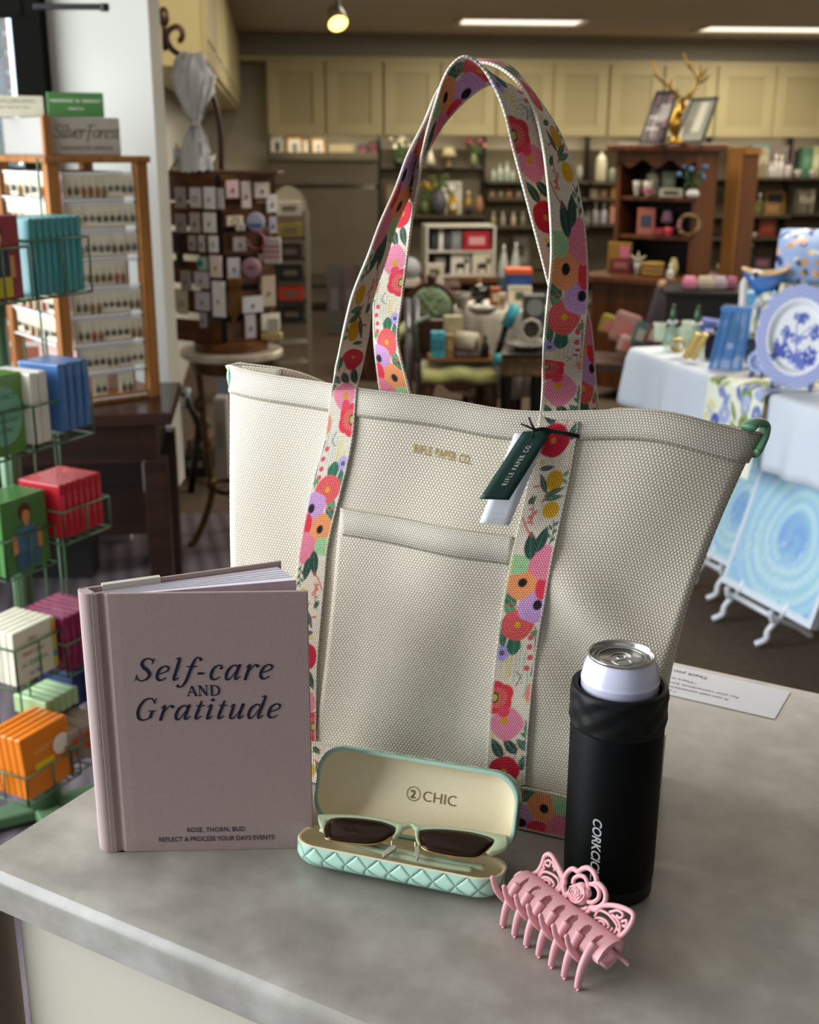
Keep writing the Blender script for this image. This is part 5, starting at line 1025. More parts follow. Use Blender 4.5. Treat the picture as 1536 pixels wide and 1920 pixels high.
for k_ in range(5): MB().tube([(.030*math.cos(a), -.005*k_+.01, .030*math.sin(a)+.028) for a in np.linspace(0, 6.28, 25)[:-1]], .003, 6, closed=True).ob('bangle', M('#c8b9c0' if k_ % 2 else '#8a2f45', .4), bg, smooth=True)
sw = thing('gift_tin', 'red and white striped packet hanging at the right of the spinner', 'packet', onJ(511, 494)); MB().box((0, 0, .046), (.064, .03, .092)).ob('packet', M('#c9c2bd', .5), sw, bev=.004)
for k_ in range(3): MB().box((0, -.016, .025+k_*.018), (.064, .002, .007)).ob('stripe', M('#b8545c', .5), sw)
rb = thing('ribbon_roll', 'round pink quilted purse on the right wing of the spinner', 'purse', onJ(472, 522)); MB().lathe([(.030, -.014), (.036, -.006), (.036, .006), (.030, .014)], 24, (0, 0, .038), True, Matrix.Rotation(math.pi/2, 3, 'X')).ob('body', M('#b58f98', .6), rb, smooth=True); MB().box((0, -.015, .04), (.03, .002, .012)).ob('print', M('#9a5566', .5), rb)
gc = thing('chain_bundle', 'bundle of long gold chains hanging at the front of the spinner', 'necklace', onJ(440, 520)); 
for k_ in range(5): MB().tube(crom([(-.02+.010*k_, -.004*(k_ % 2), 0), (-.018+.009*k_, -.006, -.09), (-.010+.006*k_, -.004, -.17+.012*k_)], 5), .0030, 6).ob('chain', M('#8a6424', .3, .8), gc, smooth=True)
pg2 = thing('gift_box', 'white gift bag with a gold bow tray at the lower right of the spinner', 'gift box', onJ(510, 636)); MB().box((0, 0, .012), (.075, .05, .024)).ob('tray', M('#c0a868', .5), pg2, bev=.004); MB().box((-.004, .01, .05), (.062, .02, .055)).ob('bag', M('#c9c3b8', .5), pg2, bev=.003)
# on top of the spinner: tulle figure, glass cup, gold frame
tq = js_loc(372, 318); tl_ = thing('tulle_bundle', 'bundle of white tulle tied in the middle standing on top of the spinner', 'tulle', (RTX+tq[0], RTY+tq[1]-.02, zt0+jh+.014)); G = []
for r_, z in ((.055, 0), (.046, .05), (.034, .10), (.014, .150), (.012, .162), (.034, .20), (.060, .26), (.066, .31), (.052, .35), (.030, .385)):
    G.append([((r_*(1+.16*math.cos(5*a+z*22)+.16*math.cos(13*a-z*35)))*math.cos(a), (r_*(1+.16*math.cos(5*a+z*22)+.16*math.cos(13*a-z*35)))*math.sin(a)*.8, z) for a in np.linspace(0, 6.283, 49)[:-1]])
k = NT('white_tulle'); k.set(col='#f6f7f8', rough=.8, alpha=.85, sub=0.0); G = np.array(G); G += rng.normal(0, .0045, G.shape)
MB().grid(G, wrap=True).ob('tulle', k.m, tl_, smooth=True); MB().grid(G*np.array([.55, .55, .92])+rng.normal(0, .004, G.shape), wrap=True).ob('inner_tulle', k.m, tl_, smooth=True); MB().lathe([(.016, .148), (.018, .156), (.016, .164)], 16).ob('tie', M('#e6e0d4', .5), tl_, smooth=True)
gl = thing('glass_cup', 'clear ribbed glass cup on top of the jewellery spinner', 'cup', onY(392, 318, RTY-.03)); gl.location.z = zt0+jh+.013
MB().lathe([(.001, 0), (.018, 0), (.020, .002), (.024, .06), (.0225, .06), (.0185, .005), (.001, .004)], 24, cap=False).ob('bowl', M('#9a948c', .15, .3, None), gl, smooth=True); MB().lathe([(.0246, .056), (.0250, .060), (.0240, .061)], 24, cap=False).ob('rim', GOLD, gl)
gf = thing('gold_stand', 'small gold stand leaning beside the tulle on the spinner', 'stand', onY(335, 318, RTY-.03)); gf.location.z = zt0+jh+.013
for a, b_ in (((-.03, 0, 0), (.02, 0, .075)), ((.03, 0, 0), (-.005, 0, .09)), ((-.03, 0, 0), (.03, 0, 0))): MB().tube([a, b_], .004, 8).ob('bar', GOLD, gf, smooth=True)
MB().box((0, .008, .04), (.035, .004, .07)).ob('pane', M('#c9dde0', .2), gf)
# ---------------------------------------------------------------- arched greeting rack behind, panels and oddments beneath
ga = onZ(548, 655, 0.0); gd = 7.0; g0 = onY(548, 650, gd); mG = px(548, 500, gd)
gr = thing('card_rack', 'grey arched card rack with black trays standing behind the jewellery spinner', 'display rack', (g0[0], gd, 0), .18)
GRY = M('#7f786a', .5, .1, (20, .08)); hz = onY(548, 395, gd)[2]; wG = 64*mG
for s2 in (-1, 1): MB().box((s2*wG/2, 0, hz/2), (.03, .05, hz)).ob('side_post', GRY, gr, bev=.003)
mb = MB(); mb.prism([(wG*.52*math.cos(a), hz+wG*.80*math.sin(a)*.85) for a in np.linspace(0, math.pi, 17)], -.03, .03, lambda x, y, z: (x, z, y)); mb.ob('arched_header', M('#8f8878', .6), gr)
for k_ in range(8):
    zz = .12+k_*(hz-.15)/8; MB().box((0, -.02, zz), (wG-.03, .16, .012)).ob('tray', GRY if k_ < 3 else M('#171311', .5), gr, bev=.002)
for k_, (zz, c, lab) in enumerate(((.86, '#2b1517', 'dark red stack of stationery in the arched rack'), (.70, '#0f0c0c', 'black boxes in the arched rack'), (.55, '#a02a18', 'orange red packet in the arched rack'), (1.08, '#a9a294', 'white packet near the top of the arched rack'), (.98, '#7a6a30', 'olive yellow packet in the arched rack'), (.43, '#120e0d', 'black box low in the arched rack'))):
    zb_ = .12+round((zz-.12)/((hz-.15)/8))*(hz-.15)/8+.006
    o = MB().box((0, 0, .04), (wG*.72, .11, .08)).ob('stationery_pack', M(c, .5, 0, (30, .15)), None, bev=.003); at(o, (g0[0], gd-.03, zb_), .18); tag(o, lab, 'stationery', 'packs in the arched rack'); MB().box((0, -.056, .04), (wG*.4, .002, .03)).ob('label', M('#5b5248', .5), o)
def odd(nm, lab, cat, X, Yb, w_, h_, dY, c, depth=.12, rz=0.0, part='label', pc='#8a8078', z=None):
    q = onY(X, Yb, dY); m = px(X, Yb, dY); t = thing(nm, lab, cat, (q[0], dY, q[2] if z is None else z), rz)
    MB().box((0, depth/2, h_*m/2), (w_*m, depth, h_*m)).ob('body', M(c, .6, 0, (12, .1)), t, bev=.004); MB().box((0, -.001, h_*m*.6), (w_*m*.55, .002, h_*m*.3)).ob(part, M(pc, .5), t); return t
odd('storage_box', 'brown box on the lower shelf behind the brass table leg', 'box', 372, 848, 44, 24, 5.3, '#5a3c2c', .2)
odd('storage_crate', 'black crate under the brown box near the carpet edge', 'crate', 366, 892, 52, 42, 5.25, '#100d0c', .2, z=0.0)
odd('gift_bag', 'pale blue and lilac iridescent bag on the tall white carton under the round table', 'bag', 421, 742, 28, 60, 5.1, '#8f9ab8', .05, pc='#a88aa8', z=onY(418, 740, 5.1)[2])
odd('carton', 'tall white carton standing behind the brass table legs', 'box', 418, 905, 24, 165, 5.1, '#a09a94', .12, pc='#8a847e', z=0.0)
odd('wood_panel', 'reddish brown wooden board leaning behind the round table', 'board', 440, 905, 36, 168, 5.3, '#4a2f22', .03, pc='#553828', z=0.0)
lm = thing('folded_chair', 'black and silver folded stand leaning beside the white unit', 'stand', onY(372, 850, 5.0)); o_ = onY(372, 850, 5.0)
for a, b_, c in (((345, 735), (390, 840), '#141212'), ((352, 728), (345, 765), '#9aa4ae'), ((362, 760), (395, 800), '#8a8476'), ((372, 800), (358, 925), '#141212')): MB().tube([onY(*a, 5.0)-o_, onY(*b_, 5.0)-o_], .016, 8).ob('bar', M(c, .4, .3), lm, smooth=True)
# ================================================================ back wall shelving
SLAT = NT('slatwall'); x_, y_, z_ = SLAT.xyz(SLAT.coord()); SLAT.set(col=SLAT.mix(SLAT.noise(4, 3), '#5d5443', '#6b614e'), rough=.7); SLAT = SLAT.m
UPR = M('#17130e', .45, .3, (40, .1), name='black_upright'); SHB = M('#4a4234', .6, 0, (6, .1), name='shelf_board')
BAYX = [500, 712, 915, 1113, 1345, 1500, 1640]
BLAB = ['slatted wall bay under the gilt frames shelf', 'wall shelving bay of flowers and vases framed by the bag handles', 'wall shelving bay of glassware between the handles', 'wall shelving bay behind the brown hutch', 'wall shelving bay right of the hutch', 'wall shelving bay at the right frame edge']
SHY = [[(298, .30)], [(404, .30), (312, .16)], [(340, .26), (372, .26), (424, .30), (500, .3)], [(342, .26), (372, .26), (420, .3)], [(333, .28), (404, .28), (446, .28), (506, .30)], [(333, .28), (400, .28), (470, .3)]]
bays = []
for i in range(6):
    s0, s1 = sOf(BAYX[i], .3, 300), sOf(BAYX[i+1], .3, 300); w_ = s1-s0; o = bwp(s0, 0, 0)
    t = thing('wall_shelving', BLAB[i], 'shelving', o, RHO, 'wall shelving bays')
    if i == 0:
        for z0, z1 in ((.08, 1.10), (1.14, 1.42)): MB().box((w_/2, -.26, (z0+z1)/2), (w_-.03, .03, z1-z0)).ob('slat_panel', SLAT, t, bev=.004)
    else: MB().box((w_/2, -.03, .80), (w_-.02, .02, 1.3)).ob('back_panel', M('#6b6250' if i < 3 else '#4f4636', .8, 0, (3, .1)), t)
    MB().box((w_, -.06 if i else -.24, (zb+.1)/2), (.035, .05, zb-.1)).ob('upright', UPR, t)
    MB().box((w_/2, -.18, .30), (w_, .34, .10)).ob('base_shelf', SHB, t)
    zs = []
    for y_s, dp in SHY[i]:
        z = onBack((BAYX[i]+BAYX[i+1])/2, y_s, dp)[2]; MB().box((w_/2, -dp/2, z-.012), (w_-.03, dp, .022)).ob('shelf', SHB, t, bev=.002); zs.append(z)
    bays.append((s0, s1, zs))
def onShelf(X, bay, k, dpt=.16):                                     # point on a shelf seen at pixel column X
    z = bays[bay][2][k]; s = sOf(X, dpt, 300); return np.array(bwp(s, dpt, z)), px(X, 300, 10.9)
# builders for shelf goods (local frame: faces -y)
def g_frame(t, w, h, fc, pic, mat=None, lean=.12, th=.018, bw=None):
    bw = bw or w*.14; R = Matrix.Rotation(-lean, 3, 'X'); f = lambda x, y, z: tuple(R @ Vector((x, y, z)))
    mb = MB()
    for x, z, sx, sz in ((0, bw/2, w, bw), (0, h-bw/2, w, bw), (-w/2+bw/2, h/2, bw, h-2*bw), (w/2-bw/2, h/2, bw, h-2*bw)): mb.box(f(x, 0, z), (sx, th, sz), R=R)
    mb.ob('frame', M(fc, .4, 0, (30, .1)), t, bev=th*.15); pn = MB().box(f(0, th*.2, h/2), (w-bw*1.6, th*.4, h-bw*1.6), R=R).ob('mount', M(mat or '#e9e6dd', .4), t)
    if pic: MB().box(f(0, -th*.05, h/2), (w*.34, th*.2, h*.38), R=R).ob('picture', M(pic, .5), pn)
def g_bottle(t, w, h, c, glass=False, cap=None, neck=.4, cz=None):
    m = Mglass(c, .05) if glass else M(c, .2, 0, (20, .08), coat=.3); r = w/2
    MB().lathe([(.001, 0), (r*.9, 0), (r, h*.04), (r, h*.48), (r*.85, h*.60), (r*neck, h*.72), (r*neck, h*.88), (r*neck*1.15, h*.90)], 18).ob('body', m, t, smooth=True)
    MB().lathe([(r*neck*1.05, h*.88), (r*neck*1.1, h*.90), (r*neck*1.0, h), (.001, h)], 14).ob('stopper', M(cap or '#d8d2c2', .4), t, smooth=True)
def g_vase(t, w, h, c, flowers=None, fh=0.0, fw=0.0, nfl=9, leafc='#4d6a34', label=None):
    r = w/2; MB().lathe([(.001, 0), (r*.6, 0), (r*.95, h*.35), (r, h*.55), (r*.7, h*.85), (r*.55, h*.95), (r*.62, h), (r*.5, h), (r*.4, h*.9)], 20, cap=False).ob('vase', M(c, .3, 0, (30, .15)), t, smooth=True)
    if label: MB().box((0, -r*.93, h*.5), (w*.5, r*.12, h*.3)).ob('label', M(label, .5), t)
    if flowers:
        st = MB(); bl = MB(); lf = MB(); rr = np.random.default_rng(int(h*1e4) % 999)
        for k in range(nfl):
            x, y, z = rr.uniform(-fw, fw), rr.uniform(-fw*.5, fw*.5), h+fh*rr.uniform(.4, 1); st.tube(crom([(0, 0, h*.8), (x*.4, y*.4, h+fh*.3), (x, y, z)], 4), .003, 5); bl.ball((x, y, z), fw*.20*rr.uniform(.7, 1.2), 8)
            a = rr.uniform(-1, 1); lf.ball((x*.6+a*.02, y*.5, h+fh*rr.uniform(.1, .5)), fw*.16, 6, 1.8, .6, .5)
        s_ = st.ob('stems', M(leafc, .6), t); bl.ob('blossoms', M(flowers, .7, 0, (60, .2)), t, smooth=True); lf.ob('leaves', M(leafc, .7, 0, (60, .2)), t, smooth=True)
        for o in t.children:
            if o.name.startswith(('stems', 'blossoms', 'leaves')): o['kind'] = 'stuff'
def g_box(t, w, h, d, c, lab=None, lid=None):
    MB().box((0, d/2, h/2), (w, d, h)).ob('body', M(c, .5, 0, (15, .1)), t, bev=min(w, h)*.04)
    if lab: MB().box((0, -.0015, h*.52), (w*.6, .003, h*.42)).ob('label', M(lab, .5), t)
    if lid: MB().box((0, d/2, h-.006), (w*1.04, d*1.04, h*.16)).ob('lid', M(lid, .5), t, bev=.002)
def g_books(lab, cols, X0, X1, bay, k, h_px, grp, dpt=.20):
    n = len(cols); w_ = (X1-X0)/n
    for i, c in enumerate(cols):
        q, m = onShelf(X0+w_*(i+.5), bay, k, dpt); t = thing('book', f'{lab}, {ORD[i]} from its left end', 'book', q, RHO, grp); hh = h_px*m*(1-.06*(i*7 % 3))
        MB().box((0, 0, hh/2), (w_*m*.92, .14, hh)).ob('cover', M(c, .5, 0, (30, .08)), t, bev=.002); MB().box((0, -.0705, hh*.62), (w_*m*.5, .002, hh*.3)).ob('spine_label', M('#c9bfa9', .5), t)
def g_lamp(t, w, h, shade, base):
    MB().lathe([(w*.28, 0), (w*.26, h*.03), (w*.07, h*.1), (w*.12, h*.3), (w*.05, h*.5), (w*.04, h*.6)], 16).ob('base', M(base, .4), t, smooth=True)
    MB().lathe([(w*.5, h*.52), (w*.30, h)], 22, cap=False).ob('lamp_shade', M(shade, .8), t, smooth=True, solid=.003)
def g_bowl(t, w, h, c, inner=None):
    r = w/2; MB().lathe([(.001, 0), (r*.5, 0), (r*.55, h*.1), (r*.9, h*.6), (r, h), (r*.93, h), (r*.8, h*.6), (r*.4, h*.2), (.001, h*.18)], 24, cap=False).ob('bowl', M(c, .3, 0, (20, .1), coat=.2), t, smooth=True); MB().lathe([(r*.94, h*.97), (r*1.02, h), (r*.95, h*1.04)], 24, cap=False).ob('rim', M(inner or c, .4), t, smooth=True)
def g_jar(t, w, h, c, lidc, glass=False):
    r = w/2; MB().lathe([(.001, 0), (r*.9, 0), (r, h*.08), (r, h*.62), (r*.8, h*.72)], 20).ob('body', Mglass(c, .05) if glass else M(c, .25, 0, (20, .1)), t, smooth=True); MB().lathe([(r*.86, h*.70), (r*.9, h*.76), (r*.5, h*.88), (r*.18, h*.90), (r*.22, h*.97), (.001, h)], 18).ob('lid', M(lidc, .4), t, smooth=True)
def sh(nm, lab, cat, X, bay, k, fn, *a, dpt=.16, rz=RHO, grp=None, **kw):
    q, m = onShelf(X, bay, k, dpt); t = thing(nm, lab, cat, q, rz, grp); a = [v*m if isinstance(v, (int, float)) and i < 2 else v for i, v in enumerate(a)]; fn(t, *a, **kw); return t
# bay with gilt frames
sh('framed_photo', 'white photo frame with a narrow dark picture, leftmost on the frame shelf', 'frame', 521, 0, 0, g_frame, 26, 44, '#d8d3c4', '#4a4036')
sh('framed_photo', 'gilt photo frame with a white mount, larger of the two gold frames', 'frame', 554, 0, 0, g_frame, 34, 41, '#b98a32', '#8a8578', rz=RHO+.25)
sh('framed_photo', 'gilt photo frame with a bright white mount, smaller of the two gold frames', 'frame', 598, 0, 0, g_frame, 28, 39, '#b98a32', '#b9b4a8', rz=RHO+.25)
sh('gift_box', 'small white box standing between the two gold frames', 'box', 574, 0, 0, g_box, 11, 34, .03, '#c9c2b0', '#e0dacb')
bk_ = sh('letter_rack', 'cream picket letter rack on the frame shelf', 'rack', 641, 0, 0, lambda t, w, h: (MB().box((0, 0, h*.12), (w, .04, h*.10)).ob('base', M('#b5a67e', .6), t), [MB().box((-w/2+w*(i+.5)/8, 0, h/2), (w*.07, .012, h)).ob('picket', M('#cdbf98', .6), t) for i in range(8)], MB().box((0, .004, h*.8), (w, .012, h*.10)).ob('rail', M('#b5a67e', .6), t)), 46, 26)
sh('framed_photo', 'small black frame with a pink picture, left of the two by the black upright', 'frame', 681, 0, 0, g_frame, 19, 26, '#1d1512', None, '#8a3a52')
sh('framed_photo', 'taller black frame with a pink picture beside the black upright', 'frame', 701, 0, 0, g_frame, 18, 33, '#1d1512', None, '#8f3a4c', dpt=.12)
# bay of flowers
sh('potted_flowers', 'white flowers in a dark green pot beside the black upright', 'flowers', 748, 1, 1, g_vase, 22, 16, '#2f3a22', '#d9d6c0', .20, .10, 14)
sh('table_lamp', 'small cream lamp with a square shade on the upper flower shelf', 'lamp', 842, 1, 1, g_lamp, 30, 36, '#b3a682', '#8a7c58')
sh('flower_vase', 'vase of pink and coral flowers on the upper flower shelf by the upright', 'flowers', 888, 1, 1, g_vase, 12, 24, '#7f8a5a', '#c2737c', .13, .10, 12)
sh('white_tree', 'white cone tree at the left of the upper flower shelf', 'ornament', 808, 1, 1, lambda t, w, h: (MB().lathe([(w*.5, h*.1), (w*.3, h*.5), (.001, h)], 16).ob('cone', M('#d9d3c0', .7), t, smooth=True), MB().lathe([(w*.14, 0), (w*.14, h*.12)], 10).ob('foot', M('#8a7a58', .6), t)), 18, 34)
sh('framed_photo', 'white double photo frame with a yellow picture on the flower shelf', 'frame', 848, 1, 0, g_frame, 40, 62, '#dcd8cc', '#a3894a', dpt=.10)
sh('flower_vase', 'blue grey speckled vase of greenery on the flower shelf', 'flowers', 824, 1, 0, g_vase, 32, 46, '#56565c', '#5f6e36', .14, .09, 10, dpt=.2)
sh('flower_vase', 'yellow jar with a white label holding greenery on the flower shelf', 'flowers', 851, 1, 0, g_vase, 24, 34, '#b08a1e', '#5a6a32', .12, .07, 8, label='#d5d2c6', dpt=.24)
sh('bottle', 'yellow bottle on the flower shelf near the black upright', 'bottle', 880, 1, 0, g_bottle, 14, 44, '#b5921f', dpt=.14)
sh('flower_vase', 'terracotta vase at the right end of the flower shelf', 'vase', 900, 1, 0, g_vase, 18, 36, '#a0765a', dpt=.2)
sh('flower_vase', 'dark purple small vase beside the terracotta one', 'vase', 881, 1, 0, g_vase, 14, 20, '#2d2438', dpt=.26)
sh('potted_flowers', 'yellow daffodils in a green pot at the left of the flower shelf', 'flowers', 797, 1, 0, g_vase, 20, 26, '#5b6a38', '#c9a524', .16, .09, 9)
sh('bottle', 'olive green bottle at the far left of the flower shelf', 'bottle', 772, 1, 0, g_bottle, 20, 52, '#5f6232')
sh('framed_photo', 'dark wooden frame behind the flowers at the left of the flower bay', 'frame', 737, 1, 0, g_frame, 32, 62, '#55432a', None, '#7a6a46', dpt=.08)
# bay of glassware
for i, (X, w_, h_) in enumerate(((926, 10, 26), (938, 12, 34), (951, 12, 38), (962, 9, 24))): sh('glass_bottle', f'clear glass bottle, {ORD[i]} from the left on the upper glassware shelf', 'bottle', X, 2, 0, g_bottle, w_, h_, '#a9b3a8', cap='#6d7a6a', grp='glass bottles on the upper shelf')
for i, (X, c) in enumerate(((925, '#7c5a48'), (941, '#6a5a42'), (957, '#a0542e'), (975, '#7a6a52'))): sh('candle_box', f'boxed candle, {ORD[i]} from the left on the second glassware shelf', 'box', X, 2, 1, g_box, 14, 16, .05, c, '#b5a888', grp='boxed candles')
for i, (X, c) in enumerate(((928, '#b5a27c'), (946, '#a8a294'), (966, '#c2b490'), (984, '#8a826c'))): sh('figurine', f'small pale figurine, {ORD[i]} from the left on the third glassware shelf', 'ornament', X, 2, 2, g_bottle, 10, 26, c, grp='pale figurines')
for i, (X, c) in enumerate(((1040, '#8a8a80'), (1064, '#76766c'), (1088, '#9a968a'))): sh('glass_bottle', f'grey glass vase, {ORD[i]} from the left between the two right handles', 'vase', X, 2, 0, g_vase, 12, 30, c, grp='grey glass vases')
sh('picture_board', 'grey framed print standing low in the glassware bay', 'frame', 984, 2, 3, g_frame, 36, 58, '#5a5244', '#3a3428', '#7d7664')
for i, (X, c) in enumerate(((1098, '#b9b4a6'), (1108, '#8d8a80'))): sh('figurine', f'white ornament, {ORD[i]} from the left at the right end of the third glassware shelf', 'ornament', X, 2, 2, g_bottle, 8, 26, c, grp='white ornaments')
# bay behind the hutch
sh('glass_lamp', 'glass lamp with a milky bowl beside the right handle', 'lamp', 1128, 3, 0, g_jar, 22, 58, '#b9b39a', '#d8d2be')
sh('glass_bottle', 'short glass jar under the milky lamp', 'jar', 1150, 3, 0, g_jar, 18, 28, '#7d8070', '#a5a898')
sh('carved_rabbit', 'orange brown wooden ornament left of the hutch top', 'ornament', 1172, 3, 0, g_vase, 26, 50, '#7a4a22', dpt=.22)
for i, (X, c) in enumerate(((1118, '#9a8a72'), (1136, '#8f6a42'), (1160, '#8a7a62'))): sh('gift_box', f'small gift box, {ORD[i]} from the left under the milky lamp', 'box', X, 3, 1, g_box, 16, 18, .06, c, '#b8a888', grp='gift boxes left of the hutch')
for i, (X, c) in enumerate(((1122, '#9c9892'), (1138, '#b5b2b8'))): sh('figurine', f'white porcelain figure, {ORD[i]} of the two left of the hutch', 'ornament', X, 3, 2, g_bottle, 14, 40, c, grp='porcelain figures')
# bays right of the hutch
g_books('pale book on the top shelf right of the hutch', ['#8a847c', '#9a8a84', '#a8745c', '#3a3430', '#8a8068', '#94886a', '#8a7e62', '#9a9072'], 1384, 1436, 4, 0, 56, 'books on the top right shelf')
sh('storage_box', 'pale blue box lying over the books right of the hutch', 'box', 1425, 4, 0, g_box, 40, 62, .06, '#7fa3ac', '#9fbcc0', dpt=.10)
sh('picture_board', 'grey lilac panel behind the glasses on the top right shelf', 'board', 1466, 4, 0, g_box, 52, 62, .03, '#8d8384', dpt=.08)
for i, (X, h_) in enumerate(((1447, 30), (1456, 44), (1466, 42))): sh('glass_vase', f'white glass candlestick, {ORD[i]} from the left on the top right shelf', 'candlestick', X, 4, 0, g_bottle, 11, h_, '#c6c1be', grp='glass candlesticks', dpt=.22)
sh('clock', 'small dark ornament on a white bowl at the end of the top right shelf', 'ornament', 1480, 4, 0, g_jar, 16, 34, '#b5aeb0', '#2f2a28', dpt=.22)
sh('box_file', 'green boxed set at the right edge of the top shelf', 'box', 1514, 5, 0, g_box, 22, 58, .1, '#4f7a62', '#6a8f78')
sh('box_file', 'pale lime box at the extreme right of the top shelf', 'box', 1532, 5, 0, g_box, 16, 60, .1, '#c2c79a', '#d8dab8')
for i, X in enumerate((1499, 1527)): sh('glass_bowl', f'small round glass bowl, {["left", "right"][i]} of two in front of the green box', 'bowl', X, 5, 0, g_bowl, 16, 14, '#b8b2a8', grp='round glass bowls', dpt=.24)
g_books('dull pink book on the second right shelf', ['#7d5f55', '#84685c', '#7a5c52', '#6f5a50'], 1377, 1400, 4, 1, 48, 'pink books on the second right shelf')
for i, X in enumerate((1412, 1432)): sh('bottle', f'grey ceramic bottle, {["left", "right"][i]} of two on the second right shelf', 'bottle', X, 4, 1, g_bottle, 12, 42, '#7a776c', grp='grey ceramic bottles')
sh('teacup', 'white teacup on the second right shelf', 'cup', 1410, 4, 1, g_bowl, 14, 12, '#b9b3a8', dpt=.25)
sh('gift_box', 'olive green box on the second right shelf', 'box', 1428, 4, 1, g_box, 22, 26, .08, '#5f5c2e', '#6f6c3a', dpt=.25)
sh('framed_photo', 'gold framed dark print on the second right shelf', 'frame', 1462, 4, 1, g_frame, 44, 46, '#8a6a2c', None, '#2f3238', dpt=.10)
sh('gift_box', 'tan gift box in front of the gold frame', 'box', 1458, 4, 1, g_box, 34, 24, .08, '#8a6a40', '#a07e50', dpt=.24)
g_books('faded mauve book on the third right shelf', ['#776a60', '#6f6258', '#7a6e64', '#85776a'], 1370, 1394, 4, 3, 76, 'mauve books on the third right shelf')
sh('red_tin', 'dull red square tin on the third right shelf', 'tin', 1452, 4, 2, g_box, 34, 36, .08, '#7a3426', '#8a4434', dpt=.22)
for i, X in enumerate((1404, 1426)): sh('teacup', f'small white cup, {["left", "right"][i]} of two on the third right shelf', 'cup', X, 4, 2, g_bowl, 16, 9, '#b5aca6', grp='white cups third shelf', dpt=.24)
for i, X in enumerate((1366, 1392)): sh('teacup', f'small cream cup, {["left", "right"][i]} of two on the bottom right shelf', 'cup', X, 4, 3, g_bowl, 14, 10, '#b0a698', grp='cream cups bottom shelf', dpt=.26)
sh('bottle', 'dark green bottle on the bottom right shelf', 'bottle', 1424, 4, 3, g_bottle, 16, 50, '#1f2a20')
sh('pillow_stack', 'purple and pink patterned packet on the bottom right shelf', 'packet', 1448, 4, 3, g_box, 34, 22, .1, '#6a4f66', '#9a6a74')
sh('blue_jug', 'dark blue jug by the right upright', 'jug', 1484, 4, 3, g_vase, 26, 64, '#2f3346', dpt=.2)
g_books('grey book on the right edge shelf', ['#6a6258', '#7a7266', '#5f584c', '#837a68'], 1500, 1530, 5, 1, 46, 'grey books by the right edge')
# leaning boards below the slatwall
for i, (X, c, lab) in enumerate(((625, '#4f4c48', 'grey wrapped canvas leaning on the slatwall, left of three'), (655, '#5c4a4c', 'pinkish wrapped canvas leaning on the slatwall, middle of three'), (683, '#544e46', 'taupe wrapped canvas leaning on the slatwall, right of three'))):
    q = onY(X, 648, 9.4); t = thing('wrapped_canvas', lab, 'canvas', (q[0], 9.6, max(0, q[2])), RHO); m = px(X, 600, 9.6); R = Matrix.Rotation(-.08, 3, 'X')
    MB().box((0, 0, 66*m), (27*m, .03, 130*m), R=R).ob('canvas', M(c, .4, 0, (4, .2), coat=.3), t, bev=.003); MB().box((0, -.018, 66*m), (14*m, .004, 40*m), R=R).ob('print', M('#6a5f66', .5), t)
# ================================================================ middle of the shop: chairs, cloth table, display
DW = Mwood('#2a1509', '#4a2812', 6, .4, 2, 'dark_walnut'); k = NT('green_velvet'); k.set(col=k.ramp(k.noise(8, 4), [(.3, '#3f5a45'), (.5, '#6a8265'), (.7, '#8a9a6c')]), rough=.8, sheen=.6); VEL = k.m
k = NT('seat_velvet'); k.set(col=k.ramp(k.noise(5, 3), [(.35, '#6f7a4a'), (.6, '#a39f5e')]), rough=.8, sheen=.5); VEL2 = k.m
# tufted chair (only its back shows)
ca = onY(816, 575, 6.6); m = px(816, 575, 6.6); c1 = thing('tufted_chair', 'green velvet tufted chair with oval wooden back behind the carved chair', 'chair', (ca[0]-.02, 6.6, 0), -.15); zc = ca[2]; rw_, rh_ = 43*m, 41*m
mb = MB(); mb.tube([(rw_*math.cos(a), 0, zc+rh_*math.sin(a)) for a in np.linspace(0, 6.283, 33)[:-1]], .020, 10, closed=True); mb.ob('back_frame', DW, c1, smooth=True)
MB().ball((0, 0, zc+rh_+.035), .03, 12, .9).ob('carved_crest', DW, c1, smooth=True)
G = []
for r in (1, .97, .85, .7, .5, .3, .1, .005):
    G.append([(rw_*.92*r*math.cos(a), -.012-.045*math.sqrt(max(0, 1-r*r))-.012*math.cos(16*r*math.cos(a))*math.cos(14*r*math.sin(a)), zc+rh_*.92*r*math.sin(a)) for a in np.linspace(0, 6.283, 49)[:-1]])
cu_ = MB().grid(np.array(G), wrap=True).ob('back_cushion', VEL, c1, smooth=True)
for bx_, bz_ in ((-.4, .35), (0, .4), (.4, .35), (-.2, 0), (.2, 0), (-.4, -.35), (0, -.35), (.4, -.35)): MB().ball((rw_*bx_, -.052, zc+rh_*bz_), .009, 8).ob('button', M('#38503c', .7), cu_, smooth=True)
MB().box((0, .22, .43), (.46, .44, .10)).ob('seat', VEL2, c1, bev=.03, seg=3)
for lx, ly in ((-.2, .02), (.2, .02), (-.2, .42), (.2, .42)): MB().lathe([(.014, 0), (.022, .1), (.018, .25), (.026, .38)], 10, (lx, ly, 0)).ob('leg', DW, c1, smooth=True)
for sx in (-1, 1): MB().tube([(sx*.17, .0, .40), (sx*rw_*.8, 0, zc-rh_*.55)], .016, 8).ob('back_post', DW, c1, smooth=True)
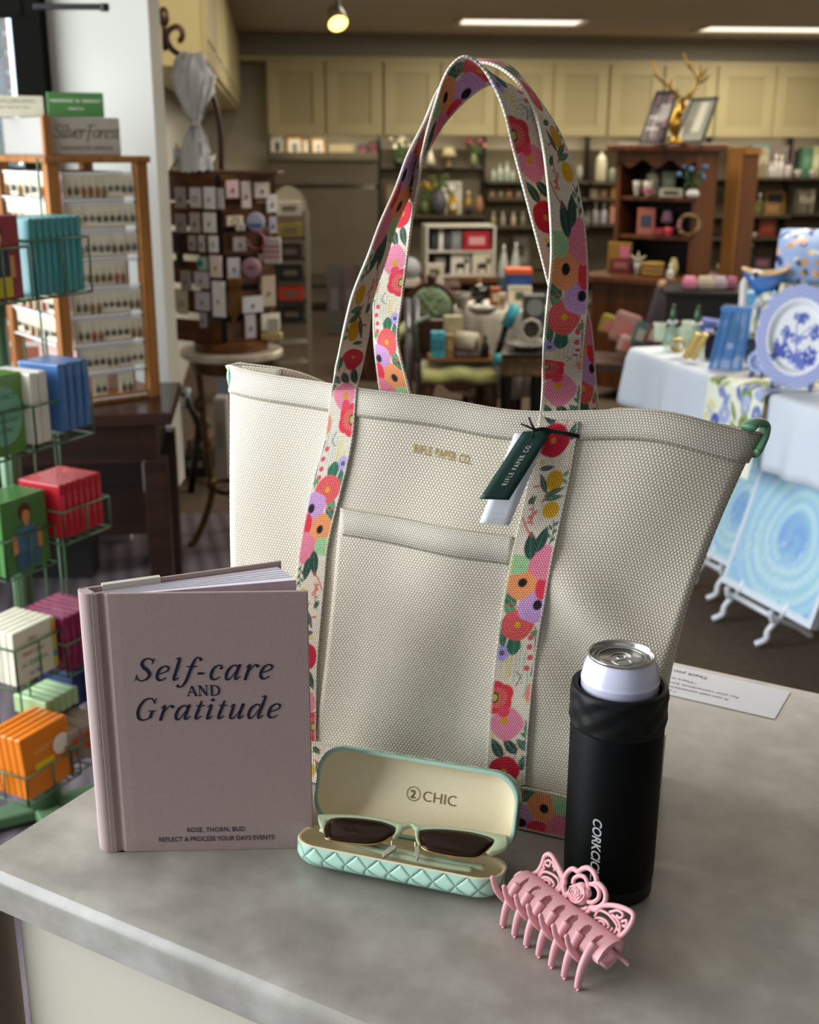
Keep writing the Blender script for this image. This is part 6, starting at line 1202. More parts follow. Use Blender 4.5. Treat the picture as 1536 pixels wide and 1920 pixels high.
# carved seat in front
q = onY(862, 700, 5.55); m = px(862, 700, 5.55); zs_ = onY(862, 690, 5.55)[2]; c2 = thing('carved_chair', 'carved dark wood chair with a yellow green velvet seat holding a wooden tray', 'chair', (q[0], 5.55, 0), .04); sw_ = 72*m
G = []
for yv, hv in ((0, -.035), (-.005, -.01), (.02, .012), (.1, .026), (.25, .028), (.38, .012), (.42, -.03)):
    G.append([(x*sw_*(1-.12*(yv/.42)), yv, zs_-.035+hv-.012*abs(x)**4+.008*math.cos(3.1*x*2)) for x in np.linspace(-1, 1, 21)])
MB().grid(np.array(G)).ob('seat_cushion', VEL2, c2, smooth=True, solid=.006)
mb = MB(); o2 = [(x*sw_, zs_-.055) for x in np.linspace(-1, 1, 17)]+[(x*sw_, zs_-.105-.03*math.cos(x*6.28)*.6+.012*math.cos(x*12)) for x in np.linspace(1, -1, 25)]; mb.prism(o2, 0, .03, lambda x, y, z: (x, z-.002, y)); mb.ob('apron', DW, c2, bev=.003)
for lx, ly in ((-.78, .04), (.78, .04), (-.68, .40), (.68, .40)): MB().tube(crom([(lx*sw_, ly, zs_-.07), (lx*sw_*1.12, ly-.03, zs_-.18), (lx*sw_*.98, ly+.01, .16), (lx*sw_*1.1, ly-.03, .0)], 5), list(np.linspace(.034, .018, 16)), 10).ob('leg', DW, c2, smooth=True)
hb0, hb1 = onY(800, 690, 5.95)[2], onY(800, 598, 5.95)[2]; bx0, bx1 = -72*m, 14*m
MB().box(((bx0+bx1)/2, .40, (zs_+hb1)/2), (bx1-bx0, .03, hb1-zs_)).ob('back_panel', DW, c2, bev=.012)
MB().tube(crom([(bx0, .36, zs_-.03), (bx0-.02, .34, zs_+.15), (bx0+.005, .38, hb1-.01), (bx0+.06, .40, hb1+.006)], 6), .016, 8).ob('arm_rail', M('#4f5a50', .3, .2), c2, smooth=True)
tz = zs_+.012; ty_ = thing('wooden_tray', 'thin wooden tray on the yellow green seat', 'tray', (q[0]+.02, 5.62, tz), .04); MB().box((0, .12, .006), (128*m, .24, .012)).ob('board', Mwood('#6a4422', '#8f6232', 6, .5, 0), ty_, bev=.003); MB().box((0, .0, .013), (128*m, .012, .012)).ob('lip', Mwood('#6a4422', '#8f6232', 6, .5, 0), ty_)
def onTray(nm, label_, cat, X, w_, h_, c, fn=None, dy=5.68, **kw):
    x = onY(X, 680, dy)[0]; t = thing(nm, label_, cat, (x, dy, tz+.013), .04); (fn or g_box)(t, w_*m, h_*m, *( [.06, c] if fn is None else [c]), **kw); return t
for i, X in enumerate((815, 828)): onTray('tea_box', f'bright turquoise box, {["left", "right"][i]} of two on the tray', 'box', X, 12.5, 49, '#4fa9bd', lab='#2f7d92')['group'] = 'turquoise boxes'
onTray('kraft_box', 'tan kraft box beside the turquoise boxes on the tray', 'box', 843, 16, 44, '#8d7450', lab='#a58c64')
onTray('paper_bag', 'cream paper bag standing behind the kraft box on the tray', 'bag', 849, 36, 74, '#a79c7c', dy=5.78, lab='#b8ad8c')
t = onTray('fabric_roll', 'cream rolled towel lying on the tray', 'towel', 878, 40, 40, '#b5ad9a', fn=lambda t, w, h, c: (MB().tube([(-w*.5, .06, h*.75), (w*.4, .02, h*.70)], h*.48, 20).ob('roll', M(c, .9, 0, (60, .1)), t, smooth=True), MB().lathe([(h*.30, -.002), (h*.30, .002)], 18, (w*.41, .018, h*.70), True, Matrix.Rotation(math.pi/2, 3, 'Y')).ob('core', M('#5f5848', .8), t), MB().box((0, .04, h*.15), (w*1.3, .10, h*.3)).ob('folded_cloth', M('#5d4f52', .8), t, bev=.01)))
onTray('black_mug', 'black bottle at the right end of the tray', 'bottle', 909, 16, 44, '#15120f', fn=lambda t, w, h, c: g_bottle(t, w, h, c, cap='#1f1b18'))
# cloth covered table behind
tq = onZ(940, 580, .76); TQX, TQY = onY(940, 580, 6.0)[0], 6.0; m6 = px(940, 580, 6.0)
k = NT('white_cloth'); k.set(col=k.mix(k.noise(5, 3), '#c9c3b6', '#d8d3c8'), rough=.9, sheen=.2); WCL = k.m
t6 = thing('cloth_table', 'round table under a long white cloth behind the carved chair', 'table', (TQX+.02, TQY+.25, 0)); R6 = 92*m6; zc6 = onY(940, 576, 6.2)[2]
MB().lathe([(R6-.03, zc6-.03), (R6-.03, zc6-.006)], 40).ob('tabletop', DW, t6)
for an in (.5, 2.07, 3.64, 5.2): MB().lathe([(.02, 0), (.025, zc6-.04)], 10, (R6*.5*math.cos(an), R6*.5*math.sin(an), 0)).ob('leg', DW, t6)
G = [[(r_*R6*math.cos(a), r_*R6*math.sin(a), zc6) for a in np.linspace(0, 6.283, 97)[:-1]] for r_ in (.01, .5, .95)]
for z, k_ in ((zc6-.006, .0), (zc6-.05, .3), (zc6-.2, .8), (zc6-.45, 1.0)): G.append([(R6*(1+.02*k_+.035*k_*math.sin(18*a))*math.cos(a), R6*(1+.02*k_+.035*k_*math.sin(18*a))*math.sin(a), z) for a in np.linspace(0, 6.283, 97)[:-1]])
tag(at(MB().grid(np.array(G), wrap=True).ob('tablecloth', WCL, None, smooth=True, solid=.003), (TQX+.02, TQY+.25, .0035)), 'long white cloth draped over the round table behind the chairs', 'tablecloth')
def onT6(nm, lab, cat, X, dy, fn, *a, rz=0.0, **kw):
    q = onY(X, 570, TQY+dy); t = thing(nm, lab, cat, (q[0], TQY+dy, zc6+.006), rz); a = [v*m6 if isinstance(v, (int, float)) and i < 2 else v for i, v in enumerate(a)]; fn(t, *a, **kw); return t
onT6('silver_bowl', 'silver grey crumpled bowl at the left of the white cloth table', 'bowl', 866, .1, g_bowl, 34, 30, '#8a8578', '#a5a090')
onT6('black_globe', 'glossy black globe lantern on the white cloth table', 'lantern', 898, .2, lambda t, w, h, c: (MB().lathe([(w*.3, 0), (w*.3, h*.14)], 16).ob('foot', M('#2a241e', .4), t), MB().ball((0, 0, h*.54), w*.5, 20).ob('globe', M(c, .12, 0, None, coat=.6), t, smooth=True), MB().ball((0, 0, h*1.04), w*.12, 8).ob('finial', M('#b08a4a', .3, .6), t)), 36, 46, '#12100f')
onT6('orange_box', 'rusty orange box beside the black globe', 'box', 929, .15, g_box, 20, 36, .08, '#8a3f1c', '#b9a890')
onT6('cream_box', 'cream packet right of the rusty orange box', 'box', 942, .05, g_box, 14, 30, .05, '#b8a98e', '#8a6a4a')
onT6('blue_binder', 'deep blue box topped with an orange lid on the white cloth table', 'box', 972, .35, g_box, 50, 62, .14, '#233c78', '#2f4c8c', '#c0501c')
onT6('photo_card', 'cream card with a small animal picture in front of the blue box', 'card', 974, .18, g_frame, 46, 40, '#c9c0a6', '#4a5236', '#cfc6ac')
onT6('silver_tray', 'dented silver dish in the middle of the white cloth table', 'dish', 905, -.12, g_bowl, 60, 14, '#8d867a', '#a39c8e')
# side stool with grey frames, basket, teal tube
q = onY(985, 690, 5.5); m5 = px(985, 690, 5.5); zt5 = onY(985, 664, 5.5)[2]
bs = thing('wicker_table', 'low wicker topped black side table right of the carved seat', 'table', (q[0], 5.55, 0)); k = NT('wicker'); k.set(col=k.ramp(k.noise(70, 2), [(.35, '#4f3a22'), (.65, '#7d623f')]), rough=.8); 
MB().box((0, .12, zt5-.06), (84*m5, .34, .10)).ob('wicker_apron', k.m, bs, bev=.01); MB().box((0, .12, zt5-.005), (90*m5, .38, .014)).ob('top', M('#1b1510', .4), bs)
for lx in (-1, 1):
    for ly in (-.02, .26): MB().lathe([(.014, 0), (.018, zt5-.11)], 10, (lx*30*m5, ly, 0)).ob('leg', M('#0f0d0b', .4), bs)
def onB(nm, lab, cat, X, dy, z, fn, *a, **kw):
    x = onY(X, 640, dy)[0]; t = thing(nm, lab, cat, (x, dy, z)); a = [v*m5 if isinstance(v, (int, float)) and i < 2 else v for i, v in enumerate(a)]; fn(t, *a, **kw); return t
onB('silver_platter', 'flat grey silver platter on the wicker table', 'platter', 988, 5.62, zt5+.003, g_bowl, 76, 12, '#77746c', '#8f8c84')
onB('oval_mirror', 'white scalloped oval picture frame standing on the wicker table', 'frame', 995, 5.74, zt5+.018, lambda t, w, h, c: (MB().tube([(w*.42*math.cos(a)*(1+.05*math.cos(8*a)), 0, h*.52+h*.42*math.sin(a)*(1+.05*math.cos(8*a))) for a in np.linspace(0, 6.283, 65)[:-1]], w*.07, 10, closed=True).ob('frame', M(c, .5), t, smooth=True), MB().lathe([(w*.40, -.004), (w*.40, .004)], 30, (0, .006, h*.52), True, Matrix.Rotation(math.pi/2, 3, 'X'), 1, 1).ob('mirror', M('#45443f', .2, .4), t)), 44, 46, '#a9a496')
onB('grey_radio', 'grey box with a round dial standing behind the oval frame', 'radio', 1001, 5.86, zt5+.018, lambda t, w, h, c: (g_box(t, w, h, .1, c), MB().lathe([(h*.2, -.004), (h*.2, .002)], 20, (0, -.004, h*.72), True, Matrix.Rotation(math.pi/2, 3, 'X')).ob('dial', M('#8f908c', .3, .4), t)), 44, 84, '#3b3c3c')
ub = thing('umbrella', 'rolled umbrella with turquoise sleeve and black shaft leaning on the wicker table', 'umbrella', onY(934, 682, 5.42)); o_ = onY(934, 682, 5.42)
for a, b_, r_, c, nm in (((968, 572), (949, 612), .028, '#3f9aa5', 'sleeve'), ((949, 612), (932, 668), .015, '#12100f', 'shaft'), ((933, 662), (931, 684), .019, '#3f8f98', 'handle')): MB().tube([onY(*a, 5.42)-o_, onY(*b_, 5.42)-o_], r_, 12).ob(nm, M(c, .4), ub, smooth=True)
# display unit of black and white boxes with moose cards
q = onY(866, 520, 8.4); m8 = px(866, 520, 8.4); z8 = q[2]
du = thing('display_table', 'brown wooden console under the black and white gift boxes', 'table', (q[0], 8.4, 0), RHO)
MB().box((0, .18, z8-.02), (150*m8, .40, .04)).ob('tabletop', Mwood('#4a2a14', '#6a4020', 5, .5, 0), du, bev=.004)
for lx in (-1, 1): MB().box((lx*66*m8, .18, (z8-.04)/2), (.06, .34, z8-.04)).ob('leg', DW, du)
MB().box((0, .30, z8-.35), (130*m8, .03, .5)).ob('back_panel', M('#232a46', .7), du)
du2 = thing('display_case', 'open white display case holding two rows of gift boxes', 'display stand', (q[0]-2*m8, 8.44, z8), RHO); hh8 = 92*m8; ww8 = 128*m8
for zz in (.006, hh8*.5, hh8): MB().box((0, .13, zz), (ww8, .26, .012)).ob('shelf', M('#c9c4b6', .5), du2)
for lx in (-1, 1): MB().box((lx*ww8/2, .13, hh8/2), (.014, .26, hh8)).ob('side', M('#d2cdc0', .5), du2)
MB().box((0, .265, hh8/2), (ww8, .01, hh8)).ob('back', M('#8f897c', .6), du2)
def in8(nm, lab, cat, X, row, w_, h_, c, lc_, kind='box'):
    x = onY(X, 480, 8.46)[0]; t = thing(nm, lab, cat, (x, 8.47, z8+(.013 if row == 0 else hh8*.5+.007)), RHO)
    if kind == 'box': g_box(t, w_*m8, h_*m8, .10, c, lc_)
    else:
        g_box(t, w_*m8, h_*m8, .05, c); mb = MB(); W_ = w_*m8; mb.ball((0, -.004, h_*m8*.38), W_*.20, 10, .7, 1.3, .2); mb.box((W_*.2, -.004, h_*m8*.22), (W_*.06, .004, h_*m8*.3)); mb.box((-W_*.2, -.004, h_*m8*.22), (W_*.06, .004, h_*m8*.3)); mb.ball((W_*.3, -.004, h_*m8*.55), W_*.10, 8, 1, 1.3, .3)
        for sx in (-1, 1): mb.tube([(W_*.28, -.004, h_*m8*.62), (W_*(.28+.10*sx), -.004, h_*m8*.74), (W_*(.28+.16*sx), -.004, h_*m8*.72)], W_*.02, 6)
        mb.ob('moose_print', M(lc_, .6), t)
in8('gift_box', 'black gift box at the left end of the upper row', 'box', 815, 1, 13, 38, '#25262c', '#3a3b42'); in8('gift_box', 'narrow white gift box beside the black one in the upper row', 'box', 827, 1, 9, 38, '#c9c6c0', '#e0ddd6')
in8('gift_box', 'dark slate gift box in the upper row', 'box', 840, 1, 14, 36, '#2f3338', '#444a50'); in8('gift_box', 'grey gift box left of the red one in the upper row', 'box', 856, 1, 20, 36, '#77777a', '#8f8f90')
in8('gift_box', 'bright red gift box with a pale pink label in the upper row', 'box', 894, 1, 50, 34, '#a51a2c', '#cf9a9c'); in8('framed_photo', 'black framed grey portrait in the lower row', 'frame', 826, 0, 30, 44, '#17171a', '#8a888a')
in8('moose_card', 'boxed white card with a black moose, left of two', 'card', 864, 0, 36, 44, '#d5d0c4', '#1c1c1e', 'moose'); in8('moose_card', 'boxed cream card with a dark moose, right of two', 'card', 905, 0, 38, 44, '#d0c8b2', '#33302a', 'moose')
for i, X in enumerate((944, 966)):
    x = onY(X, 516, 8.0)[0]; zz = onY(X, 522, 8.0)[2]; m = px(X, 500, 8.0); t = thing('cone_tree', f'frosted silver cone tree, {["left and shorter", "right and taller"][i]} of two beside the moose cards', 'ornament', (x, 8.0, zz), 0, 'silver cone trees')
    h = (62, 66)[i]*m; MB().lathe([(.001, 0), (11*m, 0), (12*m, h*.06), (9*m, h*.4), (5*m, h*.7), (2.2*m, h*.85), (2.4*m, h*.98), (.001, h)], 20).ob('cone', M('#b9bdb6', .25, .4, (40, .1)), t, smooth=True); MB().lathe([(11*m, -.10), (11.5*m, 0)], 18).ob('base', M('#3f5550', .4), t)
x = onY(957, 540, 8.05); pd = thing('plant_stand', 'dark narrow stand under the silver cone trees', 'stand', (x[0], 8.1, 0)); zz = onY(957, 522, 8.0)[2]-.10
MB().box((0, 0, zz-.02), (58*m8, .34, .04)).ob('top', DW, pd); MB().box((0, 0, (zz-.04)/2), (.10, .2, zz-.04)).ob('column', DW, pd)
q = onY(767, 535, 7.6); m = px(767, 535, 7.6); ur = thing('grey_urn', 'grey stone ball finial on a white box behind the back handle', 'ornament', (q[0], 7.6, q[2])); MB().ball((0, 0, 30*m), 22*m, 18).ob('ball', M('#8d8f94', .6, 0, (8, .1)), ur, smooth=True); MB().box((0, 0, 6*m), (40*m, .15, 14*m)).ob('plinth', M('#b8aea0', .6), ur, bev=.004)
q2 = (q[0], 7.65); us = thing('side_cabinet', 'dark cabinet carrying the grey ball behind the tufted chair', 'cabinet', (q2[0]+.02, 7.72, 0)); zz = q[2]; MB().box((0, .05, (zz-.002)/2), (.62, .36, zz-.002)).ob('body', DW, us, bev=.004); MB().box((0, -.135, zz*.6), (.42, .01, zz*.5)).ob('door', M('#2a1a10', .5), us)
q = onY(818, 545, 7.4); odd('greeting_card', 'white card with a dark oval picture behind the tufted chair', 'card', 815, 548, 34, 40, 7.62, '#b8b0a0', .02, pc='#5a4f44', z=zz)
q = onY(775, 740, 5.9); pz = thing('curtain_pole', 'two grey metal display poles left of the tufted chair', 'pole', (q[0], 5.95, 0))
for X0, X1 in ((764, 770), (780, 788)): MB().tube([(onY(X0, 560, 5.95)[0]-q[0], 0, onY(X0, 560, 5.95)[2]), (onY(X1, 760, 5.95)[0]-q[0], 0, 0)], .016, 10).ob('pole', M('#8a8a92', .3, .6), pz, smooth=True)
# ================================================================ brown hutch with the deer head
HY = math.radians(-35); hx = np.array([math.cos(HY), math.sin(HY)]); hy_ = np.array([-math.sin(HY), math.cos(HY)]); BRN = Mwood('#3a1c0a', '#5f3314', 5, .4, 2, 'hutch_brown'); BRN2 = Mwood('#6a4216', '#8a5a22', 5, .45, 2, 'hutch_oak')
hq = onY(1296, 500, 6.9); mH = px(1290, 400, 6.9); HX, HYY = hq[0], 6.9; HW, HD = .50, .30
ztop = onY(1290, 284, 6.9)[2]; zc_ = onY(1290, 520, 6.9)[2]
ht_ = thing('hutch', 'tall brown wooden hutch with open shelves on the right of the back wall', 'hutch', (HX, HYY, 0), HY)   # local origin: near right front corner; -x along the front
for x in (-HW, 0): MB().box((x-(.012 if x == 0 else -.012), HD/2, (zc_+ztop)/2), (.025, HD, ztop-zc_)).ob('side_panel', BRN, ht_, bev=.003)
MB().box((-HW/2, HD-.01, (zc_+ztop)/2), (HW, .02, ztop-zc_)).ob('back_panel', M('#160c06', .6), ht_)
MB().box((-HW/2, HD/2-.02, ztop+.02), (HW+.09, HD+.10, .045)).ob('crown', BRN, ht_, bev=.012)
mb = MB(); o2 = [(-HW, ztop), (0, ztop), (0, ztop-.09)]+[(-HW*t, ztop-.07+.022*math.cos(t*6.28*3)) for t in np.linspace(.02, .98, 25)]+[(-HW, ztop-.09)]; mb.prism(o2, -.012, .008, lambda x, y, z: (x, z, y)); mb.ob('scalloped_valance', BRN, ht_)
hz_ = [onY(1250, 372, 6.9)[2], onY(1245, 446, 6.9)[2]]
for z in hz_: MB().box((-HW/2, HD/2, z-.01), (HW-.03, HD-.03, .022)).ob('shelf', BRN, ht_, bev=.002)
MB().box((-HW/2, HD/2-.10, zc_-.02), (HW+.20, HD+.26, .04)).ob('counter', BRN, ht_, bev=.008)
MB().box((-HW/2, HD/2-.06, (zc_-.04+.08)/2), (HW+.12, HD+.16, zc_-.12)).ob('base_cabinet', BRN, ht_, bev=.004)
for sx in (-.75, -.25):
    d = MB().box((HW*sx, -.10+.005, zc_*.5), (HW*.46, .02, zc_*.68)).ob('door', BRN2, ht_, bev=.006); MB().ball((HW*sx+.08*(1 if sx < -.5 else -1), -.115, zc_*.55), .014, 10).ob('knob', M('#2a1608', .4), d, smooth=True)
po = onY(1362, 500, 7.3); ps = thing('oak_post_shelf', 'tall light oak shelf upright right of the brown hutch', 'shelf unit', (po[0], 7.3, 0), HY); zt_ = onY(1366, 276, 7.3)[2]; MB().box((0, .0, zt_/2), (.085, .03, zt_)).ob('face_post', BRN2, ps, bev=.003); MB().box((.0, .16, zt_-.02), (.10, .30, .04)).ob('top', BRN2, ps); MB().box((.03, .17, zt_/2), (.02, .28, zt_)).ob('side', BRN, ps)
def onH(nm, lab, cat, X, lvl, fn, *a, dp=.10, **kw):
    z = {0: hz_[0]+.002, 1: hz_[1]+.002, 2: zc_+.001, 9: ztop+.044}[lvl]
    # solve local x so that the thing shows at pixel column X
    lo, hi = -HW-.12, .10
    for _ in range(40):
        mid = (lo+hi)/2; w_ = np.array([HX, HYY])+hx*mid+hy_*dp
        if proj((w_[0], w_[1], z))[0] < X: lo = mid
        else: hi = mid
    w_ = np.array([HX, HYY])+hx*lo+hy_*dp; t = thing(nm, lab, cat, (w_[0], w_[1], z), HY*.4); a = [v*mH if isinstance(v, (int, float)) and i < 2 else v for i, v in enumerate(a)]; fn(t, *a, **kw); return t
onH('cookie_jar', 'pale domed jar on the upper hutch shelf', 'jar', 1222, 0, g_jar, 28, 50, '#8d8676', '#a39c8a'); onH('fern_box', 'grey green planter box on the upper hutch shelf', 'planter', 1252, 0, g_box, 26, 46, .10, '#5d6250', '#737a62')
onH('white_mug', 'white mug beside the pink one on the upper hutch shelf', 'mug', 1194, 0, g_bowl, 17, 28, '#a8a496', dp=.02); onH('pink_mug', 'white mug with a pink band on the upper hutch shelf', 'mug', 1214, 0, lambda t, w, h, c: (g_bowl(t, w, h, c), MB().lathe([(w*.47, h*.25), (w*.50, h*.5)], 20, cap=False).ob('band', M('#b04a6a', .4), t)), 19, 28, '#a8a096', dp=.0)
onH('shoe_ornament', 'cream ornament with dark lettering on the upper hutch shelf', 'ornament', 1258, 0, g_box, 44, 16, .06, '#a59c8a', '#3f382e', dp=.0)
onH('blue_hydrangea', 'blue hydrangea blooms in a white bowl at the hutch side', 'flowers', 1298, 0, g_vase, 26, 16, '#b5b2ae', '#4f6f94', .16, .08, 7, dp=-.03, leafc='#2f4a24')
onH('pink_lamp', 'small lamp with a mauve pink shade on the middle hutch shelf', 'lamp', 1249, 1, g_lamp, 24, 46, '#8f6a80', '#6a5448', dp=.12)
onH('floral_bag', 'coral and navy floral pouch on the middle hutch shelf', 'pouch', 1210, 1, g_box, 34, 50, .08, '#9a5a4a', '#33384a', dp=.04); onH('red_tin', 'dark red tin on the middle hutch shelf', 'tin', 1236, 1, g_box, 20, 14, .06, '#7a1a22', '#8a3038', dp=.0)
onH('pink_ornament', 'bright pink heart shaped dish on the middle hutch shelf', 'dish', 1254, 1, g_bowl, 18, 16, '#b5384c', dp=-.01)
onH('wreath', 'pale twig wreath leaning at the right of the middle hutch shelf', 'wreath', 1290, 1, lambda t, w, h, c: (MB().tube([(w*.4*math.cos(a), .02*math.sin(3*a), h*.5+h*.4*math.sin(a)) for a in np.linspace(0, 6.283, 33)[:-1]], w*.09, 8, closed=True).ob('twigs', M(c, .8, 0, (60, .3)), t, smooth=True), [MB().ball((w*.4*math.cos(a), -.03, h*.5+h*.4*math.sin(a)), w*.09, 8).ob('blossom', M('#8a5560', .7), t, smooth=True) for a in (3.3, 3.9, 2.8)]), 44, 46, '#6a5430', dp=-.03)
onH('cake_stand', 'stack of tan rattan baskets on the hutch counter', 'basket', 1224, 2, lambda t, w, h, c: [MB().lathe([(w*.40, h*.33*i), (w*.5, h*(.33*i+.16)), (w*.45, h*(.33*i+.30))], 24).ob('basket', M(c, .8, 0, (90, .3)), t, smooth=True) for i in range(3)], 46, 26, '#8a6a34', dp=-.04)
onH('white_starfish', 'white starfish on a small white stand on the hutch counter', 'ornament', 1195, 2, lambda t, w, h, c: (g_bowl(t, w*.5, h*.5, '#9c968a'), [MB().tube([(0, 0, h*.62), (w*.5*math.cos(a), 0, h*.75+w*.35*math.sin(a))], [w*.10, w*.03], 8).ob('arm', M(c, .7), t, smooth=True) for a in np.linspace(.3, 6.58, 6)[:-1]]), 30, 44, '#b5ada0', dp=-.06)
onH('red_book_set', 'dark red boxed set at the left of the hutch counter', 'box', 1163, 2, g_box, 44, 28, .10, '#5a1f1e', '#8a4a4c', dp=-.02); onH('cream_pear', 'cream pear ornament on the hutch counter', 'ornament', 1262, 2, g_vase, 18, 34, '#a39a6e', dp=-.02)
onH('white_shell', 'white shell leaning at the edge of the hutch counter', 'shell', 1256, 2, g_bottle, 14, 28, '#b0aaa0', dp=-.2)
sh('storage_box', 'tan box with a red cone tree label left of the hutch mugs', 'box', 1168, 3, 2, lambda t, w, h, c: (g_box(t, w, h, .06, c), MB().prism([(-w*.22, h*.45), (w*.22, h*.45), (0, h*.80)], -.004, .0, lambda x, y, z: (x, z, y)).ob('tree_print', M('#7a1f16', .5), t), MB().box((0, -.002, h*.22), (w*.98, .004, h*.40)).ob('striped_band', M('#b57a70', .5), t)), 40, 74, '#8a6432', dpt=.22)
onH('mustard_box', 'mustard coloured box with a pink tag left of the hutch counter', 'box', 1160, 2, lambda t, w, h, c: (g_box(t, w, h, .06, c), MB().box((w*.2, -.004, h*.70), (w*.4, .004, h*.40)).ob('pink_tag', M('#b05a72', .5), t)), 46, 58, '#7a5a16', dp=-.02)
# deer head and leaning frames on top
zt9 = ztop+.043
def topframe(lab, q4, Y, fc, mc, kids):
    A, B_, C_, D_ = [onY(*q, Y+dy) for q, dy in zip(q4, (.05, .05, 0, 0))]; o = D_*1.0; dz = zt9-min(C_[2], D_[2]); t = thing('framed_collage', lab, 'frame', (o[0], o[1], o[2]+dz)); P_ = [q-o for q in (A, B_, C_, D_)]
    def f(a, b, e): q = (P_[3]*(1-a)+P_[2]*a)*(1-b)+(P_[0]*(1-a)+P_[1]*a)*b; return (q[0], q[1]-e, q[2])
    mb = MB()
    for a0, a1, b0, b1 in ((0, 1, 0, .06), (0, 1, .94, 1), (0, .09, .06, .94), (.91, 1, .06, .94)): mb.prism([(a0, b0), (a1, b0), (a1, b1), (a0, b1)], -.012, .012, f)
    mb.ob('frame', M(fc, .3), t); pn = MB().prism([(.08, .05), (.92, .05), (.92, .95), (.08, .95)], -.010, .004, f).ob('mount', M(mc, .15, 0, (5, .05), coat=.5), t)
    for a0, a1, b0, b1, c in kids: MB().prism([(a0, b0), (a1, b0), (a1, b1), (a0, b1)], .004, .006, f).ob('photograph', M(c, .3), pn)
    return t
topframe('black collage frame of small photographs leaning left of the deer head', ((1230, 170), (1272, 168), (1246, 268), (1198, 268)), 6.95, '#0d0b0a', '#2a2426', [(.12+.27*i, .34+.27*i, .08+.22*j, .26+.22*j, '#8a7078' if (i+j) % 2 else '#5d5058') for i in range(3) for j in range(4)]+[(.42, .88, .40, .74, '#b9b4b4')])
topframe('black frame with a bright reflective mount leaning right of the deer head', ((1296, 180), (1349, 176), (1318, 263), (1262, 264)), 6.88, '#0d0b0a', '#a8a89a', [(.45, .72, .25, .9, '#d8d6c2'), (.15, .4, .2, .5, '#8a8a72')])
dq = onY(1275, 262, 6.82); dh = thing('deer_head', 'gold deer head sculpture with branching antlers standing on the hutch', 'sculpture', (dq[0], 6.80, zt9)); GD = M('#8f6d2a', .3, .8, (30, .15), name='antique_gold')
def dl(X, Y, o=0.0): q = onY(X, Y, 6.80); return (q[0]-dq[0], o, q[2]-zt9)
b0 = dl(1268, 262); MB().lathe([(.045, .0), (.05, .008), (.02, .03), (.016, .05)], 18, (b0[0], 0, 0)).ob('stand', GD, dh, smooth=True)
hd = MB().tube([dl(*q) for q in crom([(1268, 250), (1266, 232), (1272, 212), (1281, 198)], 6)], [.026, .028, .030, .032, .034, .036, .036, .034, .032, .031, .030, .029, .028, .027, .026, .026, .026, .026, .024], 14).ob('neck', GD, dh, smooth=True)
MB().tube([dl(1283, 188, -.01), dl(1275, 200, -.05), dl(1270, 212, -.08), dl(1268, 217, -.09)], [.022, .027, .018, .011], 12).ob('head', GD, dh, smooth=True)
for a, b_ in (((1290, 186), (1302, 178)), ((1272, 186), (1262, 180))): MB().tube([dl(*a), dl(*b_)], [.011, .003], 8).ob('ear', GD, dh, smooth=True)
def antler(paths):
    mb = MB()
    for p_ in paths: c = crom([dl(*q) for q in p_], 5); mb.tube(c, list(np.linspace(.0095, .004, len(c))), 8)
    mb.ob('antler', GD, dh, smooth=True)
antler([[(1276, 182), (1262, 170), (1246, 156), (1232, 142), (1226, 122), (1229, 114)], [(1258, 166), (1258, 152), (1262, 144)], [(1236, 146), (1226, 140)]])
antler([[(1288, 182), (1300, 170), (1308, 152), (1302, 136), (1290, 122), (1284, 108), (1282, 100)], [(1306, 150), (1318, 140), (1326, 128)], [(1309, 156), (1322, 150), (1330, 140)], [(1294, 126), (1297, 114)], [(1312, 148), (1314, 132), (1315, 120)]])
pl_ = thing('lace_runner', 'white and gold lace runner lying along the hutch top', 'runner', (HX-hx[0]*.25, HYY-hx[1]*.25, ztop+.043), HY); MB().box((0, .12, .0), (HW, .22, .006)).ob('cloth', M('#a59a86', .8, 0, (60, .2)), pl_); MB().box((0, .0, -.002), (HW, .010, .012)).ob('lace_edge', M('#c9bfae', .8), pl_)
# things in front of the hutch: tall grey draped stand, crate of cards, dark table
q = onY(1225, 640, 6.0); m6b = px(1225, 600, 6.0); ds = thing('draped_stand', 'grey lilac scarf hanging on a stand before the hutch', 'stand', (q[0], 6.0, max(0, q[2]-.4))); hz6 = onY(1225, 535, 6.0)[2]-max(0, q[2]-.4)
mb = MB(); G = [[(r_*m6b*(1+.15*math.cos(5*a))*math.cos(a)+o_*m6b, r_*m6b*.6*math.sin(a), hz6*z) for a in np.linspace(0, 6.283, 25)[:-1]] for r_, z, o_ in ((24, 0, -14), (20, .4, -8), (14, .75, 0), (10, .93, 6), (8, 1, 8))]; mb.grid(np.array(G), wrap=True); mb.ob('scarf', M('#4a444c', .9, 0, (20, .2)), ds, smooth=True); MB().ball((10*m6b, 0, hz6), 10*m6b, 12).ob('knob', M('#9a7a5a', .6), ds, smooth=True)
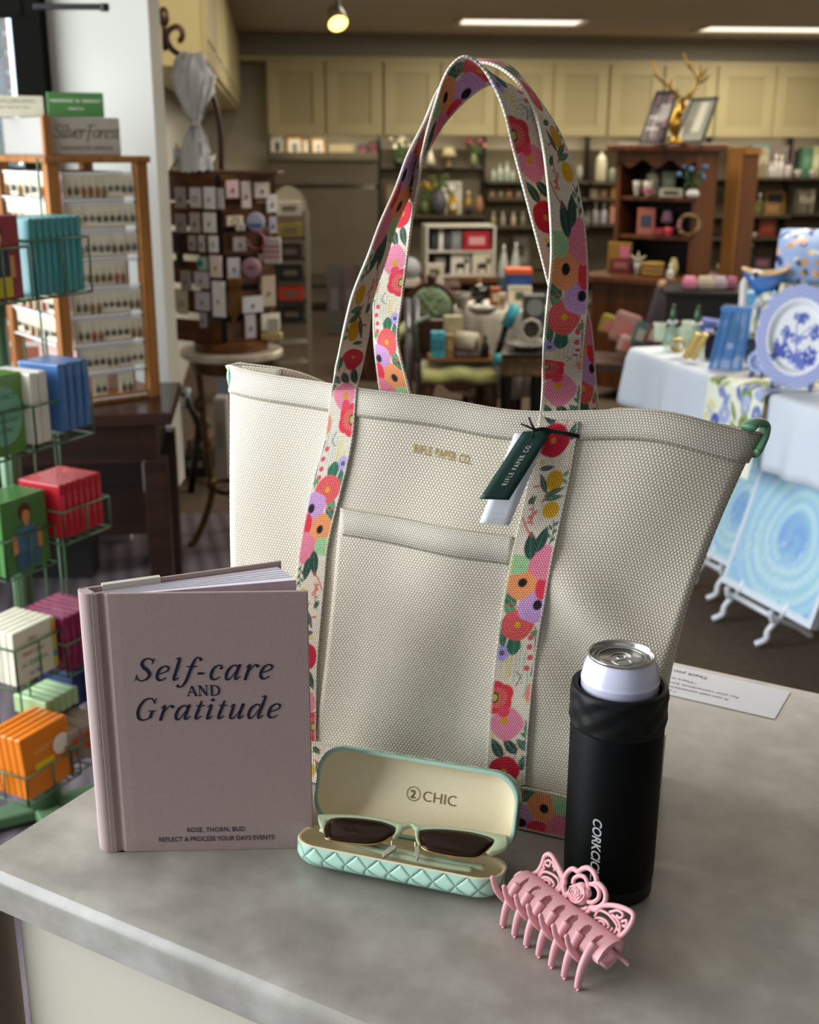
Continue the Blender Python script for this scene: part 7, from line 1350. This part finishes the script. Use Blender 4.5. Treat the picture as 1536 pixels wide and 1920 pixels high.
for i, (X, Yb, w_, h_, c, lab) in enumerate(((1140, 632, 36, 40, '#7a6a1e', 'mustard yellow cushion low beside the right handle'), (1170, 648, 50, 60, '#8a6460', 'pink patterned cushion low before the hutch'), (1176, 668, 40, 36, '#9a8078', 'pale pink cushion in front of the patterned one'), (1200, 650, 30, 44, '#3f5a56', 'teal book leaning low before the hutch'), (1222, 648, 20, 40, '#6a2f2e', 'dark red book leaning beside the teal one'))):
    q = onY(X, Yb, 5.9-.08*i); m = px(X, Yb, 5.9-.08*i); t = thing('cushion' if i < 3 else 'book', lab, 'cushion' if i < 3 else 'book', (q[0], 5.9-.08*i, q[2]), -.3); R = Matrix.Rotation(.28, 3, 'Y') @ Matrix.Rotation(-.2, 3, 'X')
    MB().box((0, .03, h_*m/2), (w_*m, .06 if i < 3 else .03, h_*m), R=R).ob('cover', M(c, .8, 0, (20, .2)), t, bev=.02 if i < 3 else .003, seg=3); MB().box((0, -.004, h_*m/2), (w_*m*.5, .004, h_*m*.5), R=R).ob('pattern', M('#9a5a54' if i < 3 else '#8a8478', .8), t)
q = onY(1175, 690, 5.75); lb = thing('low_bench', 'dark wooden bench under the cushions before the hutch', 'bench', (q[0]-.06, 5.80, 0), -.3); zl = onY(1175, 672, 5.75)[2]-.01; MB().box((-.02, .05, zl-.03), (.46, .34, .05)).ob('top', DW, lb, bev=.004)
for lx in (-.2, .16): MB().box((lx, .05, (zl-.05)/2), (.05, .28, zl-.05)).ob('leg', DW, lb)
q = onY(1330, 620, 5.6); bt = thing('storage_chest', 'black chest carrying pink and white tissue behind the right table', 'chest', (q[0]+.02, 5.6, 0), -.2); zk = onY(1330, 546, 5.6)[2]; MB().box((0, .15, zk/2), (.46, .34, zk)).ob('body', M('#0d0a09', .5), bt, bev=.006); MB().box((0, .15, zk-.012), (.48, .36, .024)).ob('lid', M('#15100d', .5), bt, bev=.004)
for i, (X, c, w_) in enumerate(((1294, '#a8647a', 26), (1325, '#8f8676', 34), (1352, '#8a7a86', 26), (1374, '#7a4458', 20))): 
    x = onY(X, 540, 5.65)[0]; t = thing('folded_textile', ('pink', 'beige', 'lilac grey', 'dark pink')[i]+' folded textile on the black chest behind the right table', 'textile', (x, 5.66, zk+.001), -.2); m = px(X, 540, 5.65); MB().box((0, .05, 9*m), (w_*m, .14, 18*m)).ob('fold', M(c, .9, 0, (30, .2)), t, bev=.014, seg=3); MB().box((0, .05, 19*m), (w_*m*.8, .11, 4*m)).ob('fold', M(c, .9, 0, (30, .2)), t, bev=.004)
# ================================================================ table with the blue and white ware on the right
RT0, RT1 = onZ(1184, 650, .76), onZ(1536, 770, .76); re = (RT1-RT0)[:2]/np.linalg.norm((RT1-RT0)[:2]); rn = np.array([-re[1], re[0]]); rn = rn if rn[0] > 0 else -rn; RL_ = 1.75; RWd = .85
ry = math.atan2(re[1], re[0])                                         # local x runs along the front edge towards the camera, local y into the table (right)
def rt_(a, b, z=0.0): q = RT0[:2]+re*a+rn*b; return (q[0], q[1], z)
ysg = 1.0 if np.cross(re, rn) > 0 else -1.0
tbl = thing('display_table', 'long folding table under the white cloths on the right', 'table', (RT0[0], RT0[1], 0), ry)
MB().box((RL_/2, ysg*RWd/2, .735), (RL_-.03, RWd-.03, .035)).ob('tabletop', M('#cfcabf', .6), tbl)
for a, b in ((.25, .10), (.25, RWd-.1), (RL_-.1, .1), (RL_-.1, RWd-.1)): MB().lathe([(.016, 0), (.016, .72)], 10, (a, ysg*b, 0)).ob('leg', M('#1c1a19', .4, .5), tbl)
k = NT('white_linen'); k.set(col=k.mix(k.noise(4, 3), '#c6cfdc', '#d2d8e1'), rough=.85, sheen=.2); LINEN = k.m
def cloth(nm, lab, cat, a0, a1, drop, mat, z=.756, wav=.012, b1=RWd, endl=True, over=.006, attr=None, na=None):
    na = na or 60; G = []; prof = [(b1, 0), (b1*.6, 0), (b1*.2, 0), (.02, 0), (.0, .002), (-over, .012)]+[(-over-.004*k_, .012+(drop-.012)*k_/7) for k_ in range(1, 8)]
    for i in range(na+1):
        a = a0+(a1-a0)*i/na; row = []
        for b, dz in prof:
            w_ = wav*math.sin(a*17+1.3)*min(1, dz/.15)+wav*.6*math.sin(a*41)*min(1, dz/.2); row.append(rt_(a, b-w_, z-dz-.012*math.sin(a*9)*(dz/.25)**2))
        G.append(row)
    if endl:
        e_ = []
        for k_ in range(6, 0, -1): e_.append([rt_(a0-.010-.005*k_/6, max(b, -.012), z-drop*1.02*k_/6) if True else None for b, dz in prof])
        G = e_+G
    mb = MB(); mb.grid(np.array(G)); o = mb.ob(nm, mat, None, smooth=True, solid=.003, attr=attr(np.array(G)) if attr else None); return tag(o, lab, cat)
cloth('tablecloth', 'white linen cloth covering the far half of the right table', 'tablecloth', 0, .80, .20, LINEN)
cloth('tablecloth', 'white linen cloth covering the near half of the right table', 'tablecloth', .92, RL_, .22, LINEN, endl=False, z=.7605)
RP = Painter(100, 100, '#e4e6d6', 2.0); rr = np.random.default_rng(3)
for k_ in range(46):
    x, y = rr.uniform(0, 100, 2); c = rr.choice(['#6f7fc0', '#8fa04a', '#d8d59a', '#b9a6cc', '#7a8a3a', '#4a5aa8', '#a9b4dc'])
    if rr.random() < .5: RP.rose(x, y, rr.uniform(5, 10), c, '#4a5590', '#e0d890')
    else: RP.leaf(x, y, rr.uniform(12, 22), rr.uniform(5, 9), rr.uniform(0, 6.28), c)
def runner_attr(G): a, b = G.shape[:2]; i, j = np.meshgrid(np.arange(a), np.arange(b), indexing='ij'); d = np.concatenate([[0], np.cumsum(np.linalg.norm(np.diff(G[a//2], axis=0), axis=1))])*260; c = RP.sample((i*100.0/a) % 100, d[j] % 100); return np.concatenate([c, np.ones(c.shape[:2]+(1,))], 2).reshape(-1, 4)
def cloth_r(nm, lab, cat, a0, a1, drop, z):
    G = []; prof = [(b, 0) for b in np.linspace(.45, .0, 60)]+[(-.020-.0012*k_, drop*k_/40) for k_ in range(1, 41)]
    for i in range(60): a = a0+(a1-a0)*i/59; G.append([rt_(a+.03*(dz/.25), b-.010*math.sin(a*30)*(dz/.25), z-dz) for b, dz in prof])
    G = np.array(G); mb = MB(); mb.grid(G); return tag(mb.ob(nm, Matt('floral_runner', rough=.85), None, smooth=True, solid=.003, attr=runner_attr(G)), lab, cat)
lo, hi = 0, RL_
def a_of(X, z=.76, b=0.0):                                            # place along the front edge seen at pixel column X
    lo, hi = -.1, RL_
    for _ in range(40):
        mid = (lo+hi)/2
        if proj(rt_(mid, b, z))[0] < X: lo = mid
        else: hi = mid
    return lo
cloth_r('table_runner', 'blue and yellow floral runner hanging over the table edge between the white cloths', 'runner', a_of(1340), a_of(1447), .26, .764)
def onR(nm, lab, cat, X, Yb, fn, *a, z=.765, rz=0.0, grp=None, **kw):
    q = onZ(X, Yb, z); m = px(X, Yb, q[1]); t = thing(nm, lab, cat, (q[0], q[1], z), rz, grp); a = [v*m if isinstance(v, (int, float)) and i < 2 else v for i, v in enumerate(a)]; fn(t, *a, **kw); return t
def g_decanter(t, w, h, c):
    r = w/2; MB().lathe([(.001, 0), (r, 0), (r*1.04, h*.05), (r*1.04, h*.34), (r*.9, h*.42), (r*.34, h*.52), (r*.30, h*.62), (r*.42, h*.64)], 20).ob('body', Mhaze(c), t, smooth=True)
    MB().lathe([(r*.62, h*.58), (r*.7, h*.60), (r*.62, h*.64)], 16).ob('collar', M('#d5d0d4', .3), t, smooth=True); MB().lathe([(r*.26, h*.62), (r*.36, h*.68), (r*.40, h*.76), (r*.26, h*.90), (.001, h)], 16).ob('stopper', M('#2f5a2c', .15, 0, None, coat=.5), t, smooth=True)
onR('glass_decanter', 'green glass decanter with green stopper, farther of two on the white table', 'decanter', 1258, 655, g_decanter, 30, 84, '#b4cdb4'); onR('glass_decanter', 'green glass decanter with green stopper, nearer of two beside the gold rings', 'decanter', 1303, 662, g_decanter, 34, 90, '#b4cdb4')
for i, (X, Y) in enumerate(((1236, 640), (1282, 648), (1288, 636))): onR('glass_tumbler', f'clear green tinted tumbler, {ORD[i]} from the left by the decanters', 'tumbler', X, Y, lambda t, w, h, c: (MB().lathe([(.001, 0), (w*.42, 0), (w*.5, h), (w*.46, h), (w*.38, h*.08), (.001, h*.08)], 20, cap=False).ob('cup', Mhaze(c, .4), t, smooth=True), MB().lathe([(w*.49, h*.97), (w*.515, h), (w*.48, h*1.01)], 20, cap=False).ob('rim', M('#b9c8b8', .2), t)), 24, 34, '#c9d8c6', grp='tinted tumblers')
GB = M('#c9a860', .25, .9, (20, .1), name='brushed_gold')
onR('napkin_ring', 'round gold napkin ring standing on the white table', 'napkin ring', 1270, 668, lambda t, w, h: (MB().lathe([(w*.5, -.012), (w*.56, 0), (w*.5, .012), (w*.40, .012), (w*.36, 0), (w*.40, -.012)], 28, (0, 0, h*.5), False, Matrix.Rotation(math.pi/2, 3, 'X') @ Matrix.Rotation(.5, 3, 'Y')).ob('ring', GB, t, smooth=True), MB().lathe([(w*.2, -.006), (w*.2, .006)], 20, (.0, -.012, h*.4), True, Matrix.Rotation(math.pi/2, 3, 'X')).ob('boss', GB, t, smooth=True)), 26, 40, rz=-.6)
onR('gold_photo_stand', 'gold folding double frame standing near the table edge', 'frame', 1302, 676, lambda t, w, h: [MB().box((sx*w*.30, 0, h*.5), (w*.5, .012, h), R=Matrix.Rotation(.42, 3, 'Y')).ob('panel', GB, t, bev=.002) for sx in (-1, 1)], 24, 54, rz=-.5)
onR('black_box', 'small black velvet box behind the gold frame', 'box', 1331, 672, g_box, 22, 46, .06, '#11131f', '#1c2030', rz=-.4)
onR('napkin_stack', 'folded navy and white patterned napkin behind the blue lantern', 'napkin', 1340, 632, lambda t, w, h, c: (MB().box((0, 0, h*.3), (w, .10, h*.6), R=Matrix.Rotation(.12, 3, 'Y')).ob('napkin', M(c, .8, 0, (40, .4)), t, bev=.008), MB().box((.0, -.052, h*.25), (w*.6, .004, h*.2)).ob('print', M('#c9cfe6', .8), t)), 56, 52, '#4f5c96', rz=-.3)
onR('napkin_stack', 'dark navy folded napkin standing against the blue lantern', 'napkin', 1346, 664, g_box, 22, 52, .06, '#141b36', '#22305c', rz=-.4)
def lantern(t, w, h):
    k = NT('blue_stripe_glass'); k.set(col='#5f92c8', rough=.12, alpha=.55, spec=.5, coat=.3)
    mb = MB(); mb.prism([(-w*.62, 0), (w*.45, 0), (w*.62, h), (-w*.30, h)], -w*.3, w*.3, lambda x, y, z: (x, z, y)); mb.ob('body', k.m, t)
    for x0, x1 in ((-.55, -.24), (-.30, .0), (.08, .28), (.36, .55)): MB().tube([(x0*w, -w*.31, 0), (x1*w, -w*.31, h)], w*.035, 6).ob('stripe', M('#3f74b4', .3), t)
    MB().box((.12*w, -w*.32, h*.96), (w*.95, .006, h*.08)).ob('rim', M('#4a80bc', .3), t); mb = MB()
    for i in range(7): mb.ball((w*(.12+.10*math.cos(i*1.9)), 0, h*(.45+.05*i % .3)), w*.15, 8)
    o = mb.ob('greenery', M('#4f7a44', .7, 0, (60, .3)), t, smooth=True); MB().ball((0, 0, h*.22), w*.2, 12).ob('bloom', M('#7f8fd0', .7, 0, (40, .3)), t, smooth=True)
onR('gift_bag', 'clear blue striped gift bag holding greenery at the table edge', 'bag', 1366, 690, lantern, 58, 116, rz=-.35)
def taper(t, w, h, c): MB().lathe([(w*.5, .0), (w*.46, h*.94), (w*.15, h*.985), (.001, h)], 14).ob('taper', M(c, .5, 0, None), t, smooth=True); MB().lathe([(w*.9, 0), (w*.7, h*.06), (w*.62, h*.12)], 16).ob('holder', M('#5f86b4', .3), t, smooth=True)
onR('candle', 'tall white taper candle behind the blue striped bag', 'candle', 1384, 660, taper, 14, 138, '#e9e4e0'); onR('candle', 'tall cream taper candle before the floral plate', 'candle', 1456, 664, taper, 14, 130, '#e2dac4')
onR('ceramic_planter', 'light blue square ceramic planter behind the white taper candle', 'planter', 1420, 640, g_box, 56, 86, .16, '#5c9cc6', '#7ab4d8', rz=-.3)
# blue dish with painted decoration on the planter
q = onZ(1428, 640, .765); m = px(1428, 560, q[1]); zp = .765+88*m
dsh = thing('painted_dish', 'blue rimmed boat shaped dish with an orange and white pattern on the light blue planter', 'dish', (q[0], q[1]+.04, zp), -.3); G = []
for r_, z in ((.35, 0), (.7, .30), (1.0, .62), (.94, .64), (.6, .34), (.0, .22)): G.append([(r_*42*m*math.cos(a), r_*26*m*math.sin(a), z*62*m*(1+.12*math.cos(2*a))) for a in np.linspace(0, 6.283, 41)[:-1]])
MB().grid(np.array(G), wrap=True).ob('bowl', M('#3f74c0', .25, 0, (30, .2), coat=.4), dsh, smooth=True); MB().tube([(40*m*math.cos(a), 25*m*math.sin(a), .66*62*m*(1+.1*math.cos(2*a))) for a in np.linspace(0, 6.283, 33)[:-1]], 3*m, 8, closed=True).ob('rim', M('#c9a46a', .4), dsh, smooth=True)
MB().ball((-14*m, -14*m, 34*m), 13*m, 12, .8, 1, .6).ob('motif', M('#d8dce6', .4), dsh, smooth=True); MB().ball((-14*m, -21*m, 36*m), 7*m, 10, .9).ob('motif', M('#1c2430', .4), dsh, smooth=True)
PQ = Painter(100, 100, '#93abd4', 2.0); rr = np.random.default_rng(5)
for k_ in range(60): x, y = rr.uniform(0, 100, 2); PQ.ell(x, y, rr.uniform(3, 9), rr.uniform(2, 6), rr.choice(['#e9e6e2', '#c9924a', '#2c3f7a', '#d9b2a4', '#1d2536', '#8fb0e0', '#e8d9b0']), rr.uniform(0, 3))
def quilt(nm, lab, cat, X, Yb, w_, h_, dY, rz, lean, z):
    q = onY(X, Yb, dY); m = px(X, Yb, dY); t = thing(nm, lab, cat, (q[0], dY, z), rz); G = []; n = 40
    for j in range(n): G.append([((i/(n-1)-.5)*w_*m, -(.05*(1-abs(2*i/(n-1)-1)**3)*(1-abs(2*j/(n-1)-1)**3))+lean*j/(n-1)*h_*m, j/(n-1)*h_*m) for i in range(n)])
    G = np.array(G); ii, jj = np.meshgrid(np.arange(n), np.arange(n)); c = PQ.sample(ii*100/n, jj*100/n*.98); MB().grid(G).ob('cover', Matt('patterned_print', rough=.6), t, smooth=True, solid=.02, attr=np.concatenate([c, np.ones(c.shape[:2]+(1,))], 2).reshape(-1, 4)); MB().box((0, .02+lean*h_*m*.5, h_*m/2), (w_*m*.9, .03, h_*m*.9), R=Matrix.Rotation(-math.atan(lean), 3, 'X')).ob('back', M('#3f5f9c', .8), t); return t
q = onZ(1510, 640, .765); zsh = .765+92*px(1510, 600, q[1])
bx = onR('olive_box', 'grey green box standing behind the willow platter', 'box', 1500, 640, g_box, 92, 100, .22, '#5f7056', '#6f8064', rz=-.3)
quilt('patterned_cushion', 'blue white and orange patterned cushion on the grey green box', 'cushion', 1514, 520, 112, 92, q[1]+.05, -.35, .35, zsh+.03)
# floral plate behind, mug, small dish
def plate_(nm, lab, X, Yc, dY, rx, ry_, rz, lean, base_z, pat, rimc, mat='painted_china', n=64, nr_=26, stand=True):
    q = onY(X, Yc, dY); m = px(X, Yc, dY); t = thing(nm, lab, 'plate', (q[0], dY, base_z), rz); zc0 = q[2]-base_z; R = Matrix.Rotation(-lean, 3, 'X'); G = []; cols = []
    for j in range(nr_+1):
        r_ = max(.004, 1-j/nr_); row = []
        for i in range(n):
            a = 2*math.pi*i/n; sc_ = 1+(.02*math.cos(16*a) if r_ > .8 else 0); d = -.018*(1-min(1, r_/.62))**0*(0 if r_ > .66 else 1)*min(1, (.66-r_)/.08 if r_ < .66 else 0)
            p_ = R @ Vector((rx*m*r_*sc_*math.cos(a), .018*min(1, max(0, (.70-r_)/.10)), ry_*m*r_*sc_*math.sin(a))); row.append((p_.x, p_.y, p_.z+zc0)); cols.append(pat(r_*math.cos(a), r_*math.sin(a), r_, a))
        G.append(row)
    o = MB().grid(np.array(G), wrap=True).ob('plate', Matt(mat, rough=.15, spec=.6, coat=.5), t, smooth=True, solid=.004, attr=np.array([tuple(c)+(1,) for c in cols]), recalc=False)
    if stand:
        for sx in (-.45, .45): MB().tube([tuple(R @ Vector((sx*rx*m, .05, ry_*m*.1))+Vector((0, 0, zc0))), (sx*rx*m, .05, .002), (sx*rx*m, -.06, .002), (sx*rx*m, -.065, .022)], .004, 6).ob('stand_leg', M('#4f5f90', .4, .3), t, smooth=True)
    return t
WP = Painter(200, 200, '#eef0f4', 1.0, False); rr = np.random.default_rng(11)
for x, y, r_, c in ((62, 62, 34, '#4b5cb4'), (138, 60, 32, '#4b5cb4'), (100, 48, 30, '#6b7cc8'), (60, 110, 22, '#5566ba'), (145, 112, 24, '#5566ba'), (96, 148, 20, '#5a6abc'), (112, 150, 16, '#4b5cb4'), (100, 96, 16, '#8793d4'), (84, 92, 9, '#6a78c6'), (120, 100, 9, '#6a78c6')):
    for k_ in range(9): WP.ell(x+rr.normal(0, r_*.38), y+rr.normal(0, r_*.30), r_*.40, r_*.28, c, rr.uniform(0, 3), .3, 5)
    for k_ in range(4): WP.ell(x+rr.normal(0, r_*.4), y+rr.normal(0, r_*.3), r_*.14, r_*.09, '#dfe4f4', rr.uniform(0, 3))
WP.line([(96, 40), (99, 80), (92, 120), (97, 150)], 3, '#5566ba'); WP.line([(100, 100), (125, 120), (140, 130)], 2, '#5566ba')
def willow(x, y, r_, a):
    if r_ > .74:
        f = .5+.5*math.sin(a*36)*math.sin(r_*75); c1_, c2_ = np.array(lin('#5f70c4')), np.array(lin('#d5dbf4')); return c1_*(1-f)+c2_*f
    return WP.sample(np.array([100+x*100/.80]), np.array([100+y*100/.80]))[0]
plate_('willow_platter', 'large oval blue and white landscape platter on a stand on the right', 1496, 632, onZ(1496, 722, .77)[1]-.0, 76, 98, -.42, .22, .766, willow, None, n=144, nr_=56)
def floral(x, y, r_, a): return RP.sample(np.array([(50+x*50) % 100]), np.array([(50+y*50) % 100]))[0]
plate_('floral_plate', 'green and lilac floral plate standing behind the cream taper candle', 1436, 600, onZ(1436, 655, .77)[1]+.05, 30, 52, -.5, .2, .766, floral, None)
onR('grey_cup', 'grey speckled cup beside the willow platter', 'cup', 1408, 684, g_bowl, 40, 44, '#4f5468', '#5f6478')
def bluedish(x, y, r_, a): f = .5+.5*math.sin(14*x+9*y)*math.cos(11*y-5*x); return np.array(lin('#7f96d0'))*(1-f)+np.array(lin('#c3cfee'))*f
plate_('small_blue_plate', 'small blue patterned plate tucked in front of the willow platter', 1424, 678, onZ(1424, 700, .77)[1], 22, 22, -.4, .25, .766, bluedish, None, n=40, nr_=14)
# ================================================================ pale blue rose canvases on white easels below the table
k = NT('white_easel'); k.set(col='#e4e6ec', rough=.4, metal=.1); EAS = k.m
SW = Painter(200, 200, '#a9cfe9', 1.0, False); U, V = SW.X-112, SW.Y-92; D_ = np.hypot(U, V*1.0); A_ = np.arctan2(V, U); sp = .5+.5*np.sin(D_*.34+A_*1.0+.9*np.sin(3*A_)+.4*np.sin(D_*.13)); cc_ = np.array(lin('#a3cdea'))[None, None]*(1-sp[..., None])+np.array(lin('#c6e3ee'))[None, None]*sp[..., None]
q_ = np.clip((D_-26)/10, 0, 1)[..., None]; cc_ = np.array(lin('#86aee6'))*(1-q_)+cc_*q_; g_ = (.5+.5*np.sin(D_*.21+A_*2))[..., None]; cc_ = cc_*(1-.35*g_)+np.array(lin('#a6dcd8'))*.35*g_; o_ = np.clip((D_-86)/22, 0, 1)[..., None]; SW.c = cc_*(1-.6*o_)+np.array(lin('#9cc4ec'))*.6*o_
for k_ in range(26): SW.line([(rr.uniform(0, 200), rr.uniform(0, 200)) for _ in range(2)] if False else [(10+k_*7, 12+rr.uniform(0, 40)), (20+k_*7, 60+rr.uniform(-20, 40))], .8, '#d9eef4')
for k_ in range(8): x, y = rr.uniform(0, 200), rr.choice([rr.uniform(0, 18), rr.uniform(184, 200)]); SW.ell(x, y, 8, 4, '#7f98d8', rr.uniform(0, 3))
SW.fill(((SW.X < 7)+(SW.Y < 9)+(SW.X > 193)+(SW.Y > 193) > 0)*1.0, '#e2eaf4')
def rose_canvas(lab, bl, brr, h, zb_, lean, easels):
    A, B_ = onZ(*bl, zb_), onZ(*brr, zb_); w_ = np.linalg.norm((B_-A)[:2]); yaw = math.atan2((B_-A)[1], (B_-A)[0]); t = thing('rose_canvas', lab, 'canvas print', (A[0], A[1], zb_), yaw); n = 70; G = []; R = Matrix.Rotation(-lean, 3, 'X')
    for j in range(n): G.append([tuple(R @ Vector((w_*i/(n-1), 0, h*j/(n-1)))) for i in range(n)])
    ii, jj = np.meshgrid(np.arange(n), np.arange(n)); c = SW.sample(ii*200/(n-1), jj*200/(n-1)); MB().grid(np.array(G)).ob('print', Matt('rose_print', rough=.5), t, smooth=True, attr=np.concatenate([c, np.ones(c.shape[:2]+(1,))], 2).reshape(-1, 4), recalc=False)
    MB().box(tuple(R @ Vector((w_/2, .016, h/2))), (w_, .028, h), R=R).ob('stretcher', M('#d5deec', .6), t)
    es = thing('plate_easel', lab.replace('pale blue canvas print of a swirling rose', 'white scrolled easel').replace('large', 'nearer').replace('smaller', 'farther').replace('the nearer one', 'the large rose canvas'), 'easel', (A[0], A[1], 0), yaw)
    for x in easels:
        x *= w_; MB().tube(crom([(x, .12, .010), (x, .06, .05), (x, -.02, zb_-.012), (x, -.040, zb_-.012), (x, -.048, zb_+.02)], 6), .009, 8).ob('foot', EAS, es, smooth=True); MB().tube(crom([(x, -.02, zb_-.014), (x-.008, -.045, zb_*.5), (x+.004, -.06, .03), (x-.012, -.085, .011)], 6), .010, 8).ob('scroll_foot', EAS, es, smooth=True)
        MB().tube([(x, -.01, zb_-.012), (x, .13, zb_+.22)], .008, 8).ob('upright', EAS, es)
    MB().tube([(easels[0]*w_, -.02, zb_-.012), (easels[-1]*w_, -.02, zb_-.012)], .009, 8).ob('cross_bar', EAS, es, smooth=True)
rose_canvas('large pale blue canvas print of a swirling rose below the right table', (1352, 1090), (1519, 1180), .50, .10, .30, (.22, .72))
rose_canvas('smaller pale blue canvas print of a swirling rose half hidden behind the large one', (1300, 1030), (1392, 1076), .42, .11, .34, (.35, .8))
